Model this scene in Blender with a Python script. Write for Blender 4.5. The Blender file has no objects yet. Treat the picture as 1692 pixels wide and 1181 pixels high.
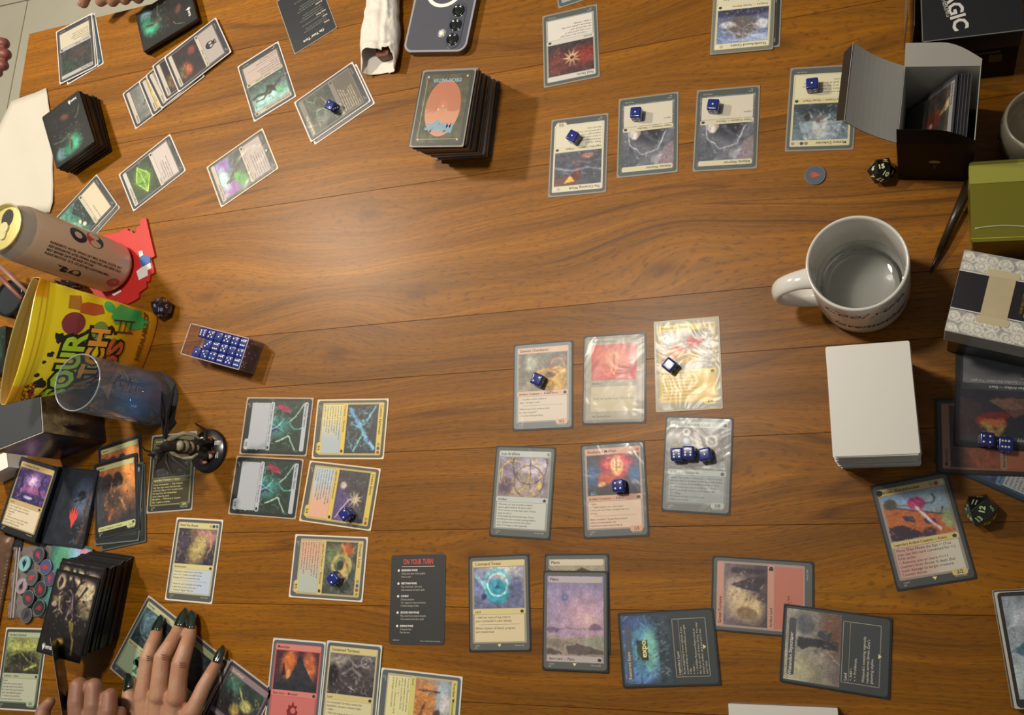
import bpy, math, random
import numpy as np
from mathutils import Vector, Matrix, Euler
from math import pi, sin, cos, radians, hypot, atan2

SC = bpy.context.scene
COL = SC.collection
M = 0.001                                   # everything below is measured in millimetres

# ------------------------------------------------------------------ camera
FOC, RX, RY, CH, PPX, PPY = 1569.856, 0.2602857, 0.3491471, 899.693, 84.3834, -73.8397
IW, IH = 1692, 1181
cam = bpy.data.cameras.new('camera')
cam.sensor_width = 36.0
cam.lens = FOC / IW * 36.0
cam.shift_x = -PPX / IW
cam.shift_y = PPY / IW
cam.clip_start, cam.clip_end = 0.02, 20
camo = bpy.data.objects.new('camera', cam)
COL.objects.link(camo)
RM = Matrix.Rotation(RY, 3, 'Y') @ Matrix.Rotation(RX, 3, 'X')
camo.matrix_world = Matrix.Translation((0, 0, CH * M)) @ RM.to_4x4()
SC.camera = camo

# ------------------------------------------------------------------ world, lamps, exposure
SC.view_settings.view_transform = 'Standard'
SC.view_settings.look = 'None'
SC.view_settings.gamma = 1.0
SC.view_settings.exposure = 0.0
try:
    SC.view_settings.use_curve_mapping = False
except Exception:
    pass
SC.cycles.transparent_max_bounces = 40
w = bpy.data.worlds.new('room_light')
SC.world = w
w.use_nodes = True
w.node_tree.nodes['Background'].inputs[0].default_value = (1.0, 0.96, 0.90, 1)
w.node_tree.nodes['Background'].inputs[1].default_value = 0.15


def lamp(name, loc, size, power, col):
    l = bpy.data.lights.new(name, 'AREA')
    l.shape = 'DISK'
    l.size = size
    l.energy = power
    l.color = col
    o = bpy.data.objects.new(name, l)
    o.location = [c * M for c in loc]
    COL.objects.link(o)
    return o


l = bpy.data.lights.new('pendant_lamp', 'SPOT')
l.energy, l.color, l.shadow_soft_size = 43.0, (1.0, 0.92, 0.80), 0.07
l.spot_size, l.spot_blend = radians(110), 1.0
po_ = bpy.data.objects.new('pendant_lamp', l)
po_.location = (-0.49, 0.47, 1.25)
po_.rotation_euler = (Vector((-0.72, 0.42, 0)) - Vector(po_.location)).to_track_quat('-Z', 'Y').to_euler()
COL.objects.link(po_)
lamp('ceiling_lamp', (-1500, 900, 1400), 0.14, 28.0, (1.0, 0.88, 0.70))

# ------------------------------------------------------------------ helpers


def at(px, py, z=0.0):
    """the point of the room at height z (mm) seen at pixel (px, py)"""
    d = RM @ Vector(((px - IW / 2 - PPX) / FOC, -(py - IH / 2 - PPY) / FOC, -1.0))
    t = (z - CH) / d.z
    return Vector((d.x * t, d.y * t, z))


def lin(c):
    if isinstance(c, str):
        c = [int(c[i:i + 2], 16) / 255 for i in (0, 2, 4)]
    return tuple(x / 12.92 if x <= 0.04045 else ((x + 0.055) / 1.055) ** 2.4 for x in c[:3])


MATS = {}


def mat(c, rough=0.5, metal=0.0, coat=0.0, spec=0.5, wave=0.0, trans=0.0, ior=1.45, bump=0.0, bscale=300, emit=0.0, alpha=1.0, sss=0.0, grain=0.0, gscale=40):
    key = (c, rough, metal, coat, spec, wave, trans, ior, bump, bscale, emit, alpha, sss, grain, gscale)
    if key in MATS:
        return MATS[key]
    m = bpy.data.materials.new('m_%03d' % len(MATS))
    m.use_nodes = True
    nt = m.node_tree
    b = nt.nodes['Principled BSDF']
    I = b.inputs
    if c == 'vcol':
        a = nt.nodes.new('ShaderNodeVertexColor')
        a.layer_name = 'col'
        nt.links.new(a.outputs[0], I['Base Color'])
    else:
        I['Base Color'].default_value = (*lin(c), 1)
    I['Roughness'].default_value = rough
    I['Metallic'].default_value = metal
    I['Coat Weight'].default_value = coat
    I['Coat Roughness'].default_value = 0.16 if not wave else 0.2
    I['Specular IOR Level'].default_value = spec
    I['Transmission Weight'].default_value = trans
    I['IOR'].default_value = ior
    I['Alpha'].default_value = alpha
    if sss:
        I['Subsurface Weight'].default_value = sss
        I['Subsurface Radius'].default_value = (0.012, 0.005, 0.003)
        I['Subsurface Scale'].default_value = 0.6
    if wave or bump or (grain and c != 'vcol'):
        tc = nt.nodes.new('ShaderNodeTexCoord')
        geo = nt.nodes.new('ShaderNodeNewGeometry')
    if wave:
        n = nt.nodes.new('ShaderNodeTexNoise')
        n.inputs['Scale'].default_value = 28
        n.inputs['Detail'].default_value = 2
        n.inputs['Distortion'].default_value = 1.0
        nt.links.new(geo.outputs['Position'], n.inputs['Vector'])
        bm = nt.nodes.new('ShaderNodeBump')
        bm.inputs['Strength'].default_value = wave
        bm.inputs['Distance'].default_value = 0.004
        nt.links.new(n.outputs[0], bm.inputs['Height'])
        nt.links.new(bm.outputs[0], I['Coat Normal'])
    if bump:
        n = nt.nodes.new('ShaderNodeTexNoise')
        n.inputs['Scale'].default_value = bscale
        n.inputs['Detail'].default_value = 4
        nt.links.new(tc.outputs['Object'], n.inputs['Vector'])
        bm = nt.nodes.new('ShaderNodeBump')
        bm.inputs['Strength'].default_value = bump
        bm.inputs['Distance'].default_value = 0.001
        nt.links.new(n.outputs[0], bm.inputs['Height'])
        nt.links.new(bm.outputs[0], I['Normal'])
    if grain and c != 'vcol':
        n = nt.nodes.new('ShaderNodeTexNoise')
        n.inputs['Scale'].default_value = gscale
        n.inputs['Detail'].default_value = 5
        nt.links.new(tc.outputs['Object'], n.inputs['Vector'])
        mx = nt.nodes.new('ShaderNodeMix')
        mx.data_type = 'RGBA'
        k = lin(c)
        mx.inputs[6].default_value = tuple(v * (1 - grain) for v in k) + (1,)
        mx.inputs[7].default_value = tuple(min(1, v * (1 + grain)) for v in k) + (1,)
        nt.links.new(n.outputs[0], mx.inputs[0])
        nt.links.new(mx.outputs[2], I['Base Color'])
    if emit:
        I['Emission Color'].default_value = (*lin(c), 1)
        I['Emission Strength'].default_value = emit
    MATS[key] = m
    return m


def clear(c, refl=.9, rough=.04, haze=0.0, hc='ffffff'):
    """thin clear plastic or glass: lets light straight through with a tint, mirrors at its surface"""
    key = ('clear', c, refl, rough, haze, hc)
    if key in MATS:
        return MATS[key]
    m = bpy.data.materials.new('clear_%03d' % len(MATS))
    m.use_nodes = True
    nt = m.node_tree
    nt.nodes.remove(nt.nodes['Principled BSDF'])
    t = nt.nodes.new('ShaderNodeBsdfTransparent')
    t.inputs[0].default_value = (*lin(c), 1)
    g = nt.nodes.new('ShaderNodeBsdfGlossy')
    g.inputs['Roughness'].default_value = rough
    g.inputs[0].default_value = (refl, refl, refl, 1)
    f = nt.nodes.new('ShaderNodeLayerWeight')
    f.inputs[0].default_value = .5
    p = nt.nodes.new('ShaderNodeMath')
    p.operation = 'POWER'
    nt.links.new(f.outputs['Facing'], p.inputs[0])
    p.inputs[1].default_value = 3.0
    q = nt.nodes.new('ShaderNodeMath')
    q.operation = 'MULTIPLY_ADD'
    nt.links.new(p.outputs[0], q.inputs[0])
    q.inputs[1].default_value = .6
    q.inputs[2].default_value = .045
    x = nt.nodes.new('ShaderNodeMixShader')
    nt.links.new(q.outputs[0], x.inputs[0])
    body = t
    if haze:
        dd = nt.nodes.new('ShaderNodeBsdfDiffuse')
        dd.inputs[0].default_value = (*lin(hc), 1)
        body = nt.nodes.new('ShaderNodeMixShader')
        body.inputs[0].default_value = haze
        nt.links.new(t.outputs[0], body.inputs[1])
        nt.links.new(dd.outputs[0], body.inputs[2])
    nt.links.new(body.outputs[0], x.inputs[1])
    nt.links.new(g.outputs[0], x.inputs[2])
    nt.links.new(x.outputs[0], nt.nodes['Material Output'].inputs[0])
    MATS[key] = m
    return m


class G:
    """a growing mesh in millimetres"""

    def __init__(s, V=None, F=None, C=None):
        s.V = list(V or [])
        s.F = list(F or [])

    def add(s, V, F=None):
        if isinstance(V, G):
            V, F = V.V, V.F
        k = len(s.V)
        s.V += [tuple(v) for v in V]
        s.F += [tuple(i + k for i in f) for f in F]
        return s

    def xf(s, m):
        s.V = [tuple(m @ Vector(v)) for v in s.V]
        return s

    def move(s, x, y, z=0):
        s.V = [(a + x, b + y, c + z) for a, b, c in s.V]
        return s

    def rot(s, ang, ax='Z'):
        return s.xf(Matrix.Rotation(ang, 3, ax))


def mesh(name, g, smooth=False, cols=None):
    me = bpy.data.meshes.new(name)
    V = np.asarray(g.V, dtype=np.float64) * M
    me.from_pydata(V.tolist(), [], g.F)
    if smooth:
        me.polygons.foreach_set('use_smooth', [True] * len(me.polygons))
    if cols is not None:
        a = me.color_attributes.new('col', 'FLOAT_COLOR', 'POINT')
        c = np.ones((len(g.V), 4), dtype=np.float32)
        s = np.asarray(cols, dtype=np.float32)
        c[:, :3] = np.where(s <= 0.04045, s / 12.92, ((s + 0.055) / 1.055) ** 2.4)
        a.data.foreach_set('color', c.ravel())
    me.update()
    return me


def obj(name, g, m, parent=None, smooth=False, cols=None, loc=None, rz=0, label=None):
    me = g if isinstance(g, bpy.types.Mesh) else mesh(name, g, smooth, cols)
    if m is not None and not me.materials:
        me.materials.append(m)
    o = bpy.data.objects.new(name, me)
    COL.objects.link(o)
    if parent is not None:
        o.parent = parent
    if loc is not None:
        o.location = [c * M for c in loc]
    o.rotation_euler = (0, 0, rz)
    if label:
        o['label'] = label
    return o


def tag(o, label, cat, group=None, kind=None):
    o['label'] = label
    o['category'] = cat
    if group:
        o['group'] = group
    if kind:
        o['kind'] = kind
    return o


def thing(name, label, cat, loc=(0, 0, 0), rz=0, group=None, kind=None, rot=None):
    o = bpy.data.objects.new(name, None)
    o.empty_display_size = 0.02
    COL.objects.link(o)
    o.location = [c * M for c in loc]
    o.rotation_euler = rot if rot else (0, 0, rz)
    return tag(o, label, cat, group, kind)


def prism(poly, z0, z1):
    n = len(poly)
    V = [(x, y, z0) for x, y in poly] + [(x, y, z1) for x, y in poly]
    a = sum(poly[i][0] * poly[(i + 1) % n][1] - poly[(i + 1) % n][0] * poly[i][1] for i in range(n))
    if a < 0:
        idx = list(range(n))[::-1]
    else:
        idx = list(range(n))
    F = [tuple(idx[::-1]), tuple(i + n for i in idx)]
    for k in range(n):
        a, b = idx[k], idx[(k + 1) % n]
        F.append((a, b, b + n, a + n))
    return G(V, F)


def rrect(w, h, r=1.5, cx=0, cy=0, n=4):
    if r <= 0.01:
        return [(cx - w / 2, cy - h / 2), (cx + w / 2, cy - h / 2), (cx + w / 2, cy + h / 2), (cx - w / 2, cy + h / 2)]
    P = []
    for sx, sy, a0 in ((1, 1, 0), (-1, 1, 90), (-1, -1, 180), (1, -1, 270)):
        for k in range(n + 1):
            a = radians(a0 + 90 * k / n)
            P.append((cx + sx * (w / 2 - r) + r * cos(a), cy + sy * (h / 2 - r) + r * sin(a)))
    return P


def slab(w, h, z0, z1, r=1.5, cx=0, cy=0, n=4):
    return prism(rrect(w, h, r, cx, cy, n), z0, z1)


def ellipse(rx, ry, cx=0, cy=0, n=24):
    return [(cx + rx * cos(2 * pi * k / n), cy + ry * sin(2 * pi * k / n)) for k in range(n)]


def box(cx, cy, cz, sx, sy, sz):
    return slab(sx, sy, cz - sz / 2, cz + sz / 2, 0, cx, cy)


def lathe(prof, n=48, cx=0, cy=0, closed=False):
    """turn a profile of (radius, height) about the z axis"""
    V, F = [], []
    m = len(prof)
    for r, z in prof:
        for k in range(n):
            a = 2 * pi * k / n
            V.append((cx + r * cos(a), cy + r * sin(a), z))
    for i in range(m - 1 + (1 if closed else 0)):
        j = (i + 1) % m
        for k in range(n):
            q = (k + 1) % n
            F.append((i * n + k, i * n + q, j * n + q, j * n + k))
    return G(V, F)


def tube(path, rad, n=12, flat=1.0, caps=True):
    """a tube along points; rad one number or one per point; flat squashes it along its second axis"""
    P = [Vector(p) for p in path]
    R = [rad] * len(P) if isinstance(rad, (int, float)) else list(rad)
    V, F = [], []
    up = Vector((0, 0, 1))
    for i, p in enumerate(P):
        t = (P[min(i + 1, len(P) - 1)] - P[max(i - 1, 0)]).normalized()
        u = up if abs(t.dot(up)) < 0.95 else Vector((1, 0, 0))
        s = t.cross(u).normalized()
        v = s.cross(t).normalized()
        for k in range(n):
            a = 2 * pi * k / n
            V.append(tuple(p + s * (R[i] * cos(a)) + v * (R[i] * flat * sin(a))))
    for i in range(len(P) - 1):
        for k in range(n):
            q = (k + 1) % n
            F.append((i * n + k, i * n + q, (i + 1) * n + q, (i + 1) * n + k))
    if caps:
        F.append(tuple(range(n))[::-1])
        F.append(tuple((len(P) - 1) * n + k for k in range(n)))
    return G(V, F)


def ball(c, r, n=12, m=8, sq=(1, 1, 1)):
    prof = [(sin(pi * i / m), -cos(pi * i / m)) for i in range(m + 1)]
    g = lathe([(max(a, 1e-4), b) for a, b in prof], n)
    g.V = [(c[0] + x * r * sq[0], c[1] + y * r * sq[1], c[2] + z * r * sq[2]) for x, y, z in g.V]
    return g


# ---- lettering: the outlines of Blender's own font, laid out character by character
GLY = {}


def _w(body, off):
    cu = bpy.data.curves.new('t', 'FONT')
    cu.body = body
    cu.size = 1.0
    cu.resolution_u = 2
    cu.offset = off
    o = bpy.data.objects.new('t', cu)
    me = bpy.data.meshes.new_from_object(o)
    V = np.empty(len(me.vertices) * 3, dtype=np.float32)
    me.vertices.foreach_get('co', V)
    V = V.reshape(-1, 3)
    F = [tuple(p.vertices) for p in me.polygons]
    bpy.data.objects.remove(o)
    bpy.data.curves.remove(cu)
    bpy.data.meshes.remove(me)
    return V, F


def glyph(ch, off):
    k = (ch, off)
    if k not in GLY:
        base = _w('||', 0)[0][:, 0]
        wide = _w('|' + ch + '|', 0)[0][:, 0]
        adv = (wide.max() - wide.min()) - (base.max() - base.min())
        V, F = _w(ch, off) if ch != ' ' else (np.zeros((0, 3)), [])
        GLY[k] = (V, F, adv)
    return GLY[k]


def text(s, size, x, y, z, align='l', off=0.0, shear=0.0, wid=None, squeeze=1.0):
    """size = height of a capital in mm / 0.7"""
    V, F, cx = [], [], 0.0
    parts = []
    for ch in s:
        v, f, adv = glyph(ch, off)
        parts.append((v, f, cx))
        cx += adv
    sx = size * squeeze
    if wid and cx * sx > wid:
        sx = wid / cx
    if wid and align == 'j':
        sx = wid / cx
    x0 = x - (cx * sx / 2 if align == 'c' else cx * sx if align == 'r' else 0)
    for v, f, c in parts:
        k = len(V)
        V += [(x0 + (a + c + shear * b) * sx, y + b * size, z) for a, b, _ in v.tolist()]
        F += [tuple(i + k for i in q) for q in f]
    return G(V, F)


# ---- small pictures printed on cards, painted on a fine grid of points
def vnoise(h, w, sc, rng, oct=3):
    out = np.zeros((h, w))
    amp, tot = 1.0, 0
    for o in range(oct):
        n = int(max(2, sc * 2 ** o))
        g = rng.random((n + 2, n + 2))
        y = np.linspace(0, n, h)
        x = np.linspace(0, n, w)
        yi, xi = np.minimum(y.astype(int), n - 1), np.minimum(x.astype(int), n - 1)
        fy, fx = (y - yi)[:, None], (x - xi)[None, :]
        fy, fx = fy * fy * (3 - 2 * fy), fx * fx * (3 - 2 * fx)
        a = g[yi][:, xi] * (1 - fx) + g[yi][:, xi + 1] * fx
        b = g[yi + 1][:, xi] * (1 - fx) + g[yi + 1][:, xi + 1] * fx
        out += amp * (a * (1 - fy) + b * fy)
        tot += amp
        amp *= 0.55
    return out / tot


def hx(c):
    return np.array([int(c[i:i + 2], 16) / 255 for i in (0, 2, 4)])


def seg_d(U, Vv, a, b):
    ax, ay = a
    bx, by = b
    dx, dy = bx - ax, by - ay
    t = np.clip(((U - ax) * dx + (Vv - ay) * dy) / (dx * dx + dy * dy + 1e-9), 0, 1)
    return np.hypot(U - ax - t * dx, Vv - ay - t * dy), t


def paint(spec, w, h, seed=0, step=0.6, warp=0.02):
    nx, ny = max(4, int(w / step)), max(4, int(h / step))
    rng = np.random.default_rng(seed + 7)
    u, v = np.meshgrid(np.linspace(0, 1, nx), np.linspace(0, 1, ny))
    asp = h / w
    wu = u + warp * 2 * (vnoise(ny, nx, 7, rng) - .5) + warp * (vnoise(ny, nx, 18, rng) - .5)
    wv = v + warp * 2 * (vnoise(ny, nx, 7, rng) - .5) + warp * (vnoise(ny, nx, 18, rng) - .5)
    I = np.zeros((ny, nx, 3)) + .3

    def blend(a, c):
        nonlocal I
        a = np.clip(a, 0, 1)[..., None]
        I = I * (1 - a) + (hx(c) if isinstance(c, str) else c) * a

    for op in spec:
        k = op[0]
        if k == 'G':
            t = wv[..., None]
            I = hx(op[1]) * (1 - t) + hx(op[2]) * t
        elif k == 'H':
            t = wu[..., None]
            I = hx(op[1]) * (1 - t) + hx(op[2]) * t
        elif k == 'E':
            cx, cy, rx, ry, dg, c, soft = op[1:8]
            al = op[8] if len(op) > 8 else 1
            a = radians(dg)
            X, Y = wu - cx, (wv - cy) * asp
            x2 = (X * cos(a) + Y * sin(a)) / rx
            y2 = (-X * sin(a) + Y * cos(a)) / (ry * asp)
            d = np.sqrt(x2 * x2 + y2 * y2)
            blend((1 + soft / 2 - d) / max(soft, .02) * al, c)
        elif k == 'A':
            cx, cy, r, wd, c = op[1:6]
            d = np.hypot(wu - cx, (wv - cy) * asp)
            blend((wd - np.abs(d - r)) / wd * 1.8, c)
        elif k == 'L':
            pts, wd, c = op[1:4]
            tp = op[4] if len(op) > 4 else 1.0
            n = len(pts) - 1
            for i in range(n):
                d, t = seg_d(wu, wv * asp, (pts[i][0], pts[i][1] * asp), (pts[i + 1][0], pts[i + 1][1] * asp))
                ww = wd * (1 + (tp - 1) * (i + t) / n)
                blend((ww - d) / (ww * .5 + .004), c)
        elif k == 'P':
            pts, c = op[1:3]
            ins = np.zeros(u.shape, bool)
            n = len(pts)
            for i in range(n):
                x1, y1 = pts[i]
                x2, y2 = pts[(i + 1) % n]
                cond = (y1 > wv) != (y2 > wv)
                ins ^= cond & (wu < (x2 - x1) * (wv - y1) / (y2 - y1 + 1e-9) + x1)
            blend(ins * (op[3] if len(op) > 3 else 1.0), c)
        elif k == 'S':
            n, cs, ln, wd = op[1:5]
            n, ln, wd = int(n * 2), ln * .62, wd * .85
            x0, y0, x1, y1 = op[5] if len(op) > 5 else (0, 0, 1, 1)
            ang = op[6] if len(op) > 6 else None
            for i in range(n):
                cx, cy = rng.uniform(x0, x1), rng.uniform(y0, y1)
                a = rng.uniform(0, pi) if ang is None else radians(ang) + rng.normal(0, .25)
                l = ln * rng.uniform(.5, 1.3)
                bnd = rng.normal(0, .3) * l
                p = [(cx - l * cos(a) / 2, cy * asp - l * sin(a) / 2), (cx + bnd * -sin(a), cy * asp + bnd * cos(a)), (cx + l * cos(a) / 2, cy * asp + l * sin(a) / 2)]
                for q in (0, 1):
                    d, t = seg_d(wu, wv * asp, p[q], p[q + 1])
                    blend(np.clip((wd - d) / (wd * .9), 0, 1) * .62, cs[i % len(cs)])
        elif k == 'N':
            I = I * (1 + op[1] * 2 * (vnoise(ny, nx, op[2], rng, 4) - .5))[..., None]
        elif k == 'C':
            t = vnoise(ny, nx, op[1], rng, 3)
            blend(np.clip((t - .5) * 5 + .5, 0, 1) * op[3], op[2])
        elif k == 'RAY':
            cx, cy, n, r0, r1, c = op[1:7]
            for i in range(n):
                a = 2 * pi * i / n
                d, t = seg_d(wu, wv * asp, (cx + r0 * cos(a), cy * asp + r0 * sin(a)), (cx + r1 * cos(a), cy * asp + r1 * sin(a)))
                blend((.035 * (1 - .6 * t) - d) / .02, c)
    I = I * (.84 + .32 * rng.random((ny, nx, 1)) * (.6 + .4 * vnoise(ny, nx, 9, rng, 2)[..., None] * 2))
    J = I.copy()
    J[1:-1, 1:-1] = (I[1:-1, 1:-1] * 2 + I[:-2, 1:-1] + I[2:, 1:-1] + I[1:-1, :-2] + I[1:-1, 2:]) / 6
    return np.clip(J, 0, 1), nx, ny


def picture(spec, w, h, cx, cy, z, seed=0, step=0.6, warp=0.02):
    I, nx, ny = paint(spec, w, h, seed, step, warp)
    xs = cx - w / 2 + w * np.arange(nx) / (nx - 1)
    ys = cy + h / 2 - h * np.arange(ny) / (ny - 1)
    X, Y = np.meshgrid(xs, ys)
    V = np.stack([X, Y, np.full(X.shape, z)], -1).reshape(-1, 3)
    F = [(j * nx + i, (j + 1) * nx + i, (j + 1) * nx + i + 1, j * nx + i + 1) for j in range(ny - 1) for i in range(nx - 1)]
    g = G()
    g.V, g.F = V.tolist(), F
    return g, I.reshape(-1, 3)

# ------------------------------------------------------------------ the room: floor and table
def floor_mat():
    m = bpy.data.materials.new('floor_tile')
    m.use_nodes = True
    nt = m.node_tree
    b = nt.nodes['Principled BSDF']
    tc = nt.nodes.new('ShaderNodeTexCoord')
    n = nt.nodes.new('ShaderNodeTexNoise')
    n.inputs['Scale'].default_value = 6
    n.inputs['Detail'].default_value = 6
    nt.links.new(tc.outputs['Object'], n.inputs['Vector'])
    r = nt.nodes.new('ShaderNodeValToRGB')
    r.color_ramp.elements[0].color = (*lin('cdc9b4'), 1)
    r.color_ramp.elements[1].color = (*lin('e4e0cc'), 1)
    nt.links.new(n.outputs[0], r.inputs[0])
    nt.links.new(r.outputs[0], b.inputs['Base Color'])
    b.inputs['Roughness'].default_value = 0.3
    return m


FZ = -740.0
fl = obj('floor', box(-1300, 600, FZ - 12, 5200, 4600, 20), mat('77725f', .8))
fl['kind'] = 'structure'
FM = floor_mat()
g0x, g0y = at(46, 0, FZ), at(24, 115, FZ)
fang = atan2((g0y - g0x).y, (g0y - g0x).x)
tile_me = mesh('floor_tile', slab(596, 596, FZ - 2, FZ, 2))
tile_me.materials.append(FM)
dirx = Vector((cos(fang), sin(fang), 0))
diry = Vector((-sin(fang), cos(fang), 0))
for i in range(-4, 5):
    for j in range(-4, 7):
        c = g0x + dirx * (300 + 600 * i) + diry * (300 + 600 * j)
        o = obj('floor_tile', tile_me, None, fl, loc=(c.x, c.y, 0), rz=fang)


def wood_mat():
    m = bpy.data.materials.new('oiled_teak')
    m.use_nodes = True
    nt = m.node_tree
    N, L = nt.nodes, nt.links
    b = N['Principled BSDF']
    geo = N.new('ShaderNodeNewGeometry')
    oi = N.new('ShaderNodeObjectInfo')

    def vm(op, a, bb):
        n = N.new('ShaderNodeVectorMath')
        n.operation = op
        for k, s in ((0, a), (1, bb)):
            if isinstance(s, tuple):
                n.inputs[k].default_value = s
            else:
                L.new(s, n.inputs[k])
        return n.outputs[0]

    def mm(op, a, bb, cc=None):
        n = N.new('ShaderNodeMath')
        n.operation = op
        for k, s in ((0, a), (1, bb), (2, cc)):
            if s is None:
                continue
            if isinstance(s, (int, float)):
                n.inputs[k].default_value = s
            else:
                L.new(s, n.inputs[k])
        return n.outputs[0]

    def noise(vec, sc, det=3, dist=0.0, rough=.5):
        n = N.new('ShaderNodeTexNoise')
        n.inputs['Scale'].default_value = sc
        n.inputs['Detail'].default_value = det
        n.inputs['Distortion'].default_value = dist
        n.inputs['Roughness'].default_value = rough
        L.new(vec, n.inputs['Vector'])
        return n.outputs[0]

    def ramp(f, stops):
        r = N.new('ShaderNodeValToRGB')
        e = r.color_ramp.elements
        e[0].position, e[0].color = stops[0][0], (*lin(stops[0][1]), 1)
        e[1].position, e[1].color = stops[-1][0], (*lin(stops[-1][1]), 1)
        for p, c in stops[1:-1]:
            k = e.new(p)
            k.color = (*lin(c), 1)
        L.new(f, r.inputs[0])
        return r.outputs[0]

    def mix(f, a, bb, mode='MIX'):
        n = N.new('ShaderNodeMix')
        n.data_type = 'RGBA'
        n.blend_type = mode
        if isinstance(f, (int, float)):
            n.inputs[0].default_value = f
        else:
            L.new(f, n.inputs[0])
        for k, s in ((6, a), (7, bb)):
            if isinstance(s, str):
                n.inputs[k].default_value = (*lin(s), 1)
            else:
                L.new(s, n.inputs[k])
        return n.outputs[2]

    off = N.new('ShaderNodeCombineXYZ')
    L.new(mm('MULTIPLY', oi.outputs['Random'], 37.0), off.inputs[0])
    L.new(mm('MULTIPLY', oi.outputs['Random'], 11.0), off.inputs[1])
    # knots: the grain runs apart round each of them
    KN = [(-.568, .396, .045), (-.500, .292, .05), (-.600, .232, .05), (-.790, .318, .05), (-.220, .291, .06), (-.09, .52, .05), (-.42, .01, .06), (-.17, .09, .05), (-.95, .47, .04), (-.28, .62, .05), (.0, -.02, .05)]
    sep = N.new('ShaderNodeSeparateXYZ')
    L.new(geo.outputs['Position'], sep.inputs[0])
    dsum, core = None, None
    for kx, ky, ks in KN:
        dx = mm('MULTIPLY', mm('SUBTRACT', sep.outputs[0], kx), .45)
        dy = mm('SUBTRACT', sep.outputs[1], ky)
        r2 = mm('DIVIDE', mm('ADD', mm('MULTIPLY', dx, dx), mm('MULTIPLY', dy, dy)), ks * ks)
        g_ = mm('EXPONENT', mm('MULTIPLY', r2, -1.0), 0)
        t_ = mm('MULTIPLY', mm('MULTIPLY', g_, dy), -.85)
        c_ = mm('EXPONENT', mm('MULTIPLY', r2, -45.0), 0)
        dsum = t_ if dsum is None else mm('ADD', dsum, t_)
        core = c_ if core is None else mm('MAXIMUM', core, c_)
    kv = N.new('ShaderNodeCombineXYZ')
    L.new(dsum, kv.inputs[1])
    p = vm('ADD', vm('ADD', geo.outputs['Position'], off.outputs[0]), kv.outputs[0])
    wob = noise(vm('MULTIPLY', p, (1.6, 3.0, 1)), 1.6, 2)            # broad bends of the grain
    wv = N.new('ShaderNodeCombineXYZ')
    L.new(mm('MULTIPLY', wob, 0.05), wv.inputs[1])
    q = vm('ADD', p, wv.outputs[0])
    bands = noise(vm('MULTIPLY', q, (0.9, 34, 1)), 1.0, 5, 0.25, .62)    # long figure
    fine = noise(vm('MULTIPLY', q, (9, 330, 1)), 1.0, 4, 0.3, .65)     # pores
    fig = ramp(bands, [(.24, '6c4920'), (.43, '865d29'), (.57, '976930'), (.78, 'b07f38')])
    por = ramp(fine, [(.34, '4e3418'), (.48, '8f7656'), (.64, 'b09a7c')])
    fleck = noise(vm('MULTIPLY', q, (95, 620, 1)), 1.0, 2, 0.2, .55)
    c = mix(.46, fig, por, 'OVERLAY')
    c = mix(ramp(fleck, [(.34, 'b4b4b4'), (.46, '000000')]), c, '4a2d13')
    # thin dark veins
    vn = noise(vm('MULTIPLY', q, (0.9, 9.0, 1)), 1.0, 3, 0.8)
    d = mm('ABSOLUTE', mm('SUBTRACT', vn, .5), 0)
    ve = mm('SUBTRACT', 1.0, mm('MULTIPLY', d, 60.0))
    ve = mm('MAXIMUM', ve, 0.0)
    ve = mm('MULTIPLY', ve, ramp(noise(vm('MULTIPLY', p, (2.0, 6.0, 1)), 1.0, 2), [(.48, '000000'), (.62, 'ffffff')]))
    c = mix(mm('MULTIPLY', ve, .62), c, '3f220c')
    # knots
    c = mix(mm('MULTIPLY', core, .6), c, '4a2a12')
    # smoky patches
    sm = noise(vm('MULTIPLY', p, (3.0, 5.0, 1)), 1.3, 3)
    c = mix(ramp(sm, [(.42, '000000'), (.75, '8a8a8a')]), c, '6f4218')
    # each board its own tone
    hsv = N.new('ShaderNodeHueSaturation')
    L.new(mm('MULTIPLY_ADD', oi.outputs['Random'], .22, .9), hsv.inputs['Value'])
    hsv.inputs['Saturation'].default_value = 1.08
    L.new(c, hsv.inputs['Color'])
    L.new(hsv.outputs[0], b.inputs['Base Color'])
    b.inputs['Roughness'].default_value = .5
    b.inputs['Coat Weight'].default_value = .16
    b.inputs['Coat Roughness'].default_value = .3
    b.inputs['Specular IOR Level'].default_value = .22
    bm = N.new('ShaderNodeBump')
    bm.inputs['Strength'].default_value = .5
    bm.inputs['Distance'].default_value = .0006
    L.new(fine, bm.inputs['Height'])
    L.new(bm.outputs[0], b.inputs['Normal'])
    return m


WOOD = wood_mat()
TX0, TX1, TY0, TY1 = -1162.0, 640.0, -640.0, 755.0
table = thing('dining_table', 'large oiled teak dining table made of long planks, covered in cards', 'table', ((TX0 + TX1) / 2, (TY0 + TY1) / 2, 0))
seams = [755, 652, 548, 425, 262, 199, 118, 36, -40, -128, -215, -330, -450, -560, -640]
for a, b in zip(seams[:-1], seams[1:]):
    w_, h_ = TX1 - TX0, a - b - .35
    y = (a + b) / 2 - (TY0 + TY1) / 2
    g = slab(w_, h_, -32, -.4, .5, 0, y)
    g.add(prism(rrect(w_ - .7, h_ - .7, .5, 0, y), -.4, 0))
    obj('plank', g, WOOD, table)
leg_me = mesh('leg', slab(80, 80, FZ, -90, 6))
for sx in (-1, 1):
    for sy in (-1, 1):
        obj('leg', leg_me, WOOD, table, loc=(sx * 780, sy * 600, 0))
ap = G()
for sy in (-1, 1):
    ap.add(box(0, sy * 630, -62, 1640, 22, 56))
for sx in (-1, 1):
    ap.add(box(sx * 820, 0, -62, 22, 1240, 56))
obj('apron', ap, WOOD, table)


# ------------------------------------------------------------------ cards
INK = '2b2320'
WV = .35


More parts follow.
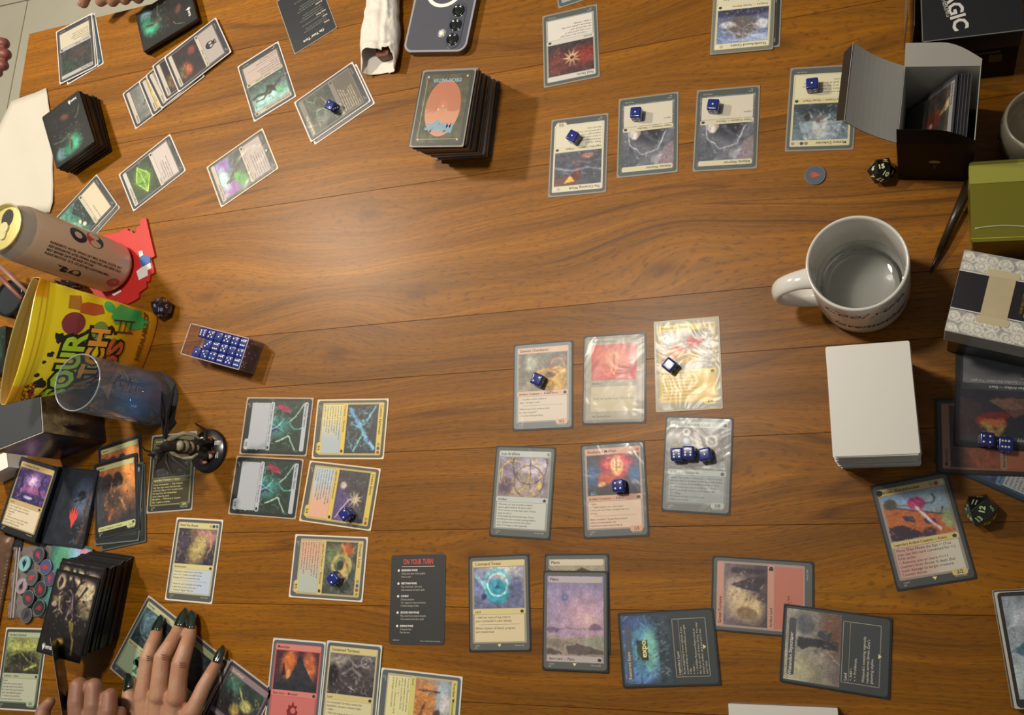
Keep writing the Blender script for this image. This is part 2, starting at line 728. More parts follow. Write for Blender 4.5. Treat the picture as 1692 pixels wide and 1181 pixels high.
def pose(cor, z=0.0):
    P = [at(x, y, z) for x, y in cor]
    c = sum(P, Vector((0, 0, 0))) / 4
    ex = (P[1] - P[0]) + (P[2] - P[3])
    ey = (P[0] - P[3]) + (P[1] - P[2])
    a1 = atan2(ex.y, ex.x)
    a2 = atan2(ey.y, ey.x) - pi / 2
    d = (a2 - a1 + pi) % (2 * pi) - pi
    return c.x, c.y, a1 + d / 2


def half(cor, side):
    """corners of a card of which only one short edge is in view: (left, right, edge) -> four corners in the table plane"""
    return cor


def put(root, name, g, c, rough=.38, coat=.55, smooth=False, cols=None, label=None, wave=WV):
    return obj(name, g, mat(c, rough, coat=coat, wave=wave), root, smooth, cols, label=label)


def card(label, cor=None, z=0.2, xy=None, sl='c9bfb0', border='3c3c3b', kind='modern', fc='8a8a86', bar='d8d0b8', tb='e4dcc8', tb2=None,
         art=None, name='', typ='', rules=(), pt='', mana=(), seed=0, group=None, ink=INK, sw=66, sh=91.5, wave=WV, step=.6, barh=5.6, parent=None,
         rot=None, loc3=None, cat='card', nm='playing_card', foot=True, tsz=2.35, namc=None, bl=None):
    if xy:
        x, y, a = xy
    elif cor:
        x, y, a = pose(cor, z)
    if loc3 is not None:
        root = thing(nm, label, cat, loc3, group=group, rot=rot)
    else:
        root = thing(nm, label, cat, (x, y, z), a, group)
    P = lambda n, g, c, **k: put(root, n, g, c, wave=wave, coat=.55 if wave < .4 else .2, **k)
    t = 0.0
    if sl:
        g = slab(sw, sh, 0, .4, 1.2)
        put(root, 'sleeve', g, sl, rough=.45, coat=.1, wave=0)
        t = .4
    P('card_stock', slab(63, 88, t, t + .12, 3.0), border)
    z1, z2, z3 = t + .17, t + .22, t + .27
    if kind == 'modern':
        P('frame', slab(57.6, 78.6, t + .12, z1, 1.4, 0, 1.6), fc)
        if art:
            g, c = picture(art, 53.5, 39, 0, 14.6, z2, seed, step)
            P('picture', g, 'vcol', cols=c)
        P('name_bar', slab(56, barh, z1, z2 + .02, 1.6, 0, 37.6), bar)
        P('type_bar', slab(56, 5.2, z1, z2 + .02, 1.6, 0, -8), bar)
        if tb2:
            xs = np.linspace(-26.6, 26.6, 24)
            g = G()
            V = [(x_, y_, z2) for y_ in (-11, -36) for x_ in xs]
            g.add(V, [(i, 24 + i, 25 + i, i + 1) for i in range(23)])
            f = np.clip((np.array([v[0] for v in V]) / 53.2) * 2.2 + .5, 0, 1)[:, None]
            P('text_box', g, 'vcol', cols=hx(tb) * (1 - f) + hx(tb2) * f)
        else:
            P('text_box', slab(53.2, 25.2, z1, z2, .3, 0, -23.6), tb)
        if pt:
            P('strength_box', slab(12.5, 5.4, z1, z3, 1.8, 21, -37.6), bar)
    elif kind == 'full':
        if art:
            g, c = picture(art, 57.4, 78.6, 0, 1.6, z1, seed, step)
            P('picture', g, 'vcol', cols=c)
        if name:
            P('name_bar', slab(55, barh, z1, z2 + .02, 1.8, 0, 37.4), bar)
        if typ:
            P('type_bar', slab(55, 5.2, z1, z2 + .02, 1.8, 0, (-34.8 if not rules else -8)), bar)
        if rules and tb:
            P('text_box', slab(53.2, 25.2, z1, z2, .3, 0, -23.6), tb)
        if pt:
            P('strength_box', slab(12.5, 5.4, z1, z3, 1.8, 21, -37.6), bar)
    elif kind == 'dark':                                    # dark borderless frame with pale outline
        if art:
            g, c = picture(art, 59.5, 47, 0, 19, z1, seed, step)
            P('picture', g, 'vcol', cols=c)
        g = G()
        for (cx, cy, ww, hh) in ((0, -6, 50, .5), (0, -37, 50, .5), (-25, -21.5, .5, 31), (25, -21.5, .5, 31), (0, -11.8, 50, .3)):
            g.add(slab(ww, hh, z1, z2, 0, cx, cy))
        P('outline', g, 'a8a292')
        P('name_bar', slab(48, 6, z1, z2, 2, -2, 37), bar)
    elif kind == 'paper':
        if art:
            g, c = picture(art, 57.4, 82, 0, 0, z1, seed, step)
            P('picture', g, 'vcol', cols=c)
    # lettering
    if kind in ('modern', 'full', 'dark') and (name or rules or typ):
        g = G()
        if name:
            g.add(text(name, 4.0, -26, 36.3, z3, wid=44 if not mana else 38, off=.012))
        ty = -34.8 if (kind == 'full' and not rules) else -8
        if typ:
            if kind == 'dark':
                g.add(text(typ, 3.2, -23.5, -10.2, z3, wid=44, off=.01))
            else:
                g.add(text(typ, 3.2, -26, ty - 1.2, z3, wid=44, off=.01))
        if rules:
            n = len(rules)
            dy = min(3.4, 23.5 / max(n, 1))
            y0 = -11.4 - dy * .85 if kind != 'dark' else -14.6
            for i, s in enumerate(rules):
                if s == '-':
                    g.add(slab(44, .18, z2, z3, 0, 0, y0 - dy * i + .9))
                elif s:
                    g.add(text(s, tsz, -25.4 if kind != 'dark' else -23, y0 - dy * i, z3, wid=50.5 if kind != 'dark' else 46))
        if pt:
            g.add(text(pt, 4.2, 21, -39.1, z3 + .06, 'c', off=.012))
        P('lettering', g, ink)
        if foot:
            g = text('C 0217', 1.7, -26, -40.4, z3).add(text('TM & (C) 2025', 1.6, 26, -41.6 if pt else -40.4, z3, 'r'))
            g.add(text('EN', 1.7, -26, -42.4, z3))
            P('small_print', g, 'd8d4cc')
    for i, c_ in enumerate(mana):
        P('mana_symbol', prism(ellipse(1.9, 1.9, 25.6 - 4.3 * (len(mana) - 1 - i), 37.6, 12), z2, z3 + .05), c_)
    if kind == 'modern' or (kind == 'full' and typ):
        ty = -34.8 if (kind == 'full' and not rules) else -8
        P('set_mark', prism([(24.5, ty + 1.6), (26.5, ty + .3), (25.8, ty - 1.6), (23.2, ty - 1.6), (22.5, ty + .3)], z2, z3 + .04), bl or '3b3a38')
    return root


def tri_mark(root, z=.9, y=-39.5, c='e8dca0', r=1.7):
    return put(root, 'foil_stamp', prism([(-r * 1.2, y + r * .6), (0, y - r), (r * 1.2, y + r * .6)], z - .25, z), c)


# a small six-sided die, 12 mm, rounded, white pips; n on top, turned by k quarters
def die_mesh():
    import bmesh
    bm = bmesh.new()
    bmesh.ops.create_cube(bm, size=12)
    bmesh.ops.bevel(bm, geom=bm.edges[:] + bm.verts[:], offset=2.1, segments=4, profile=.6, affect='EDGES')
    V = [tuple(v.co + Vector((0, 0, 6))) for v in bm.verts]
    F = [tuple(v.index for v in f.verts) for f in bm.faces]
    bm.free()
    return G(V, F)


DIE = mesh('die_body', die_mesh(), True)
DIE.materials.append(mat('22307a', .22, coat=.5, spec=.4, sss=0.0, grain=.35, gscale=120))
PIP = mesh('pip', lathe([(0.001, .12), (.55, .1), (.95, 0), (.9, -.1)], 10), True)
PIP.materials.append(mat('f4f1ea', .35))
SPOTS = {1: [(0, 0)], 2: [(-1, -1), (1, 1)], 3: [(-1, -1), (0, 0), (1, 1)], 4: [(-1, -1), (1, -1), (-1, 1), (1, 1)],
         5: [(-1, -1), (1, -1), (-1, 1), (1, 1), (0, 0)], 6: [(-1, -1), (-1, 0), (-1, 1), (1, -1), (1, 0), (1, 1)]}
RING = {1: (2, 3, 5, 4), 6: (2, 4, 5, 3), 2: (1, 4, 6, 3), 5: (1, 3, 6, 4), 3: (1, 2, 6, 5), 4: (1, 5, 6, 2)}


def die(label, x, y, z, ang, top, group='blue six-sided dice', k=0, faces=None):
    r = thing('die', label, 'die', (x, y, z), ang, group)
    obj('cube', DIE, None, r)
    ring = RING[top]
    fs = [(top, Matrix.Identity(3), Vector((0, 0, 12)))]
    for q in range(4):
        a = q * pi / 2
        m = Matrix.Rotation(a, 3, 'Z') @ Matrix.Rotation(pi / 2, 3, 'Y')
        fs.append((ring[(q + k) % 4], m, Vector((6 * cos(a), 6 * sin(a), 6))))
    for n, m, c in fs:
        for sx, sy in SPOTS[n]:
            o = obj('pip', PIP, None, r)
            o.matrix_local = Matrix.Translation((c + m @ Vector((sx * 2.5, sy * 2.5, .0))) * M) @ m.to_4x4()
    return r

# ------------------------------------------------------------------ cards lying on the table
DK = '22262a'     # dark sleeve edge
GR = '5d605e'     # black card border, greyed in colour for the gloss haze of its film
CLR = 'c3b8a8'    # clear sleeve edge over white back
R1 = 'artifact cards in dark sleeves before the player at the bottom'
R2 = 'land cards in dark sleeves at the bottom'
R3 = 'cards of the player at the top right'
R4 = 'cards in clear sleeves before the player at the bottom left'
R5 = 'cards of the player at the top left'

# --- bottom centre player
tc = thing('reference_card', 'dark grey unsleeved turn reminder card headed in red, lower centre of the table', 'card',
           (*pose([(647.7, 917.2), (736.4, 915.3), (734, 1065.4), (643.7, 1063.8)])[:2], .2), pose([(647.7, 917.2), (736.4, 915.3), (734, 1065.4), (643.7, 1063.8)])[2])
put(tc, 'card_stock', slab(63, 88, 0, .35, 3), '3b3a3a', wave=0, coat=.2)
put(tc, 'heading', text('ON YOUR TURN', 7.4, 0, 34.5, .4, 'c', off=.03, squeeze=.62), 'c8503f', coat=0, wave=0)
g, g2 = G(), G()
g.add(slab(38, .35, .35, .42, 0, 0, 32.2))
for i, (h_, ls) in enumerate((('BEGINNING PHASE', ['Untap (turn your cards upright)', 'Draw a card']), ('FIRST MAIN PHASE', ['Play a land (only 1 per turn)', 'Cast creatures and other spells']),
                              ('COMBAT', ['Declare attackers', 'Your opponent declares blockers', 'Combat damage is dealt']),
                              ('SECOND MAIN PHASE', ["Play a land (if you haven't already)", 'Cast creatures and other spells']), ('ENDING PHASE', ['Creatures heal', 'Pass the turn']))):
    y_ = 27.6 - [0, 13, 25.5, 41.5, 54.5][i]
    g.add(prism(ellipse(1.25, 1.25, -22.3, y_ + .8, 10), .35, .42))
    g.add(text(h_, 2.7, -19, y_, .42, off=.025, squeeze=.8))
    for k, s in enumerate(ls):
        g2.add(text(s, 2.6, -19, y_ - 3.2 - 3.1 * k, .42, squeeze=.82))
put(tc, 'lettering', g, 'e9e6e0', coat=0, wave=0)
put(tc, 'small_print', g2.add(text('ATSM 001', 1.8, -27, -40.5, .42)).add(text('TM & (C) 2022 Wizards of the Coast', 1.5, 27, -41, .42, 'r')), 'bdb9b3', coat=0, wave=0)

c = card('land card with a glowing blue round pool, right of the reminder card', [(773.5, 917.9), (874.7, 912.9), (878.2, 1077.9), (775.4, 1078.6)],
         sl=DK, border=GR, fc='9c9686', bar='d6c58e', tb='d9c9a4', name='Command Tower', typ='Land', group=R2, seed=3,
         art=[('G', '8f97b5', '6b6f90'), ('E', .55, .15, .35, .25, 0, 'd9d0c8', 1.2, .8), ('E', .2, .45, .3, .3, 0, '7d86b3', 1), ('L', [(.05, .2), (.2, .4), (.35, .6)], .05, '9fd3e0'), ('A', .48, .43, .26, .05, '7fc4d8'),
              ('E', .48, .6, .24, .3, 0, '3f9fb8', .3), ('A', .48, .43, .2, .02, 'c9f0ee'), ('L', [(.42, .5), (.46, .47), (.5, .5)], .02, '244a60'), ('E', .2, .72, .05, .08, 0, '3d4670', .3), ('E', .82, .55, .12, .3, 0, '5f6488', .8), ('N', .3, 14)],
         rules=['•: Add one mana of any color in', "your commander's color identity.", '-', 'Billions of years of history, progress,', 'and transformed.'], tsz=2.9)
tri_mark(c)
card('lower plains card in a dark sleeve, only its title strip showing above another', [(899.5, 914.5), (1006, 915), (1009, 1080), (901, 1078)], z=.2, sl=DK, border=GR, kind='full', bar='cfc4ae', name='Plains',
     art=[('G', 'a39a86', '8c8272'), ('P', [(0, .12), (.3, .2), (.6, .1), (1, .2), (1, .3), (0, .3)], '4a4038'), ('E', .5, .2, .2, .04, 0, 'c79f74', .4)], group=R2, foot=False)
c = card('upper plains card with a lilac sky over pale dunes, in a dark sleeve', [(899, 942), (1003, 943), (1005.9, 1112.2), (896, 1106.3)], z=1.4, sl=DK, border=GR, kind='full', bar='b9afb0', name='Plains', typ='Basic Land — Plains', group=R2, seed=5,
         art=[('G', '8e86ad', 'b79bb0'), ('E', .65, .45, .35, .22, 0, 'c9a3b5', 1.2, .8), ('E', .75, .52, .2, .08, 0, 'e0c0c0', 1, .7), ('A', .32, .25, .05, .02, '6c76b8'), ('E', .1, .63, .12, .03, 0, '7a6680', .3), ('E', .85, .6, .12, .035, 0, '8a7088', .3),
              ('L', [(0, .62), (1, .61)], .008, '6d5c6a'), ('P', [(0, .66), (.3, .72), (.7, .7), (1, .68), (1, 1), (0, 1)], 'a09488'), ('P', [(.35, .82), (.55, .78), (1, .86), (1, .9), (.4, .92)], '645a58'), ('P', [(0, .72), (.5, .77), (.2, .84), (0, .8)], '8b8078'), ('P', [(0, .83), (.3, .9), (0, .92)], '5f5554'),
              ('P', [(.55, .76), (1, .68), (1, .84)], '8f8f80'), ('N', .15, 10)])
tri_mark(c, z=1.0)

card('grey artifact card showing thin curved golden rings, left card of its row of three', [(820.8, 735.1), (919.6, 736.7), (907.9, 893.3), (807.8, 887.5)], sl=DK, border=GR, fc='8f9392', bar='b9c0bd', tb='bfc3bb', group=R1, seed=8,
     name='Lux Artillery', typ='Artifact', mana=('8d918f',), art=[('G', '7d7390', '8c7f84'), ('E', .7, .25, .3, .25, 0, 'c7bccb', .8), ('E', .5, .75, .3, .3, 0, 'a7968f', .8), ('A', .45, .5, .4, .015, 'c4a34d'), ('A', .3, .5, .3, .014, 'd9c065'), ('A', .62, .2, .35, .014, '54443a'), ('A', .62, .62, .3, .012, '6a5236'),
                                                                  ('L', [(.62, .05), (.66, .8)], .012, '5a4436'), ('L', [(.5, .42), (.8, .43)], .01, '6a5a50'), ('L', [(.1, .1), (.4, .3), (.6, .7)], .01, 'b9ad6a'), ('E', .15, .75, .14, .2, 30, '5d4a5c', .6), ('E', .85, .7, .04, .1, 0, 'e0c46a', .5), ('S', 26, ['b7a9b4', '6d6070', 'd6c5a0'], .15, .012), ('N', .25, 12)],
     rules=['Whenever you cast an artifact creature', 'spell, it gains sunburst. (It enters with a', '+1/+1 counter on it for each color of mana', 'spent to cast it.)', 'At the beginning of your end step, if there', 'are thirty or more counters among artifacts', 'and creatures you control, this artifact', 'deals 10 damage to each opponent.'])
card('red-tinted card with a glowing pink oval emblem and a die on it', [(959.2, 733.3), (1064, 726.3), (1073.6, 886.8), (964.6, 892)], sl=DK, border=GR, fc='a08f8c', bar='cf9f86', tb='d4bba4', group=R1, seed=9,
     name='Exuberant Mechan', typ='Artifact Creature — Robot', pt='1/3', mana=('9a948c', 'c05a40'),
     art=[('G', '4a3a44', '3c3438'), ('E', .57, .28, .34, .34, 0, 'a33546', .5), ('E', .57, .3, .27, .26, 0, 'd0505c', .3), ('S', 24, ['f08a86', '8c2436'], .12, .012, (.3, .08, .85, .5)), ('E', .57, .28, .13, .25, 0, 'f0a070', .2), ('E', .57, .27, .1, .2, 0, 'f7d7a0', .2), ('L', [(.5, .2), (.5, .32), (.64, .32), (.64, .2)], .012, 'b03a34'), ('L', [(.57, .12), (.57, .42)], .012, 'b03a34'),
          ('E', .1, .5, .14, .3, 0, '3c5c84', .9), ('E', .9, .5, .12, .25, 0, '41618a', .9), ('E', .36, .6, .16, .14, 0, 'c4553c', .6), ('E', .28, .74, .07, .07, 0, 'f0b080', .5), ('P', [(.06, .9), (.14, .86), (.2, .98), (.05, 1)], '6aa0cc'), ('E', .5, .9, .4, .12, 0, '38302f', .5), ('S', 14, ['5f86b4', '2c3a58'], .12, .01, (0, .2, .25, .7)), ('N', .3, 12)],
     rules=['•: Add •.', '••: Target creature you control gets', '+1/+0 until end of turn. Activate only as a', 'sorcery.', '-', 'Before Avishkar\'s "Escape from Omens"', 'edition proved popular, the', 'inspired prototypes kept piling up.'])
card('silvery grey spacecraft artifact card with three dice in a line on it', [(1100.4, 685.7), (1212.2, 687.8), (1207, 853.7), (1091.3, 845.1)], sl=DK, border='6b6d6b', fc='7c7f7e', bar='a9b3ae', tb='93999a', group=R1, seed=10,
     name='Uthros Research Craft', typ='Artifact — Spacecraft', pt='0/8', mana=('4a4c50',),
     art=[('G', '77736f', '6d6a66'), ('C', 5, '8b8680', .6), ('P', [(.35, .15), (.5, .05), (.56, .5), (.42, .55)], 'a8a49e'), ('P', [(.4, .05), (.52, .2), (.62, .45), (.5, .6)], 'cfcbc4'), ('A', .28, .1, .05, .03, 'd8d8d8'), ('A', .75, .3, .09, .03, 'c9c5be'), ('E', .28, .3, .05, .07, 0, 'a8b4cc', .4), ('S', 30, ['d8d4cc', '55524e', '9a958d'], .07, .01, (.1, 0, 1, .7)), ('P', [(.55, .95), (1, .75), (1, 1)], 'b4bab6'), ('N', .25, 14)],
     rules=['Station (Tap another creature you control: Put charge', 'counters equal to its power on this Spacecraft. Station', "only as a sorcery. It's an artifact creature at 12+.)", '3+  Whenever you cast an artifact spell, draw a', 'card. Put a charge counter on this Spacecraft.', '12+  Flying', 'This Spacecraft gets +1/+0 for each', 'artifact you control.'])
card('pale card with a golden coil picture and a die, left of its row', [(849.4, 568.9), (946.9, 560.3), (946.2, 708.6), (847.3, 713)], sl=DK, border='77797a', fc='9a9a98', bar='d0b09c', tb='cfc3b4', group=R1, seed=11, wave=.5,
     name='Genesis Chamberer', typ='Artifact Creature — Rebel Servo', pt='0/2', art=[('G', '76726c', '8a8478'), ('E', .25, .25, .12, .2, 0, 'b8b8a8', .9), ('E', .75, .75, .28, .3, 20, 'c79a4c', .7), ('L', [(.4, .5), (.6, .45), (.85, .4), (.95, .5)], .03, 'd6a04c'), ('A', .8, .35, .14, .02, 'c08058'), ('L', [(.6, .95), (.8, .6), (.95, .5)], .04, 'e0b85c'), ('E', .65, .6, .1, .08, 0, '5c4038', .5), ('S', 24, ['e6c47a', '8a6238', 'b8ac9a'], .1, .012, (.4, .35, 1, 1)), ('N', .25, 10)],
     rules=['•, •: Sacrifice another artifact: It', 'deals 1 damage to each.', '-', '"What if one of my students asked', 'for more freedom?"', '—Pia, from Ghirapur home'])
c = card('old-frame card with a red jewel picture and plain text box', [(965.7, 556.4), (1065.8, 548.1), (1067.4, 699.5), (961.2, 700.8)], sl=DK, border='7a756c', kind='paper', group=R1, wave=.5)
put(c, 'frame', slab(58.5, 83, .5, .57, 1.5), '97907f', wave=.45, coat=.25)
g, cc = picture([('G', 'b23c38', 'b84440'), ('E', .5, .4, .25, .3, 0, 'cc7046', 1), ('E', .15, .25, .14, .18, 0, 'c85a48', .9), ('E', .85, .25, .14, .18, 0, 'c05048', .9), ('A', .5, .52, .3, .02, 'c46048'), ('P', [(.5, .2), (.57, .3), (.57, .72), (.5, .85), (.43, .72), (.43, .3)], 'cf7c50'), ('L', [(.5, .2), (.57, .3), (.57, .72), (.5, .85), (.43, .72), (.43, .3), (.5, .2)], .01, 'e0b878'), ('L', [(.5, .3), (.5, .75)], .02, 'a8382c'), ('N', .15, 6)], 47.5, 36.5, 0, 17, .62, 4)
put(c, 'picture', g, 'vcol', cols=cc, wave=.45, coat=.25)
put(c, 'text_box', slab(47.5, 25, .57, .62, .3, 0, -20.5), 'b7ab8c', wave=.45, coat=.25)
put(c, 'lettering', text('Ruby Medallion', 3.8, -23, 37.5, .66).add(text('Artifact', 3.4, -23, -5.6, .66)).add(text('Your red spells cost • less to play.', 3.2, 0, -21, .66, 'c')).add(text('Illus. Sue Ellen Brown', 2.2, -22, -38.5, .66)), '4c3a2c', wave=0)
card('yellow-framed foil card with a crowded battle picture and a die on it', [(1083.5, 533), (1184.9, 523.9), (1192.7, 674), (1086.1, 679.2)], sl='a99a7c', border='8f8a78', fc='b8a04c', bar='d8b850', tb='d2b04a', group=R1, seed=13, wave=.6,
     name='Invasion at Dawn', typ='Artifact Creature — Vehicle', pt='4/4', mana=('d8d0b8', 'b8a888', '8a8478', '9a948c'),
     art=[('G', 'b4aaa0', '9a9288'), ('E', .15, .2, .12, .18, 0, 'cfd0cc', .6), ('E', .63, .28, .14, .16, -20, 'c83c34', .4), ('E', .35, .48, .14, .1, 20, 'cc4a3c', .5), ('E', .2, .62, .2, .14, 0, 'c08a58', .8), ('E', .7, .1, .12, .12, 0, '6a6a54', .6), ('E', .85, .55, .14, .35, 30, 'c8c6c0', .6), ('E', .5, .7, .2, .15, 0, 'c9a44c', .8), ('S', 90, ['5b544e', 'd8d0c4', '8e6a58', 'c8b070', '76706c'], .12, .014), ('N', .25, 16)],
     rules=['When this Vehicle enters, create', 'a 1/1 red and white creature token.', 'At the beginning of combat on your', 'turn, put a counter on it and it gains', 'flying and haste until end of turn.', 'More Than Meets the Eye • (You may', 'cast this card converted.)'], ink='4a3a1c')

D = lambda l, px, py, top, a=0, z=.9, k=0: die(l, at(px, py, z + 12).x, at(px, py, z + 12).y, z, radians(a), top, k=k)
D('blue die showing two on the pale coil card', 886, 626, 2, -25)
D('blue die showing three on the yellow foil card', 1105, 602, 3, -42)
D('blue die showing four on the red oval-emblem card', 1020.5, 802, 4, 3)
D('blue die showing six, leftmost of three on the grey spacecraft card', 1117.5, 750, 6, 2)
D('blue die showing six, in the middle of the three on the grey spacecraft card', 1136.5, 747, 6, -2)
D('blue die showing one, rightmost of the three on the grey spacecraft card', 1164, 750, 1, 8)

c = card('tilted card with a pink figure leaping over an orange wall, lower right', [(1437.1, 801.7), (1565.4, 777.6), (1616.3, 956), (1481.6, 978.8)], sl=DK, border='4c4f4f', fc='9a8f88', bar='d0bf84', tb='c8a094', tb2='cfcaba', seed=14, group=None,
         name='Arcee, Sharpshooter', typ='Legendary Artifact Creature — Robot', pt='2/2', mana=('a8a294', 'b0503c', 'd8cfa8'),
         art=[('G', '7f9cc4', '93a79c'), ('E', .8, .2, .3, .3, 0, '9fb8c8', 1), ('P', [(0, .25), (.2, .3), (.9, .62), (1, .8), (1, 1), (0, 1)], 'b8673a'), ('L', [(.15, .28), (.95, .62)], .014, '3a2430'), ('L', [(.12, .2), (.6, .38)], .01, '5c3428'), ('E', .12, .2, .1, .13, 0, '4c4a40', .3), ('P', [(.25, .5), (.42, .52), (.44, .66), (.3, .62)], '3c3a50'), ('P', [(.55, .62), (.74, .64), (.76, .76), (.6, .74)], '35365a'), ('P', [(0, .7), (.2, .68), (.45, .85), (.5, 1), (0, 1)], '3b2f3e'), ('E', .6, .92, .12, .1, 0, '443440', .4),
              ('E', .52, .26, .13, .14, 0, 'b4356c', .3), ('L', [(.5, .35), (.62, .6), (.78, .88)], .035, 'd8cfd0'), ('L', [(.55, .4), (.68, .62), (.8, .85)], .014, 'a83060'), ('L', [(.6, .3), (.75, .32), (.82, .22), (.8, .12)], .014, '34343e'), ('L', [(.85, .6), (.9, .45)], .015, '2c2a30'), ('E', .95, .7, .1, .2, 0, '9cab7c', .6), ('S', 30, ['d4864c', '5a2a3c', '8c4a30'], .1, .01, (0, .4, .9, 1)), ('S', 14, ['e080a8', '6c1c44'], .06, .01, (.42, .15, .62, .35))],
         rules=['More Than Meets the Eye •• (You', 'may cast this card converted for ••.)', 'First strike', '•, Remove one or more +1/+1', 'counters from Arcee: It deals that', 'much damage to target creature.', 'Convert Arcee.'], tsz=3.3)
tri_mark(c)
put(c, 'flip_mark', prism(ellipse(2.6, 2.6, -27, 37.6, 14), .6, .72), '23262c')

# three lands lying sideways
c = card('sideways red artifact land card with a dark tower picture, partly under a neighbour', [(1173, 1038), (1177.4, 922.7), (1346.7, 929.8), (1345, 1052)], z=.2, sl=DK, border=GR, fc='a89490', bar='c99684', tb='c07868', name='Great Furnace', typ='Artifact Land', group=R2, seed=15,
         art=[('G', '7c6c74', '54484e'), ('E', .45, .3, .3, .28, 0, 'c8b294', .9), ('E', .3, .62, .22, .3, 0, 'cdb48c', .8), ('E', .2, .55, .1, .25, 10, '8a745c', .3), ('L', [(.9, .2), (.9, .9)], .06, '403840'), ('P', [(.55, .95), (.6, .4), (.66, .15), (.72, .4), (.85, .95)], '463e48'), ('P', [(.4, .95), (.45, .75), (.5, .8), (.7, .9), (.7, 1), (.4, 1)], '5a4c50'), ('S', 18, ['392f38', 'd0b898'], .08, .014, (.4, .2, .9, .9)), ('N', .2, 12)],
         rules=['', '', '', '"A furnace once fed', 'by slag and war."'], ink='2a1c1a', tsz=3.4)
put(c, 'letter_mark', text('D', 5, 22.5, -9.8, .75, off=.03), '241c1c')
c = card('sideways dark land card with a blue lit stage and an expo sign', [(1031.3, 1134.9), (1021.3, 1013.5), (1177.4, 1003.5), (1190.1, 1132.6)], z=1.0, sl='20242a', border='3f4648', kind='dark', bar='59606e', ink='cfc8b4', name='Restored Expo', typ='Legendary Land', group=R2, seed=16, foot=False,
         art=[('G', '4d5c80', '37444c'), ('E', .15, .35, .2, .3, 0, '5f80bc', .8), ('E', .8, .3, .2, .3, 0, '3e4a7a', .9), ('E', .5, .42, .38, .34, 0, '5d93b0', .7), ('E', .5, .55, .3, .14, 0, '7fc0b4', .6), ('P', [(.34, .28), (.64, .28), (.64, .5), (.34, .5)], '3c4434'), ('P', [(.1, .72), (.9, .72), (.9, .95), (.1, .95)], '3a4650'), ('S', 40, ['8aa0b4', '55636c', '2c3640', 'b4c4cc'], .1, .01, (.1, .62, .9, .9), 90), ('S', 20, ['7aa4c8', '32406a'], .2, .014, (0, 0, 1, .6)), ('N', .3, 10)],
         rules=['At the beginning of your upkeep, if you', 'control three or more artifacts, you gain', '1 life.', '•: Add •.', '•, •: Sacrifice Restored Expo: Look at', 'the top six cards of your library. You may', 'reveal an artifact card and put it into', 'your hand.'], tsz=2.6)
put(c, 'sign_lettering', text('expo', 7.5, -7.5, 20.5, .66, off=.03, squeeze=1.0), 'e6dc9c')
tri_mark(c, .7, -34)
c = card('sideways dark land card with a slender skyscraper in pale mist', [(1288, 1125.5), (1295.1, 997.3), (1475.2, 1019.1), (1469.6, 1156.7)], z=1.0, sl='20242a', border='454a4c', kind='dark', bar='54565a', ink='dcd8cc', name='Wakandan Skyscraper', typ='Land', group=R2, seed=17, foot=False,
         art=[('H', 'a8a48c', '807c80'), ('G', '9c9a92', '746a68'), ('E', .15, .2, .3, .5, 0, 'b9b493', 1, .7), ('E', .75, .85, .3, .2, 0, '7c5c50', .9), ('E', .8, .35, .14, .16, 0, '64666c', .4), ('P', [(.48, .95), (.5, .45), (.44, .3), (.5, .22), (.62, .24), (.62, .4), (.6, .95)], '3c3e44'), ('P', [(.6, .8), (.66, .55), (.74, .6), (.72, .85)], '4a4a50'), ('S', 16, ['57504e', 'c8b498'], .1, .01, (.2, .5, 1, 1), 80), ('L', [(.3, 1), (.45, .75)], .008, 'e0c8a0'), ('N', .18, 8)],
         rules=['•: Add •.', '•, •: Proliferate.', '', "Wakanda's towering ingenuity", 'reaches across Birnin Zana\'s', 'gleaming skyline.'], tsz=3.1)
tri_mark(c, .7, -36.5)

# --- far right: three overlapping cards
c = card('blue card poking out lowest of three overlapping cards at the right edge', [(1532, 731), (1700, 640), (1772, 780), (1600, 860)], xy=(*[at(1655, 745, .2)[i] for i in (0, 1)], radians(62)), z=.2, sl='141a22', border='2a3644', fc='39506c', bar='6a86a8', tb='b4b8b8', seed=18, group='cards at the right edge',
         art=[('G', '2c3a58', '3c4868'), ('C', 6, '6a6c90', .5), ('N', .3, 8)], name='Tidal Scholar', typ='Artifact Creature', rules=['Whenever you cast a', 'creature or artifact spell,', 'you and put a charge', 'counter on it. When there', 'are • • or more, remove', 'any creature token and', 'it has power as bonus.'], tsz=3.0)
c = card('red land card lying sideways, middle of the three overlapping cards at the right edge', xy=(at(1640, 722, 1).x, at(1640, 722, 1).y, radians(86)), z=1.1, sl='1b1414', border='2c1e1a', fc='8a5c48', bar='9c7862', tb='a05c3c', name='Mountain', typ='Basic Land — Mountain', seed=19, group='cards at the right edge',
         art=[('G', '3a2e30', '5c3a30'), ('L', [(.2, 1), (.6, .4), (1, .9)], .02, '7c4034'), ('E', .2, .7, .3, .4, 0, '8c4c34', .9), ('N', .3, 8)], rules=['', '', ''], foot=False)
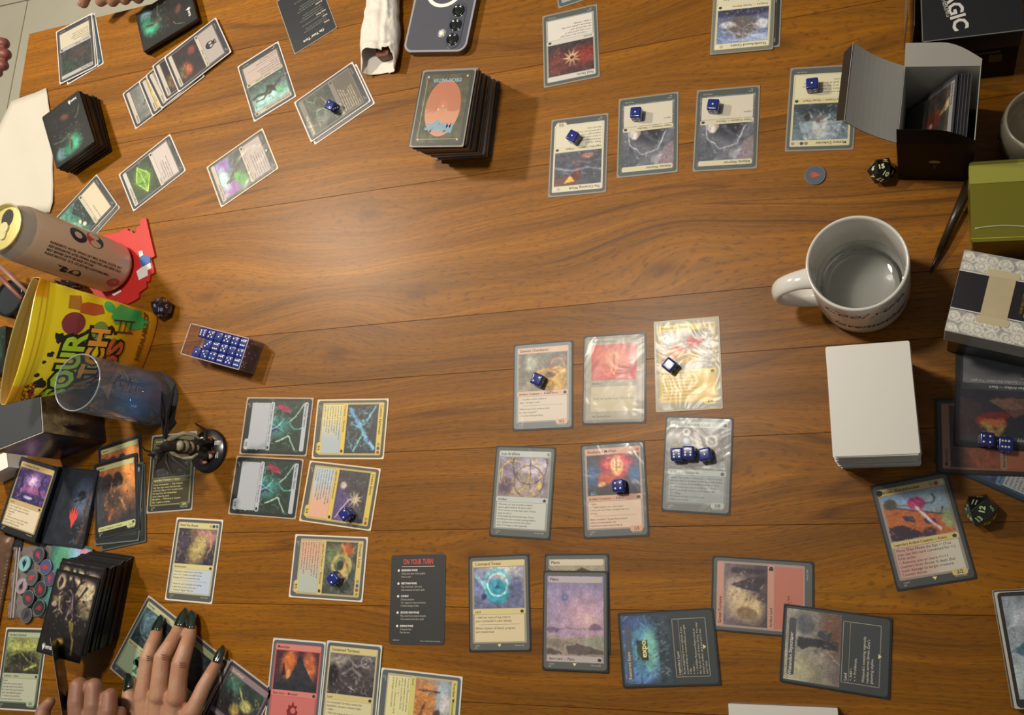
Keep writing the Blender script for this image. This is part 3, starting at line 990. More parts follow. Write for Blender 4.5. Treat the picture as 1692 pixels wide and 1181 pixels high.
c = card('upside-down black card with a red and gold flame picture, right edge', xy=(at(1645, 655, 2).x, at(1645, 655, 2).y, radians(173)), z=2.0, sl='131213', border='191819', kind='full', fc='222222', bar='3c4044', name='Copy', tb='6d6f74', typ='Token Artifact — Shard', seed=20, group='cards at the right edge', ink='b8bcc0',
         art=[('G', '2c2a3c', '2a2634'), ('P', [(0, 0), (.5, 0), (.4, .3), (0, .35)], '222430'), ('P', [(.6, .0), (1, 0), (1, .5), (.7, .42)], '403034'), ('P', [(0, .35), (.25, .3), (.5, .5), (0, .52)], '64483e'), ('E', .55, .24, .22, .07, 0, '8e3420', .3), ('E', .53, .22, .17, .05, 0, 'c86a30', .4), ('L', [(.4, .2), (.5, .08), (.62, .2)], .06, '9c8a4c'), ('E', .5, .31, .22, .04, -8, '7c1c18', .2), ('S', 26, ['e09a40', '9a3820', '8c8448'], .08, .012, (.36, .08, .7, .28)), ('P', [(.1, .4), (.4, .38), (.6, .47), (.3, .5)], '7a5a4c')],
         rules=['{1}, •: Sacrifice this token: You gain', '1 life.'], tsz=3.2, foot=False)
for o in c.children:
    if o.name.startswith('lettering'):
        o['label'] = 'pale lettering'
D('blue die showing four, left of the pair on the cards at the right edge', 1631, 725, 4, -8, 2.0)
D('blue die showing six, right of the pair on the cards at the right edge', 1662, 733, 6, 82, 2.0)

# --- top right player (cards seen upside down)
card('upside-down white card with a fiery pinwheel flower picture', [(991.3, 127), (900.3, 146.6), (896.5, 25.4), (985.4, 7.6)], sl='8a857c', border='525a54', fc='9c9c96', bar='c9c6c0', tb='d6d0c8', name='Petal Storm', typ='Sorcery', group=R3, seed=21,
     art=[('G', '4a3434', '3c3034'), ('E', .2, .5, .25, .3, 0, '8a3830', .9), ('E', .75, .4, .3, .35, 0, '6c3838', .9), ('RAY', .48, .5, 10, .05, .2, 'd8b088'), ('E', .48, .5, .04, .05, 0, '3a2420', .3), ('S', 24, ['9c4a3c', '241c20', 'a87060'], .14, .012), ('N', .3, 10)],
     rules=['•, •: Creatures you control get', '+1/+1 until end of turn. If', 'this was kicked, add •.', 'Whenever a player casts this,', 'it deals 2 damage.'], tsz=3.0)
card('sliver of an upside-down card at the top edge above the pinwheel card', xy=(at(948, 2, .2).x + 8, at(948, 2, .2).y + 44, radians(188)), sl='8a857c', border='525a54', fc='5c5c5a', bar='9aa0a4', tb='c8c4bc', group=R3, seed=22, name='Keep Watch', typ='Instant', art=[('G', '445060', '303844')])
card('dark-bordered card mostly hidden beneath the blue snow riders card', xy=(at(1236, 22, .2).x + 2, at(1236, 22, .2).y + 3, radians(174.5)), sl='8a857c', border='2c2c2c', fc='3c3a38', bar='777777', tb='888888', group=R3, seed=23)
card('upside-down cream card with riders over blue snow, cut by the top edge', xy=(at(1228, 22, 1.2).x, at(1228, 22, 1.2).y + .5, radians(174.5)), z=1.1, sl='8a857c', border='7a7868', fc='cfc8a8', bar='ddd6b6', tb='d9d3b8', name='Thunderbound Cavalry', typ='Creature — Human Warrior', mana=('b8b2a0', 'e8e0c0'), group=R3, seed=24,
     art=[('G', '7c90bc', '5c6078'), ('E', .3, .12, .4, .12, 0, 'a8b4d4', .8), ('E', .5, .5, .3, .3, 0, '6c6460', .5), ('E', .5, .25, .1, .15, 0, '706868', .6), ('E', .12, .5, .12, .14, 0, 'd8d8e0', .6), ('E', .8, .55, .14, .1, 0, 'c9cbd6', .6), ('E', .5, .9, .6, .12, 0, '3a3c58', .6), ('S', 60, ['8c8278', '494448', 'c8c4cc', '5c6c94', 'b08c78'], .08, .012, (.1, .2, .9, 1)), ('S', 12, ['c8d4ec'], .4, .012, (0, 0, 1, .5), 20), ('N', .2, 12)],
     rules=['First strike', 'Raid — When this creature enters, if you', 'attacked this turn, create a 1/1 white', 'Human creature token that is tapped and', 'attacking.'], tsz=2.8)
MER = [('G', '5c606c', '6c6e78'), ('E', .2, .15, .2, .1, 0, 'a8aab4', .6), ('P', [(.0, .0), (.35, .0), (.2, .3), (0, .4)], '8c7c84'), ('E', .45, .6, .3, .22, 0, '343642', .5), ('E', .4, .55, .14, .12, 0, '22222c', .3), ('L', [(.2, .35), (.5, .5), (.7, .75)], .05, '4a4c5a'), ('E', .75, .55, .1, .08, 0, 'd6d0cc', .3), ('E', .68, .62, .04, .1, 0, 'c4a890', .3), ('P', [(.6, .0), (1, .0), (1, .3), (.8, .35)], '4c525e'),
       ('L', [(.15, .55), (.3, .3), (.6, .25), (.85, .4), (.9, .8)], .014, 'c8ccd8'), ('L', [(.25, .8), (.2, .6)], .03, 'd8dce4'), ('L', [(.5, .9), (.6, .75), (.72, .7)], .014, 'b8a068'), ('S', 50, ['c8ccd4', '3c3e4c', '8c909c', '74687c'], .12, .013), ('N', .25, 12)]
card('upside-down token with a pale armoured fighter, left one of twins', [(1117.6, 283.3), (1019.7, 294.7), (1024.3, 164.6), (1121.4, 151.7)], sl='8a857c', border='4b5450', kind='full', bar='cdc6a8', tb='cfc8b6', name='Atlantis Warrior', typ='Token Creature — Warrior', rules=['', 'Vigilance'], art=MER, group='twin warrior tokens', seed=25)
card('upside-down token with a pale armoured fighter, right one of twins', [(1249.7, 277.4), (1144.2, 284), (1153.1, 150.7), (1256, 140.5)], sl='8a857c', border='4b5450', kind='full', bar='cdc6a8', tb='cfc8b6', name='Atlantis Warrior', typ='Token Creature — Warrior', rules=['', 'Vigilance'], art=MER, group='twin warrior tokens', seed=25)
card('upside-down cream card with a red dragon above grey waves', [(1000.5, 318.5), (906.5, 325.5), (912.5, 199.4), (1005, 186)], sl='8a857c', border='525455', fc='c9c4b0', bar='d3ccb4', tb='d6d0ba', name='The Crowning Winds', typ='Legendary Creature — Dragon', pt='5/5', mana=('b8b2a0', 'd8d0c0'), group=R3, seed=26,
     art=[('G', '484c58', '505460'), ('E', .8, .1, .3, .2, 0, '6a4c48', .9), ('P', [(.55, .0), (.7, .15), (.62, .4), (.52, .5), (.42, .35)], '6c3028'), ('L', [(.55, .1), (.5, .5), (.6, .75)], .04, '7c3830', .5), ('L', [(.5, .6), (.2, .85), (.05, .9)], .03, '703830', .4), ('E', .3, .85, .14, .08, 0, 'a87868', .7), ('P', [(.55, .1), (.8, .05), (.66, .3)], 'd8b04c'), ('L', [(0, .4), (.3, .5), (.6, .42), (1, .55)], .03, '7f8aa0'), ('L', [(0, .7), (.3, .62), (.5, .7)], .03, '6d7890'), ('S', 34, ['8a94a8', '2c303c', '5c3c3c'], .16, .014, (0, .2, 1, 1), 15), ('N', .3, 10)],
     rules=['Flying, vigilance', 'Whenever you attack with one', 'or more other creatures, this', 'creature gets +1/+1 for each', 'until end of turn. It is tapped', 'this turn only.'], tsz=2.9)
card('cream card with a silver fountain statue, partly under the open box flap', [(1411.2, 246.4), (1296.1, 250.3), (1307.6, 113), (1416, 107)], sl='8a857c', border='565a5c', fc='cbc49e', bar='d6cd9c', tb='dcd5b4', name='Mystery Defender', typ='Legendary Creature — Human Wizard', mana=('8a8478', '4c4c58', 'c8c0a8', '9a948c'), group=R3, seed=27,
     art=[('G', '6c808c', '4c5860'), ('P', [(.2, .0), (.8, .0), (.9, .5), (.1, .5)], '8c9ca8'), ('E', .5, .35, .14, .3, 0, 'b4b8ba', .4), ('E', .52, .6, .1, .14, 0, '6c6460', .4), ('L', [(.5, .7), (.48, .95)], .03, 'd4d8d8', .4), ('L', [(.3, .95), (.35, .6), (.5, .5)], .02, 'a8b8bc'), ('L', [(.75, .9), (.66, .6)], .02, 'b8c4c8'), ('E', .75, .62, .06, .1, 0, '3c3430', .3), ('E', .5, .85, .5, .14, 0, '303a40', .9), ('S', 44, ['c8d0d4', '3c464c', '8c9aa4'], .14, .012), ('N', .25, 12)],
     rules=['Flying', 'Whenever you cast a noncreature', 'spell, create a 1/1 blue and white', 'counter on it. You may cast instant and', 'sorcery spells as though they had flash.', 'Draw a card.'], tsz=2.8)
D('blue die showing one on the dragon card', 945, 223.5, 1, -35)
D('blue die showing one on the left warrior token', 1049.5, 184.5, 1, -6)
D('blue die showing one on the right warrior token', 1177.5, 171.5, 1, -12)
D('blue die showing one on the silver fountain card', 1341.5, 136.5, 1, -3)

# --- bottom left player
LI = [('G', '2c3a34', '28342f'), ('L', [(.05, .1), (.3, .2), (.45, .35), (.6, .5)], .02, '9cc8b8'), ('L', [(.95, .15), (.7, .3), (.8, .5)], .02, 'c0dcc8'), ('L', [(.5, .0), (.55, .2), (.4, .35), (.6, .45)], .015, '6fb8a8'), ('L', [(.1, .95), (.3, .8), (.35, .6)], .024, 'cfe4c4'), ('L', [(.95, .8), (.75, .7), (.6, .85)], .022, 'd4e8c8'),
      ('E', .5, .5, .2, .2, 0, '3c7c78', .8), ('E', .55, .55, .08, .1, 0, '2c3c60', .4), ('L', [(.35, .4), (.5, .5), (.6, .65), (.75, .62)], .016, '8ad8cc'), ('L', [(.3, .55), (.45, .6), (.6, .4)], .014, '68c0b4'), ('E', .14, .42, .06, .12, 20, '9c2c4c', .3), ('E', .78, .82, .06, .12, 50, 'a0304c', .3), ('S', 60, ['1c2422', '7cc4b4', 'b4d4b8', '3c5c50'], .14, .012), ('N', .25, 12)]
for (q, wh, sd) in (([(519, 658.3), (506, 753.3), (397, 749), (408.2, 657.1)], 'upper', 30), ([(503.5, 759.5), (488, 854), (377, 849), (391.5, 755.5)], 'lower', 30)):
    card('sideways dark token with green lightning and a horned beast, %s of the matching pair' % wh, q, sl='a8987f', border='25282c', kind='full', bar='aeb4c0', tb='a8acb4', name='Phyrexian Germ', typ='Token Creature — Phyrexian Germ', rules=['', '', 'x', ''], pt='0/0', art=LI, group='twin sideways lightning tokens', seed=sd, foot=True)
card('sideways gold card with bright blue crystal branches, right of the upper lightning token', [(643.8, 657.1), (634.5, 759.2), (514.4, 758.3), (525, 660.1)], sl='d8c6a4', border='54544e', fc='b5a468', bar='d2b95c', tb='d4c896', tb2='a8b4bc', name='Catalytic Elementals', typ='Creature — Elemental', pt='4/4', mana=('a88c50', '3c5c8c', '9c4c3c'), group=R4, seed=31,
     art=[('G', '404248', '3a3c3e'), ('L', [(.1, .9), (.5, .5), (.9, .1)], .05, '5c94c8'), ('L', [(.05, .1), (.4, .4), (.5, .6)], .03, '74b4d0', .5), ('L', [(.3, .35), (.45, .6), (.4, .8)], .03, '6ca8cc', .5), ('L', [(.95, .7), (.6, .45), (.3, .6)], .03, '7fd0b8', .4), ('L', [(.9, .05), (.7, .35)], .04, '80bce0'), ('S', 80, ['88c4dc', '4c78a4', '9cd8d4', '2c3438'], .16, .011, (.05, .2, .95, .95)), ('N', .2, 12)],
     rules=['Whenever you cast an instant or', 'sorcery spell, Elementals you', 'control get +1/+0 and gain', 'trample until end of turn.', 'Then draw a card for each', 'creature with power 4 or', 'greater you control.'], tsz=2.8)
card('sideways gold card with white sparks in a dark sky and a die', [(630, 777), (613.5, 873.5), (495, 854.5), (511, 767)], sl='d8c6a4', border='54544e', fc='b5a468', bar='d2b95c', tb='b4c0c8', tb2='d8a890', name='Dream Storm', typ='Legendary Enchantment', pt='3/4', mana=('a88c50', '9c4c3c'), group=R4, seed=32,
     art=[('G', '4a4648', '524c50'), ('E', .8, .8, .4, .3, 0, '5c4c7c', .9), ('L', [(.6, .3), (.55, .5), (.75, .75), (.95, .9)], .02, 'c8b4cc'), ('E', .3, .8, .07, .1, 0, 'c8b8b0', .5), ('RAY', .55, .35, 9, .02, .16, 'c8b49c'), ('S', 26, ['d4c4ac', '8c84a8', 'a89c94'], .06, .01, (.15, .1, .95, .9)), ('N', .2, 10)],
     rules=['Whenever an opponent is dealt', 'noncombat damage, you may tap', 'or untap target permanent.', 'Tap four untapped creatures', 'you control: It deals 2 damage', 'to any target. Activate only', 'as a sorcery.'], tsz=2.8)
card('sideways gold card with a golden coiled beast and a die, below the spark card', [(608.1, 887.4), (599, 995.3), (477.7, 986.3), (488.8, 881.5)], sl='d8d0c4', border='5a5c5e', fc='b0a478', bar='cfb878', tb='d0a890', tb2='b0b8ae', name='Omnath, Locus', typ='Legendary Creature — Elemental', pt='4/5', mana=('a88c50', '3c5c8c', '9c4c3c', '8c9c4c'), group=R4, seed=33,
     art=[('G', '4c5250', '4a504a'), ('E', .3, .7, .2, .3, 0, '70805c', .9), ('E', .15, .3, .14, .2, 0, 'a85c38', .8), ('L', [(.05, .5), (.2, .35), (.35, .3), (.5, .4)], .05, 'c88048'), ('A', .45, .45, .2, .05, 'bca868'), ('E', .55, .4, .12, .14, 0, 'd4b468', .5), ('E', .45, .5, .1, .1, 0, '343a38', .3), ('L', [(.3, .3), (.45, .2), (.7, .25), (.85, .5)], .04, '9c9868', .4), ('S', 50, ['c4a868', '3c4440', '8ca480', 'b46c40'], .12, .012), ('N', .25, 12)],
     rules=['When this creature enters, draw', 'a card. Whenever a land enters', 'under your control, you gain 4', 'life if this is the first time,', 'add •••• if it is the second,', 'and it deals 4 damage to each', 'opponent if it is the third.'], tsz=2.8)
D('blue die showing two on the white-spark card', 568, 849, 2, 40)
D('blue die showing two on the golden coiled beast card', 548, 956, 2, 42)

card('upright gold enchantment card with a pale root shape, above the hand with dark nails', [(292, 853.8), (370.3, 858.5), (351.3, 998.4), (271.9, 991.3)], sl='d6cfca', border='56564f', fc='aeb09c', bar='cfc48c', tb='cfccb0', tb2='b8c4d8', name='Read the Roots', typ='Enchantment', mana=('b0a47c', '3c3c40', '4c6c9c'), group=R4, seed=34,
     art=[('G', '403c44', '3a3740'), ('E', .75, .2, .3, .25, 0, 'b0837c', .9), ('E', .55, .6, .22, .4, 25, '9c8c5c', .7), ('E', .6, .5, .14, .3, 25, 'bca870', .8), ('E', .4, .1, .1, .12, 0, '7c6454', .6), ('L', [(.85, .1), (.9, .5), (.8, .8)], .03, 'c89068', .5), ('E', .15, .5, .14, .3, 0, '4c4454', .8), ('S', 60, ['d0c090', '342c34', '8c7868', '6c6070'], .12, .011), ('N', .25, 12)],
     rules=['Whenever a creature you control dies,', 'put a +1/+1 counter on a spell counter.', 'Damage can\'t be prevented this turn.', '-', '"Under the earth, the Elders are waiting.', 'A spirit once touched them, and ..."', '—Simbanet "Ripper" Heronus'], tsz=2.5)
mo = card('red mountain card with a black peak against orange glow, bottom edge of the picture', [(453, 1055.5), (541, 1061.5), (524, 1212), (433, 1206)], sl='c3ccc8', border='5a5c66', kind='modern', fc='b0605c', bar='d08078', tb='c8706c', name='Mountain', typ='Basic Land — Mountain', group=R4, seed=35,
     art=[('G', '542c34', '37343c'), ('E', .32, .3, .16, .35, 15, 'c46c3c', .7), ('E', .8, .35, .14, .35, -10, 'c06a44', .7), ('E', .32, .6, .05, .14, 0, 'e0a068', .6), ('E', .75, .55, .06, .12, 0, 'd89868', .6), ('P', [(.56, .0), (.68, .35), (.9, .75), (1, 1), (.1, 1), (.4, .6), (.5, .3)], '33343a'), ('P', [(.2, .25), (.26, .6), (.14, .7)], '3a2428'), ('E', .5, .95, .6, .14, 0, '2c2e36', .5), ('N', .25, 12)], rules=[''], foot=False)
g = prism(ellipse(7.5, 8.5, 0, -24), .62, .74)
put(mo, 'fire_symbol', prism([(7 * s_ * cos(t_ / 2.6) , -25 + 8 * s_ * sin(t_ / 2.6)) for t_, s_ in zip(range(16), (1, .7, 1.1, .75, 1.25, .7, 1.1, .8, 1, .9, 1, .9, 1, .9, 1, .9))], .62, .74), '7c2c30', wave=0)
put(mo, 'fire_core', prism(ellipse(3.2, 3, 1, -24, 12), .74, .8), 'c8706c', wave=0)
card('gold land card with grey coiling shapes, right beside the mountain card', [(543, 1062), (633, 1069), (616, 1219), (524, 1212)], z=1.1, sl='c3ccc8', border='5a5c5a', fc='b4ac90', bar='cfc088', tb='d4cca4', name='Unclaimed Territory', typ='Land', group=R4, seed=36,
     art=[('G', '6c6468', '3c383c'), ('E', .25, .25, .25, .2, 0, 'b0a898', .8), ('E', .5, .45, .3, .3, 0, '4a4448', .6), ('E', .1, .55, .12, .3, 0, '2c282c', .5), ('L', [(.1, .2), (.4, .1), (.6, .3), (.8, .2)], .03, '8c8484'), ('L', [(.3, .5), (.5, .35), (.7, .5), (.6, .7)], .03, '7c7478'), ('A', .8, .15, .1, .02, '948c94'), ('S', 60, ['c4bcac', '2c282c', '6c6468'], .12, .012), ('L', [(.45, .8), (.6, .86)], .01, 'e0dcd0'), ('N', .25, 12)],
     rules=['As Unclaimed Territory enters the', 'battlefield, choose a creature type.', '•: Add •.', '•: Add one mana of any color. Spend', 'this mana only to cast a creature', 'spell of the chosen type.'], tsz=2.9)
card('sideways gold land card with orange rock spires, right end of the bottom row', [(765, 1122), (755, 1226), (618, 1215), (633, 1111.5)], z=.2, sl='cfd2c0', border='5c6068', fc='b4ac8c', bar='d0c878', tb='dcd6a0', name='Frontier Monument', typ='Land', group=R4, seed=37, ink='3a3428',
     art=[('G', '8a94a0', 'b07a54'), ('E', .3, .2, .3, .2, 0, 'a8b8c4', .7), ('E', .4, .15, .16, .14, 0, 'c8c4c4', .6), ('P', [(.1, .4), (.2, .5), (.15, .9), (.0, .95)], 'c88c5c'), ('P', [(.3, .4), (.6, .45), (.9, .4), (1, 1), (.2, 1)], 'c4844c'), ('L', [(.2, .3), (.2, .9)], .02, '6c3c24'), ('E', .6, .35, .1, .1, 0, '4c3c34', .4), ('L', [(.4, .7), (.7, .85)], .03, '7c4438'), ('S', 30, ['e0b078', '7c4830'], .14, .012, (0, .4, 1, 1), 80), ('N', .2, 10)],
     rules=['Frontier Monument enters', 'tapped unless you control', 'two or more other lands.', '•: Add •, •, or •.', 'Channel — Discard the card,', 'and target creature gets'], tsz=2.9)

# --- cards of the player at the top left
WH = 'cfc8c4'
X1 = [('G', '9cc4c0', '2f4440'), ('E', .6, .3, .3, .2, 0, 'a8d4d4', .8), ('L', [(.0, .75), (.3, .55), (.5, .4), (.8, .55), (.95, .5)], .05, '3a3a30'), ('P', [(.3, .3), (.45, .45), (.6, .5), (.5, .75), (.35, .6)], '2c3028'), ('L', [(.5, .5), (.7, .3), (.9, .35)], .03, '4a4a34'), ('E', .2, .3, .12, .1, 0, '5cb07c', .9), ('S', 30, ['a8c8b8', '1c2c2a', '5a5c40'], .12, .012), ('N', .25, 10)]
card('upside-down card with a dark horned beast over teal water', [(489.4, 159.8), (420.3, 203), (392.1, 110), (460.6, 67)], sl=WH, border='34363a', fc='5c5a58', bar='b4ab98', tb='b4a49c', name='Gravebreaker Leviathan', typ='Creature — Zombie Leviathan', mana=('bbb', '3c3c3c'.lower()) if False else ('a8a094', '3c3a38'), group=R5, seed=41, art=X1,
     rules=['When this creature enters,', 'return up to two creature', 'cards from your graveyard to', 'your hand.', '-', '"It rose with every drowned', 'thing still clinging to it."'], tsz=2.8)
card('lower white-edged card peeking out beneath the dark enchantment card with the die', [(521.5, 241), (493, 173), (589, 103.5), (618.5, 172)], z=.2, sl=WH, border='4a4c4e', fc='6a6a68', bar='888888', tb='8c8c88', group=R5, seed=42, foot=False)
card('dark card with faint green swirls and a blue die on it', [(515, 236), (487, 169.5), (583, 101.5), (611, 167)], z=1.1, sl=WH, border='3a3c3c', kind='modern', fc='6c6a64', bar='77746c', tb='5c564e', ink='d8cfae', name='Shadowspear Rite', typ='Enchantment', group=R5, seed=43,
     art=[('G', '484c44', '3c403c'), ('E', .25, .4, .14, .25, 30, '6c6a6c', .8), ('A', .4, .4, .12, .02, '5c8c68'), ('L', [(.1, .2), (.25, .25), (.2, .4)], .014, '98a878'), ('L', [(.9, .15), (.75, .3), (.85, .45)], .014, '5ca070'), ('L', [(.2, .8), (.4, .6), (.6, .7), (.8, .6)], .014, '98a890'), ('S', 30, ['6c8c6c', '2c3430', '8c8c78'], .1, .011), ('N', .25, 10)],
     rules=['Whenever another creature you', 'control dies, put a counter on', 'this enchantment, then each', 'opponent loses 1 life.', '• Remove three counters:', 'Return target creature card', 'from your graveyard to your', 'hand.'], tsz=2.7)
D('blue die showing two on the dark enchantment card near the clear deck', 544, 172.5, 2, 60, 1.9)
card('card with a bright green pointed crystal figure, lying alone', [(221, 351.1), (196.9, 287.1), (280.7, 221), (307.4, 282)], sl=WH, border='34383a', fc='6c6c6c', bar='c0bcb4', tb='beb4b0', name='Golgari Keyrune', typ='Artifact', group=R5, seed=44,
     art=[('G', '3c4a38', '2c3a30'), ('E', .5, .5, .35, .4, 0, '4c6c34', .8), ('P', [(.1, .5), (.5, .2), (.9, .45), (.5, .8)], '6c9c38'), ('L', [(.1, .5), (.5, .2), (.92, .45), (.5, .8), (.1, .5)], .02, 'b8d870'), ('L', [(.1, .5), (.5, .5), (.92, .45)], .016, 'c8e084'), ('L', [(.5, .2), (.5, .8)], .016, 'a0cc5c'), ('L', [(.5, .2), (.35, .5), (.5, .8)], .012, '3c6420'), ('S', 16, ['8cb454', '1c2c1c'], .1, .012), ('N', .2, 10)],
     rules=['•: Add • or •.', '••: This artifact becomes a', '2/2 black and green Insect', 'artifact creature with', 'deathtouch until end of turn.'], tsz=2.9)
card('card with a purple and green misty ruin, lying alone', [(365.8, 343.5), (341.7, 275.6), (433.3, 211.6), (461.2, 278.7)], sl='dcc4a8', border='2c3436', fc='5c5856', bar='b4a89c', tb='a89c98', name='Poison Horror', typ='Legendary Creature — Horror', group=R5, seed=45,
     art=[('G', '8cb4b4', '3c4a40'), ('E', .15, .3, .2, .35, 0, '8c5ca0', .9), ('E', .85, .25, .22, .3, 0, '8464a8', .9), ('E', .5, .15, .3, .16, 0, 'b8dcdc', .8), ('P', [(.3, .3), (.4, .25), (.55, .55), (.7, .8), (.5, .7), (.35, .5)], '4a4c44'), ('L', [(.35, .2), (.5, .5), (.75, .7)], .03, '545048', .5), ('E', .35, .65, .12, .14, 0, '5cb858', .7), ('E', .2, .8, .16, .2, 0, '4c8c4c', .8), ('E', .8, .85, .3, .25, 0, '34403c', .9), ('N', .25, 10)],
     rules=['Flying', 'At the beginning of each player\'s', 'upkeep, that player loses life.', 'Whenever a creature dies, you', 'may pay •. If you do, draw a', 'card and put a counter on', 'target creature you control.'], tsz=2.7)
tri_mark(bpy.data.objects['playing_card.%03d' % (sum(1 for o in bpy.data.objects if o.name.startswith('playing_card')) - 1)], 1.0)
# pair near the can
card('lower card of the pair half under the can, its edge showing', [(131, 430), (96, 364), (156, 296), (192, 350)], z=.2, sl='a8a8a4', border='4c5254', fc='666666', bar='888888', tb='888888', group=R5, seed=46, foot=False)
card('card with a teal night scene, upper card of the pair half under the can', [(126, 424), (92.7, 353.7), (152.4, 291.4), (188, 344)], z=1.1, sl='b4b0a8', border='3c4244', fc='5c5c58', bar='c0b8a4', tb='ccc0a8', name='Sultai Moonrite', typ='Instant', group=R5, seed=47,
     art=[('G', '5ca08c', '34504c'), ('E', .3, .3, .2, .2, 0, '8ccab0', .9), ('P', [(.0, .9), (.3, .6), (.5, .7), (.8, .5), (1, .8), (1, 1), (0, 1)], '2c3c3a'), ('E', .25, .7, .06, .08, 0, 'd8dcb0', .4), ('E', .4, .6, .05, .06, 0, 'c8d8b0', .4), ('S', 30, ['a8d0b8', '20302c', 'c8d0a0'], .08, .012), ('N', .25, 10)], rules=['', 'Search target library.'], tsz=2.9)
# fan of five lands
SW_ = [('G', '2c2428', '282228'), ('E', .3, .35, .2, .2, 0, '8c4030', .8), ('E', .3, .4, .1, .12, 0, 'c8643c', .6), ('E', .3, .15, .2, .14, 0, '5c5238', .8), ('E', .75, .75, .12, .16, 0, '7c3c34', .8), ('S', 26, ['6c6a40', '241c20', 'b4583c'], .08, .012, (.1, .05, .5, .5)), ('N', .3, 10)]
GY = [('G', '686c68', '8c908a'), ('E', .5, .9, .5, .3, 0, 'a8aca4', .8), ('E', .4, .35, .03, .03, 0, '2c302e', .3), ('E', .46, .42, .03, .03, 0, '2c302e', .3), ('N', .2, 6)]
YL = [('G', 'bca860', 'a89044'), ('S', 14, ['6c5c24', 'd8c88c'], .2, .014), ('N', .2, 8)]
fan = [([(222.5, 218), (203.5, 155), (287, 88), (311, 148)], GY, 'lowest and leftmost card of the fan of five swamp cards, grey sky picture', .2),
       ([(252, 196), (231.5, 136), (313, 65), (337, 127)], YL, 'second card from the left of the fan of five swamp cards, yellow picture', 1.1),
       ([(270.5, 180), (243, 124), (321, 53), (348, 113)], [('G', 'a8a094', '6c645c'), ('N', .4, 8)], 'middle card of the fan of five swamp cards, pale grey picture', 2.0),
       ([(276, 169), (253, 108.5), (336, 42), (360, 103)], SW_, 'second card from the right of the fan of five, dark picture half covered', 2.9),
       ([(296, 152), (271.8, 95), (355.7, 28.2), (383, 87.6)], SW_, 'topmost card of the fan of five swamp cards, with a black skull symbol', 3.8)]
for i, (q, a_, l, z) in enumerate(fan):
    c = card(l, q, z=z, sl='c8c0bc', border='303236', fc='5c5a5a', bar='b8b0a4', tb='a49c98', name='Swamp', typ='Basic Land — Swamp', rules=[''], art=a_, group='fan of swamp cards', seed=50 + (i if i < 3 else 3))
    if i == 4:
        g = prism(ellipse(6, 7, 0, -22), .62, .74)
        g.add(box(0, -30.5, .68, 6.5, 4, .12))
        put(c, 'skull_symbol', g, '26262a', wave=0)
        g = prism(ellipse(2, 2.6, -2.6, -23.5, 12), .74, .8)
        g.add(prism(ellipse(2, 2.6, 2.6, -23.5, 12), .74, .8)).add(slab(.7, 3, .74, .8, 0, -1, -31)).add(slab(.7, 3, .74, .8, 0, 1, -31))
        put(c, 'skull_eyes', g, 'a49c98', wave=0)
# pair of cards by the table corner
card('lower card of the pair beside the table corner, dark teal edge showing', [(171, 104.5), (112.5, 140.5), (99, 56), (157, 22.5)], z=.2, sl=WH, border='2c3c44', fc='34505c', bar='5c8494', tb='4c6c7c', group=R5, seed=57, foot=False)
card('second card of the pile beside the table corner, shifted slightly', [(162.5, 107), (103, 139), (94, 53), (153.5, 21.5)], z=1.1, sl=WH, border='34363a', fc='5c5c5c', bar='888888', tb='888888', group=R5, seed=58, foot=False)
card('topmost card of the pile beside the table corner, dark forest picture', [(159, 111), (100, 140), (92.5, 52), (151.5, 22)], z=2.0, sl=WH, border='3c3e42', fc='5c5c5c', bar='a8a8a8', tb='c0b8a4', name='Bog Wraith', typ='Creature — Wraith', group=R5, seed=59,
     art=[('G', '3c3c3e', '34383a'), ('E', .8, .3, .3, .3, 0, '34443c', .9), ('E', .4, .6, .3, .3, 0, '443c3c', .9), ('S', 20, ['4c5c50', '262a2a', '5c4c48'], .1, .014), ('N', .3, 10)], rules=['Deathtouch', 'When this creature dies,', 'you may search your library', 'for a swamp card, reveal it', 'and put it into your hand.'], tsz=2.8)
# upside-down turn card at the top
tp = pose([(554.5, 44.8), (487.1, 92), (457.7, 3), (527, -42)], .2)
t2 = thing('reference_card', 'upside-down black turn reminder card at the top edge, left of the crumpled wrapper', 'card', (tp[0], tp[1], .2), tp[2])
put(t2, 'sleeve', slab(66, 91, 0, .4, 1), '9a8e80', wave=0)
put(t2, 'card_stock', slab(64, 89, .4, .55, 2), '22262c', wave=0, coat=.3)
put(t2, 'heading', text('On Your Turn', 5.4, 0, 34.5, .6, 'c', off=.03), 'd8d2c8', coat=0, wave=0)
g, g2 = G(), G()
for i, (h_, ls) in enumerate((('Untap', 2), ('Draw', 1), ('Main Phase', 3), ('Combat', 3), ('End', 1))):
    y_ = [27, 17, 9.5, -6, -22][i]
    g.add(text(h_, 3.2, -27, y_, .6, off=.03))
    for k in range(ls):
        g2.add(text(['your creatures and lands now', 'a card from your deck top', 'cast spells and creatures'][k], 2.9, -24, y_ - 3.6 - 3.5 * k, .6))
put(t2, 'lettering', g, 'c8c2b8', coat=0, wave=0)
put(t2, 'small_print', g2, '8c8880', coat=0, wave=0)

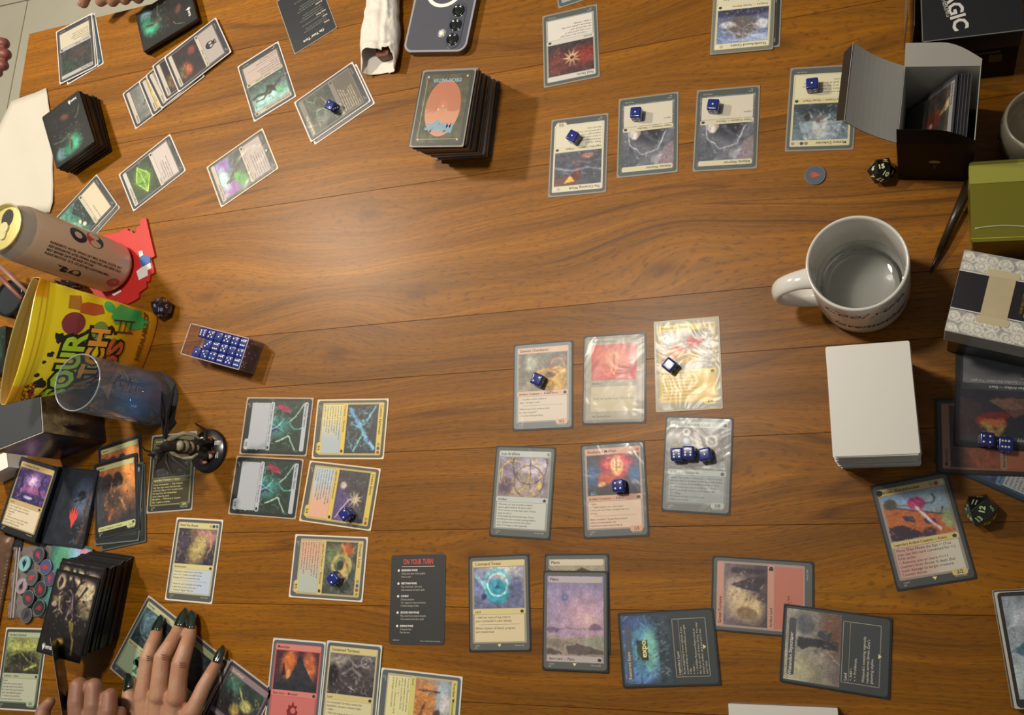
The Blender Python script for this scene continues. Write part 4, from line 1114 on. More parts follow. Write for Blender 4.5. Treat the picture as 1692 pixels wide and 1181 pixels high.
# --- bottom left corner cards
FR = [('G', '3a4850', '28343a'), ('E', .3, .3, .3, .3, 0, '54707c', .8), ('A', .35, .35, .2, .02, '6c8c98'), ('A', .35, .35, .3, .014, '5c7c88'), ('E', .8, .4, .25, .4, 0, '202c34', .7), ('L', [(.5, .9), (.6, .5), (.8, .3)], .04, '1c262c'), ('L', [(.1, .9), (.3, .6)], .03, '2c4c44'), ('S', 40, ['7c98a4', '1c242a', '3c5448'], .14, .012), ('N', .25, 12)]
c = card('forest card with a green tree symbol under the dark-nailed hand', [(242, 979), (310, 1037), (248, 1161), (180, 1100)], z=1.1, sl='b4a8a0', border='4a4c50', fc='7c8c78', bar='b4b890', tb='9cae90', name='Forest', typ='Basic Land — Forest', rules=[''], art=FR, group=R4, seed=61)
card('second forest card under the dark-nailed hand, its dark grove picture showing between the fingers', [(312, 1038), (376, 1096), (314, 1220), (250, 1161)], z=.2, sl='b4a8a0', border='4a4c50', fc='6c7c6c', bar='a4a884', tb='9cae90', name='Forest', typ='Basic Land — Forest', rules=[''], art=[('G', '2c363c', '1e262b'), ('A', .5, .5, .3, .014, '3c4c54'), ('L', [(.2, .9), (.5, .4), (.9, .3)], .03, '141b20'), ('S', 40, ['4c5c64', '12181c', '2c3c34'], .14, .012), ('N', .3, 12)], group=R4, seed=60)
g = prism(ellipse(7, 5.5, 0, -18.5), .62, .7)
g.add(prism(ellipse(4, 3.4, -4.6, -21.5), .62, .7)).add(prism(ellipse(4, 3.4, 4.6, -21.5), .62, .7)).add(prism([(-1.3, -21), (1.3, -21), (1.6, -28), (4.5, -31.5), (-4.5, -31.5), (-1.6, -28)], .62, .7))
put(c, 'tree_symbol', g, '3c6c50', wave=0)
card('card with a pale yellow sprout creature, right of the dark-nailed hand', [(382, 1091.5), (447, 1145), (388, 1270), (322, 1215)], z=.2, sl='b4a8a8', border='3c3a40', fc='6c6068', bar='8c7880', tb='3c383a', name='Sproutback', typ='Creature — Fungus', group=R4, seed=62,
     art=[('G', '34443c', '38343a'), ('E', .7, .5, .14, .14, 0, 'c8c074', .6), ('E', .5, .75, .12, .16, 0, 'a89450', .7), ('L', [(.4, .2), (.6, .45), (.8, .6)], .03, 'b4b47c', .5), ('E', .2, .2, .2, .2, 0, '4c7468', .8), ('S', 34, ['c8c888', '302c30', '6c5c40'], .09, .013), ('N', .3, 10)], rules=['', '4/4'], ink='c8c0b0', tsz=5)
card('green creature card with leafy vines, lower left corner of the picture', [(12, 1035), (74, 1041), (64, 1177), (-5, 1168)], sl='ccc4be', border='3c4440', fc='6c7c64', bar='a8b094', tb='b4b8a4', name='Verdant Sentinel', typ='Summon — Beast', pt='5/6', group=R4, seed=63,
     art=[('G', '8c945c', '34302c'), ('E', .5, .25, .5, .14, 0, 'a8ac60', .8), ('E', .5, .6, .4, .2, 0, '2c2a26', .7), ('L', [(.1, .5), (.4, .4), (.6, .6), (.9, .8)], .03, '7c8c40', .5), ('L', [(.6, .9), (.9, .75)], .03, 'b8c050'), ('S', 50, ['b4bc58', '242420', '6c7840', '4c4438'], .12, .013), ('N', .3, 10)],
     rules=['Reach', 'When this creature enters,', 'you may search your library', 'for a basic land card and put it', 'onto the battlefield tapped.', '•••: Return this card from', 'your graveyard to your hand.'], tsz=2.8)

# token pile, creature card
TK = [('G', 'b4683c', '3c3a3e'), ('E', .85, .2, .3, .3, 0, 'd88c4c', .9), ('P', [(0, .15), (.3, .2), (.2, .6), (.3, 1), (0, 1)], '3c3c42'), ('E', .3, .3, .16, .14, 0, '3a2c30', .3), ('E', .55, .28, .14, .12, 0, '3c2e30', .3), ('L', [(.4, .3), (.35, .5), (.2, .62)], .03, '8c7450'), ('L', [(.55, .4), (.8, .35), (.85, .45)], .04, '9c8258'), ('E', .45, .55, .2, .14, 0, '4a3a34', .5), ('L', [(.4, .7), (.3, .85)], .04, 'a05438'), ('L', [(.6, .55), (.75, .75)], .03, '8c7450'), ('A', 1.0, 1.1, .32, .04, '8c8c94'), ('E', .9, .9, .3, .12, 0, '34343a', .8), ('S', 36, ['c89868', '2c2426', '8c5a44'], .09, .013, (.15, .2, .9, .75)), ('N', .25, 12)]
card('insect token at the back of its pile, only its top part showing', [(162, 746), (231, 725), (243, 835), (168, 852)], z=.2, sl='2c3436', border='1c1e20', kind='full', bar='b4bc88', name='Insect', typ='', tb=None, art=TK, group='pile of insect tokens', seed=64, foot=False)
card('bottom card of the insect token pile, corner fanned out lowest', xy=(at(205, 838, .2).x, at(205, 838, .2).y, radians(9)), z=1.1, sl='4c5252', border='202426', fc='2c3032', bar='555555', tb='333333', group='pile of insect tokens', seed=65)
card('middle card of the insect token pile with a pale side strip', xy=(at(199, 832, .2).x, at(199, 832, .2).y, radians(4)), z=2.0, sl='5c6262', border='24282a', fc='34383a', bar='8c9090', tb='333333', group='pile of insect tokens', seed=66)
card('topmost insect token, green title strip over a winged insect on an orange sky', [(157, 772), (224, 755), (229, 868), (160, 886)], z=2.9, sl='2c3234', border='1c1e20', kind='full', bar='b8c088', name='Insect', typ='Token Creature — Insect', tb=None, pt='1/1', art=TK, group='pile of insect tokens', seed=64)
card('dark legendary creature card with olive frame and pale lettering, beside the winged miniature', [(255, 717), (324, 711), (318, 843), (241, 852)], z=.2, sl='a49c90', border='2c2e2a', fc='7c7c50', bar='5c5a40', tb='3c3824', ink='d4cf9c', name='Kresh, Bloodline', typ='Legendary Creature — Insect', pt='3/4', seed=67, group=R4,
     art=[('G', '3c3834', '2c2a2c'), ('E', .3, .5, .14, .2, 0, '8c7c44', .8), ('E', .7, .6, .16, .2, 0, '5c5644', .8), ('S', 40, ['8c8458', '1c1c1c', '6c5c40'], .1, .013), ('N', .3, 10)],
     rules=['Kresh Commander — Any creature', 'that dies may return the first time', 'each turn. Put a +1/+1 counter on it.', 'If it was from the commander', 'zone, draw the card.', 'Bloodline — Whenever a creature', 'dies, it gains a counter.'], tsz=2.9)
# commander back card on a small pile
c = card('card with a brown picture showing below the dark box card', xy=(at(112, 845, .2).x, at(112, 845, .2).y, radians(-9)), z=.2, sl='24282c', border='1c2024', kind='full', name='', typ='', tb=None, art=[('G', '3c342c', '6c5444'), ('S', 30, ['a8845c', '2c2420', '8c5c6c'], .1, .013), ('N', .3, 10)], group=R4, seed=68, foot=False)
cor = [(97, 772), (161, 781), (140, 905), (73, 893)]
p_ = pose(cor, 4)
c = thing('display_card', 'thick dark card with a red five-pronged flame emblem, left of the insect tokens', 'card', (p_[0], p_[1], 1.1), p_[2])
put(c, 'card_stock', slab(66, 92, 0, 5, 2), '1f242c', wave=0, coat=.3)
g, cc = picture([('G', '222830', '242a34'), ('E', .8, .4, .25, .25, 0, '4c5a74', .8), ('E', .75, .33, .08, .07, 0, '22262c', .3), ('L', [(.6, .42), (.75, .4), (.85, .34)], .02, '1c2026'), ('L', [(.95, .3), (.9, .5), (.92, .8), (.85, .95)], .05, '4c3834'), ('S', 30, ['6c7c94', '2c2c34', '7c5c50'], .08, .014, (.6, .2, 1, 1)), ('N', .25, 10)], 63, 88, 0, 0, 5.02, 5, .7)
put(c, 'picture', g, 'vcol', cols=cc, wave=0, coat=.3)


def flame(s, z0, z1, cx=0, cy=0):
    P = [(0, -10), (-2.2, -4), (-4.6, 0), (-5, 4), (-5.6, 7), (-4.3, 4.6), (-3.2, 1.8), (-3.1, 5), (-3.4, 9.2), (-2.1, 6), (-1.4, 2.2), (-.9, 6), (0, 11), (.9, 6), (1.4, 2.2), (2.1, 6), (3.4, 9.2), (3.1, 5), (3.2, 1.8), (4.3, 4.6), (5.6, 7), (5, 4), (4.6, 0), (2.2, -4)]
    return prism([(cx + x * s, cy + y * s) for x, y in P], z0, z1)


put(c, 'flame_emblem', flame(1.3, 5.02, 5.2, 9, -12), 'd84c44', wave=0, coat=0)
# land on a small black deck at far left
cor = [(34, 763), (97, 778), (58, 888), (-3, 868)]


# ------------------------------------------------------------------ decks of cards
def deck(label, top, zt, base, n, sw=66, sh=91, cols=('17171a', '2a2a2e'), seed=1, jit=.7, group=None, rough=.35, mid=None, name='card_deck'):
    """n sleeved cards on each other, sliding from the pose of the base to the pose of the top"""
    rng = random.Random(seed)
    b = pose(base, 0)
    t = pose(top, zt)
    th = zt / n
    g, C = G(), []
    dx = dy = 0
    for i in range(n):
        f = (i + .5) / n
        if mid:
            f = mid(f)
        if i % 4 == 0:
            dx, dy = rng.uniform(-jit, jit), rng.uniform(-jit, jit)
        x = b[0] + (t[0] - b[0]) * f - b[0] + dx + rng.uniform(-.25, .25)
        y = b[1] + (t[1] - b[1]) * f - b[1] + dy + rng.uniform(-.25, .25)
        a = (t[2] - b[2]) * f
        s = slab(sw, sh, i * th, i * th + th * .86, 1.2, n=2).rot(a + b[2]).move(x, y)
        g.add(s)
        c = hx(cols[0]) + (hx(cols[1]) - hx(cols[0])) * rng.random() ** 2
        C += [c] * len(s.V)
    o = obj(name, g, mat('vcol', rough, coat=.3), None, cols=np.array(C), loc=(b[0], b[1], 0))
    tag(o, label, 'card deck', group, 'stuff')
    return t


# big deck in clear sleeves, card back on top
T = [(699, 112.5), (784, 110.5), (764.5, 247.5), (679.5, 244)]
B = [(745, 140), (829, 128), (806, 262), (722, 275)]
deck('leaning tall deck of grey-edged sleeved cards under an oval-backed card', T, 60, B, 84, cols=('2c2c2f', 'a8a4a0'), seed=2, jit=1.6)
p_ = pose(T, 61)
c = thing('playing_card', 'sleeved card back with a salmon oval and blue title', 'card', (p_[0], p_[1], 60.2), p_[2] + pi)
put(c, 'sleeve', slab(66, 91, 0, .4, 1.2), '8c8272', wave=.25)
put(c, 'card_stock', slab(63, 88, .4, .55, 3), '343c3c', wave=.25)
g, cc = picture([('G', '3c4234', '4a4432'), ('C', 6, '5c5640', .6), ('S', 30, ['6c6450', '2c3430'], .14, .014), ('N', .25, 10)], 55, 80, 0, 0, .58, 3, .8)
put(c, 'picture', g, 'vcol', cols=cc, wave=.25)
put(c, 'gold_line', slab(50, .5, .55, .62, 0, 0, 36.5).add(slab(.5, 70, .55, .62, 0, 25, 2)), 'b8a468', wave=0)
g, cc = picture([('G', 'b07a5c', 'a4684c'), ('E', .5, .75, .6, .3, 0, 'c08c70', .9), ('L', [(.0, .62), (.4, .6), (1, .64)], .02, 'd0a488'), ('L', [(.3, .72), (.8, .74)], .03, '7c4c38', .5), ('N', .1, 8)], 2, 2, 0, 0, 0, 3, .05)
n_ = 48
V = [(0, 0, .66)]
Cc = [hx('b4785c')]
for r in (.35, .7, 1.0):
    for k in range(n_):
        a = 2 * pi * k / n_
        V.append((21.5 * r * cos(a), 33.5 * r * sin(a), .66))
        Cc.append(hx('bd8468') if sin(a) * r > .1 else hx('a9664c'))
F = [(0, 1 + k, 1 + (k + 1) % n_) for k in range(n_)]
for j in range(2):
    F += [(1 + j * n_ + k, 1 + (j + 1) * n_ + k, 1 + (j + 1) * n_ + (k + 1) % n_, 1 + j * n_ + (k + 1) % n_) for k in range(n_)]
put(c, 'oval', G(V, F), 'vcol', cols=np.array(Cc), wave=.25)
g = text('Magic', 15, 0, 18.5, .72, 'c', off=.05, shear=.15)
put(c, 'logo_lettering', g, '6c98ac', wave=0)
put(c, 'small_lettering', text('The Gathering', 4.0, 0, 26.5, .72, 'c', off=.02).add(text('DECKMASTER', 5.6, 0, -34.5, .72, 'c', off=.04)), '7c9cb0', wave=0)
for k, (x_, y_) in enumerate(((0, -2), (-5, 2), (5, 2), (-24, 37), (24, 37), (-24, -37), (24, -37))):
    put(c, 'dot', prism(ellipse(1.2, 1.2, x_, y_, 10), .6, .8), ['d8a05c', '8ca08c', 'b8b8a8', 'd8a898', 'd8a898', 'd8a898', 'd8a898'][k], wave=0)


# the black deck at the top left with a teal picture
NB = [('G', '181a1c', '141618'), ('E', .5, .75, .3, .2, 0, '243830', .9), ('E', .35, .87, .3, .1, 0, '2c8468', .8), ('E', .6, .8, .14, .14, 0, '3c9c7c', .8), ('L', [(.05, .6), (.3, .65), (.5, .58)], .012, '6c7c68'), ('L', [(.45, .6), (.5, .75), (.45, .9)], .03, '5c3c34'), ('E', .5, .25, .12, .05, 20, '5c3830', .7), ('L', [(.75, .4), (.85, .35), (.95, .2)], .012, '8c8c5c'), ('E', .15, .85, .1, .1, 0, '5c7c88', .8), ('S', 50, ['8c5c48', '141a1a', '4c8c74', 'a8987c', '243c34'], .07, .011, (.1, .45, .9, .95)), ('S', 10, ['6c3c30', '3c3428'], .08, .012, (.2, .15, .8, .4)), ('N', .35, 10)]
T = [(67.3, 190.5), (128, 148.6), (164, 234), (93, 282)]
B = [(106, 205), (166, 157.5), (193, 249), (117, 294)]
deck('black-sleeved deck at the top left beside the white paper', T, 34, B, 50, cols=('0c0c0e', '1d1d20'), seed=3, jit=1.2)


def back_card(label, cor, z, art, border='0e0f11', seed=1, group=None, xy=None, lg=(-24, -38), up=1):
    x, y, a = xy if xy else pose(cor, z)
    c = thing('playing_card', label, 'card', (x, y, z), a, group)
    put(c, 'sleeve', slab(66, 91, 0, .6, 1.5), border, wave=.15, coat=.5)
    g, cc = picture(art, 60, 85, 0, 0, .63, seed, .55, .015)
    put(c, 'picture', g, 'vcol', cols=cc, wave=.15, coat=.5)
    g = flame(.42, .65, .75, 0, 0).add(text('MTG', 4.4, 3, -1.5, .75, off=.05))
    g.move(lg[0], lg[1])
    put(c, 'logo', g, 'd8d8d4', wave=0)
    return c


c = back_card('black card back with teal smoke, on the deck beside the white paper', T, 34.2, NB, seed=70, lg=(14, 37))
T2 = [(235, 93), (218, 24), (317, -14), (329, 31)]
p2 = pose([(318, -34), (331, 28), (235, 93), (216, 24)], 14)
q2 = at(275, 28, 14)
deck('small black-sleeved deck at the top edge near the hand above the land fan', [(216, 24), (318, -34), (331, 28), (235, 93)], 14, [(216 + 7, 30), (318 + 7, -28), (331 + 5, 34), (235 + 3, 96)], 20, sw=91, sh=66, cols=('0c0c0e', '1b1b1e'), seed=4)
back_card('black card back with teal smoke, on the small deck at the top edge', None, 14.2, NB, seed=70, xy=(p2[0], p2[1], p2[2]), lg=(10, 36))

# bottom left black deck
BA = [('G', '241e22', '1a1618'), ('E', .55, .14, .5, .11, 0, 'b8a888', .5), ('E', .85, .34, .16, .12, 0, '847860', .7), ('E', .16, .3, .12, .1, 0, '6c6048', .8), ('P', [(.0, .0), (.3, .0), (.36, .2), (.2, .3), (0, .3)], '2c2426'), ('L', [(.42, .05), (.5, .16), (.46, .3)], .05, '241c20'), ('L', [(.6, .02), (.68, .18), (.8, .3)], .04, '261e20'), ('S', 30, ['c4b494', '5c4c58', '241c20'], .16, .02, (.1, .1, .95, .55)), ('P', [(.3, .05), (.5, .1), (.95, .08), (.98, .25), (.7, .3), (.5, .12)], 'b8a888'), ('E', .15, .12, .1, .1, 0, 'b0a084', .4), ('E', .14, .13, .05, .07, 0, '2c2426', .3), ('E', .42, .17, .14, .1, 0, '201a20', .3), ('L', [(.5, .3), (.6, .1), (.7, .05)], .03, '241e20'), ('L', [(.65, .3), (.8, .12)], .03, '241e20'), ('L', [(.4, .2), (.5, .25), (.55, .4), (.48, .5)], .02, '8c7888'), ('L', [(.2, .3), (.25, .45), (.35, .5)], .02, 'a89c84'),
      ('E', .1, .4, .06, .04, 0, '9c9078', .5), ('E', .9, .45, .1, .06, 0, '7c7458', .8), ('E', .3, .75, .4, .15, 0, '181416', .7), ('P', [(.55, .58), (.68, .57), (.72, .68), (.62, .7)], '6c6434'), ('L', [(.65, .68), (.75, .78), (.78, .95)], .03, '6c6034'), ('E', .42, .86, .12, .06, -20, '8c7434', .6), ('S', 70, ['a89c84', '18141a', '5c4c5c', '6c6444', '2c2428'], .08, .011, (.05, .1, .98, .6)), ('S', 14, ['5c5030', '2c2420'], .1, .013, (.2, .6, .95, .98)), ('N', .35, 12)]
T = [(89.6, 936), (170, 957.6), (132.8, 1097), (61.7, 1076)]
B = [(148, 906), (222.5, 920), (199, 1058), (122, 1044)]
t_ = deck('tall fanned black-sleeved deck at the bottom left beside the hand with dark nails', [(100, 925), (176, 945), (145, 1082), (72, 1062)], 46, B, 62, cols=('0c0b0d', '242226'), seed=5, jit=1.5)
back_card('lowest of three black bone-pictured card backs fanned on the big black deck', [(100, 918), (175, 938), (147, 1077), (76, 1058)], 46.3, BA, seed=71, group='backs on the fanned black deck')
back_card('middle of three black bone-pictured card backs fanned on the big black deck', [(97, 925), (174, 945), (143, 1084), (70, 1064)], 47.1, BA, seed=71, group='backs on the fanned black deck')
back_card('topmost black card back with a full bone-coloured horned picture', T, 48.0, BA, seed=71, group='backs on the fanned black deck')

# small black deck under the purple land, far left
cor = [(34, 763), (97, 778), (58, 888), (-3, 868)]
deck('small black-sleeved deck at the left edge under the purple land card', cor, 14, [(44, 768), (106, 782), (70, 890), (5, 874)], 20, cols=('101012', '26262a'), seed=6)
card('gold land card with a glowing purple cave picture, left edge', cor, z=14.3, sl='1b1b1d', border='222224', fc='9c8c64', bar='c0a878', tb='d8cab0', name='Command Grotto', typ='Land', seed=72, group=R4,
     art=[('G', '4c3c74', '2c2850'), ('E', .5, .35, .22, .25, 0, 'b088c4', .9), ('E', .5, .35, .1, .14, 0, 'e0c8e4', .8), ('E', .55, .6, .4, .12, 0, '9c5c94', .9), ('E', .5, .85, .14, .05, 0, 'b8b4e0', .5), ('L', [(.1, .1), (.2, .5), (.1, .9)], .04, '2c2450'), ('L', [(.8, .05), (.75, .5), (.9, .8)], .03, '34285c'), ('S', 60, ['7c5ca8', '1c1838', 'c090c8', '4c4488'], .12, .013), ('N', .3, 12)],
     rules=['If you would enter, choose a', 'player. Each opponent draws', 'if possible.', '• Add •.', '• Draw one of your cards. Each', 'player may put a land onto', 'the battlefield tapped.'], tsz=3.0)

# white deck box of blank cards
T = [(1362, 575), (1503, 565.5), (1519, 748), (1381, 752)]
pw = pose(T, 84)
B = [(pj_) for pj_ in T]
rng = random.Random(9)
g = G()
WC = []
n = 92
for i in range(n):
    z = i * .92
    dx = rng.uniform(-.3, .3) + (-2.0 if 20 < i < 64 else -.9 if i % 11 < 5 else .2)
    s = slab(66.5, 92 if i < n - 12 else 92, z, z + .8, 1.0, n=2).rot(rng.uniform(-.012, .012)).move(dx, rng.uniform(-.4, .4) - (1.6 if i < 30 else .8 if i % 13 < 5 else 0))
    g.add(s)
    WC += [hx('dad8d1') if i % 3 else hx('a9a8a4')] * len(s.V)
o = obj('card_deck', g, mat('vcol', .45), None, cols=np.array(WC), loc=(pw[0] + .4, pw[1] - .4, 0), rz=pw[2])
tag(o, 'tall stack of blank white cards in front of the mug', 'card deck', None, 'stuff')
o = obj('blank_card', slab(67, 92.5, 0, .8, 1.5), mat('dedcd4', .35, coat=.2), None, loc=(pw[0], pw[1], 84.8), rz=pw[2])
tag(o, 'blank white card lying topmost on the tall white stack', 'card')

# ------------------------------------------------------------------ mug
CM = mat('d9d6cf', .18, coat=.6)
mx, my = -28.5, 248
mug = thing('mug', 'glossy white ceramic mug with black handwriting, half full of water', 'mug', (mx, my, 0))
R0 = 42.5
prof = [(0.01, 0), (34, 0), (36.5, 1), (39.5, 4), (41.5, 10), (42.3, 20), (42.5, 60), (42.5, 92), (42.2, 94.5), (41.2, 95.6), (40.0, 95), (39.2, 93), (38.6, 60), (38.2, 14), (36, 8), (30, 6), (0.01, 6)]
obj('body', lathe(prof, 72), CM, mug, True)
ha = radians(187)
hd = Vector((cos(ha), sin(ha), 0))
path = [hd * 38 + Vector((0, 0, 78)), hd * 46 + Vector((0, 0, 80)), hd * 56 + Vector((0, 0, 79)), hd * 66 + Vector((0, 0, 73)), hd * 72 + Vector((0, 0, 62)), hd * 73 + Vector((0, 0, 50)), hd * 69 + Vector((0, 0, 38)), hd * 60 + Vector((0, 0, 27)), hd * 50 + Vector((0, 0, 21)), hd * 38 + Vector((0, 0, 18))]


def smooth_path(P, k=4):
    out = []
    n = len(P)
    for i in range(n - 1):
        p0, p1, p2, p3 = P[max(i - 1, 0)], P[i], P[i + 1], P[min(i + 2, n - 1)]
        for j in range(k):
            t = j / k
            out.append(.5 * ((2 * p1) + (p2 - p0) * t + (2 * p0 - 5 * p1 + 4 * p2 - p3) * t * t + (3 * p1 - p0 - 3 * p2 + p3) * t ** 3))
    out.append(P[-1])
    return out


sp = smooth_path(path)
# a strap handle: broad across, thin through
V, F = [], []
nn = 16
side = Vector((-hd.y, hd.x, 0))
for i, p in enumerate(sp):
    tt = (sp[min(i + 1, len(sp) - 1)] - sp[max(i - 1, 0)]).normalized()
    nrm = side.cross(tt).normalized()
    e = 1 + .35 * (abs(i / (len(sp) - 1) - .5) * 2) ** 4
    for k in range(nn):
        a = 2 * pi * k / nn
        V.append(tuple(p + side * (8.2 * e * cos(a)) + nrm * (4.6 * e * sin(a))))
for i in range(len(sp) - 1):
    for k in range(nn):
        F.append((i * nn + k, i * nn + (k + 1) % nn, (i + 1) * nn + (k + 1) % nn, (i + 1) * nn + k))
obj('handle', G(V, F), CM, mug, True)
wl = lathe([(0.01, 38), (20, 38), (38.0, 38), (38.45, 38.6), (38.6, 39.2), (38.65, 39.2), (38.3, 37), (38.1, 15), (36, 8.1), (30, 6.1), (0.01, 6.1)][::-1], 60)
obj('water', wl, mat('f4f6f4', .02, trans=1.0, ior=1.33), mug, True)


def wrap(g, R, zc, phc):
    g.V = [((R + c) * cos(phc + a / R), (R + c) * sin(phc + a / R), zc + b) for a, b, c in g.V]
    return g


obj('handwriting', wrap(text('Cool yule,', 19, 0, 6, .12, 'c', shear=.45, off=.004).add(text('lovemother', 15, 4, -30, .12, 'c', shear=.4, off=.004)), R0, 62, radians(-86)), mat('1c1c20', .4), mug)

# ------------------------------------------------------------------ can on a red coaster
cs = lambda P, o=(140, 340), s=5.906: [(o[0] + x / s, o[1] + y / s) for x, y in P]


def px_poly(P, z, org):
    return [((at(x, y, z) - org).x, (at(x, y, z) - org).y) for x, y in P]


org = Vector((-937, 368, 0))
red = cs([(330, 265), (345, 250), (375, 235), (418, 217), (425, 243), (445, 243), (462, 240), (470, 262), (490, 268), (508, 258), (506, 212), (528, 200), (545, 188), (545, 135), (572, 124), (600, 120), (640, 300), (685, 490), (648, 512), (660, 560), (672, 600), (680, 655), (642, 678), (630, 738), (602, 742), (605, 795), (570, 822), (530, 850), (530, 898), (480, 930), (420, 958), (260, 920), (110, 878), (50, 800), (-60, 760), (-150, 500), (60, 300)])
co = thing('coaster', 'bright red stepped pixel-shaped coaster with blue and white blocks, under the beige can', 'coaster', org)
obj('plate', prism(px_poly(red, 3, org), 0, 3.4), mat('c02c28', .45, bump=.1), co)
obj('blue_block', prism(px_poly(cs([(535, 505), (590, 475), (640, 498), (642, 552), (555, 598)]), 4, org), 3.4, 4.4), mat('3c64a8', .4), co, label='blue block')
obj('white_block', prism(px_poly(cs([(555, 600), (642, 555), (652, 610), (612, 630), (616, 680), (530, 725), (505, 640)]), 4, org), 3.4, 4.3), mat('dcdad8', .4), co, label='white block')
obj('white_block', prism(px_poly(cs([(525, 445), (563, 438), (572, 480), (538, 500)]), 4, org), 3.4, 4.3), mat('dcdad8', .4), co)
obj('white_block', prism(px_poly(cs([(265, 860), (350, 822), (360, 835), (285, 880)]), 4, org), 3.4, 4.3), mat('dcdad8', .4), co)

can = thing('drink_can', 'tall beige drink can with dark navy lettering, standing on the red coaster', 'can', (org.x, org.y, 3.6))
CB = mat('cdb69e', .38, metal=.1, coat=.4)
CS = mat('b8b2a8', .3, metal=.9)
obj('body', lathe([(0.01, 3), (24, 3), (26, 0), (27.5, .2), (32.5, 8), (33, 11), (33, 142), (32.2, 148)], 64), CB, can, True)
obj('shoulder', lathe([(32.2, 148), (31, 152), (28.5, 158), (27.2, 161), (27.0, 163)], 64), mat('b9ac9c', .25, metal=.5, coat=.5), can, True)
obj('rim', lathe([(27, 163), (28, 164.2), (28.4, 165.6), (27.6, 166.4), (26.6, 165.6), (26, 163.5), (25.6, 161)], 64), mat('c9c088', .25, metal=.4), can, True)
obj('lid', lathe([(25.8, 161.2), (23, 161.6), (0.01, 161.6)], 64), mat('c8bd7a', .32, metal=.35), can, True)
fa = radians(158)
op = prism(ellipse(11, 8.5, 11.5, 0, 30), 161.7, 161.95).rot(fa - radians(75))
obj('opening', op, mat('100d08', .5), can)
tb_ = prism(ellipse(6.5, 6, 0, 0, 24), 162, 163.6)
tb_.add(prism(rrect(14, 9, 4, -7, 0), 162, 163.4))
obj('pull_tab', tb_.rot(fa - radians(75)), mat('d4cc9c', .3, metal=.4), can)


def can_map(g, zt, t0, R=33.12):
    """lettering that runs down the can: its reading direction is -z, its up is round the can"""
    ph = radians(-21.6)
    g.V = [((R + c) * cos(ph + (t0 + b) / R), (R + c) * sin(ph + (t0 + b) / R), zt - a) for a, b, c in g.V]
    g.F = [f[::-1] for f in g.F]
    return g


NV = mat('22223c', .4)
rows = G()
for i, s in enumerate(('INGREDIENTS: WATER, WHOLE OAT MILK, SUGAR, COCOA, SALT', 'KEEP REFRIGERATED AFTER OPENING. SHAKE WELL AND SERVE COLD', 'BEST BEFORE DATE SEE BASE OF CAN', 'PLEASE RECYCLE. 16 FL OZ (473 ML) CONTAINS MILK')):
    rows.add(text(s, 4.0, 0, -4.6 * i, 0, off=.03, wid=108))
obj('small_print', can_map(rows, 128, 2), mat('4a2f26', .5), can)
ring = lambda a, b, n=28: G([(a * cos(2 * pi * k / n) * r_, b * sin(2 * pi * k / n) * r_, 0) for r_ in (1, .45) for k in range(n)], [(k, (k + 1) % n, n + (k + 1) % n, n + k) for k in range(n)])
obj('letter_o', can_map(ring(12.5, 10), 90, 25), NV, can)
obj('letter_n', can_map(text('n', 36, -10, -8, 0, off=.07), 92, -30), NV, can)
hd1 = G([(0, 0, 0)] + [(11 * cos(pi * k / 16), 11 * sin(pi * k / 16), 0) for k in range(17)], [(0, k + 1, k + 2) for k in range(16)])
hd2 = G(list(hd1.V), list(hd1.F)).xf(Matrix.Rotation(-pi / 2, 3, 'Z'))
hd1.xf(Matrix.Rotation(pi / 2 + .2, 3, 'Z'))
obj('badge', can_map(hd1, 66, 27), mat('c03a30', .4), can, label='red half of the round badge')
obj('badge', can_map(hd2, 63, 27), mat('27404a', .4), can, label='dark half of the round badge')
obj('stamp', can_map(ring(9, 6.5).add(text('16oz', 6, 0, -2, 0, 'c', off=.04)), 20, -18), mat('b0584a', .5), can)
h3 = G([(0, 0, 0)] + [(9 * cos(pi * k / 12), 9 * sin(pi * k / 12), 0) for k in range(13)], [(0, k + 1, k + 2) for k in range(12)])
obj('badge', can_map(h3, 74, -27), mat('2c3034', .4), can, label='dark half badge')


# ------------------------------------------------------------------ drinking glass
gx, gy = -849.5, 194
GL = clear('eef4f8', haze=.09, hc='b4c4d4')
glass = thing('drinking_glass', 'clear straight drinking glass with grey lettering and a bluish base', 'glass', (gx, gy, 0))
po = [(0.01, 0.2), (27, 0.2), (30, 1.5), (32, 5), (32.3, 14), (31.4, 17), (32.5, 20)]
for k in range(14):
    z = 24 + k * 5
    po.append((32.3 - (.25 if k % 2 else -.12), z))
po += [(32, 100), (32, 118), (31.4, 119.4), (30.6, 118.6)]
pi_ = [(30.4, 100), (30.2, 30), (29, 16), (26, 13.5), (0.01, 13)]
obj('body', lathe(po + pi_, 64), GL, glass, True)
obj('rim', lathe([(31.9, 118.6), (32.1, 119.6), (31.4, 120.3), (30.6, 119.8), (30.5, 118.8)], 64), mat('b4bec8', .05, spec=.8, coat=1, trans=.5), glass, True)
obj('base_ring', lathe([(32.6, 2), (33.1, 6), (33.0, 12), (32.4, 14)], 64), clear('9ab8d8', 1, haze=.35, hc='6c8ca8'), glass, True)
obj('water', lathe([(0.01, 13.6), (25.8, 14), (28.8, 17), (30.0, 30), (30.1, 44), (0.01, 44)], 48), clear('b4d2f0', .9, haze=.16, hc='6ea4dc'), glass, True)  # pale blue diffuse stands in for the glow of light refracted in the water
lt = text("DEVIL'S", 12, 0, 2, .2, 'c', off=.05).add(text('PEAK', 12, 0, -11, .2, 'c', off=.05))
lt.xf(Matrix.Rotation(pi / 2, 3, 'Z'))
obj('lettering', wrap(lt, 32.5, 78, radians(8)), mat('7a8090', .4), glass)

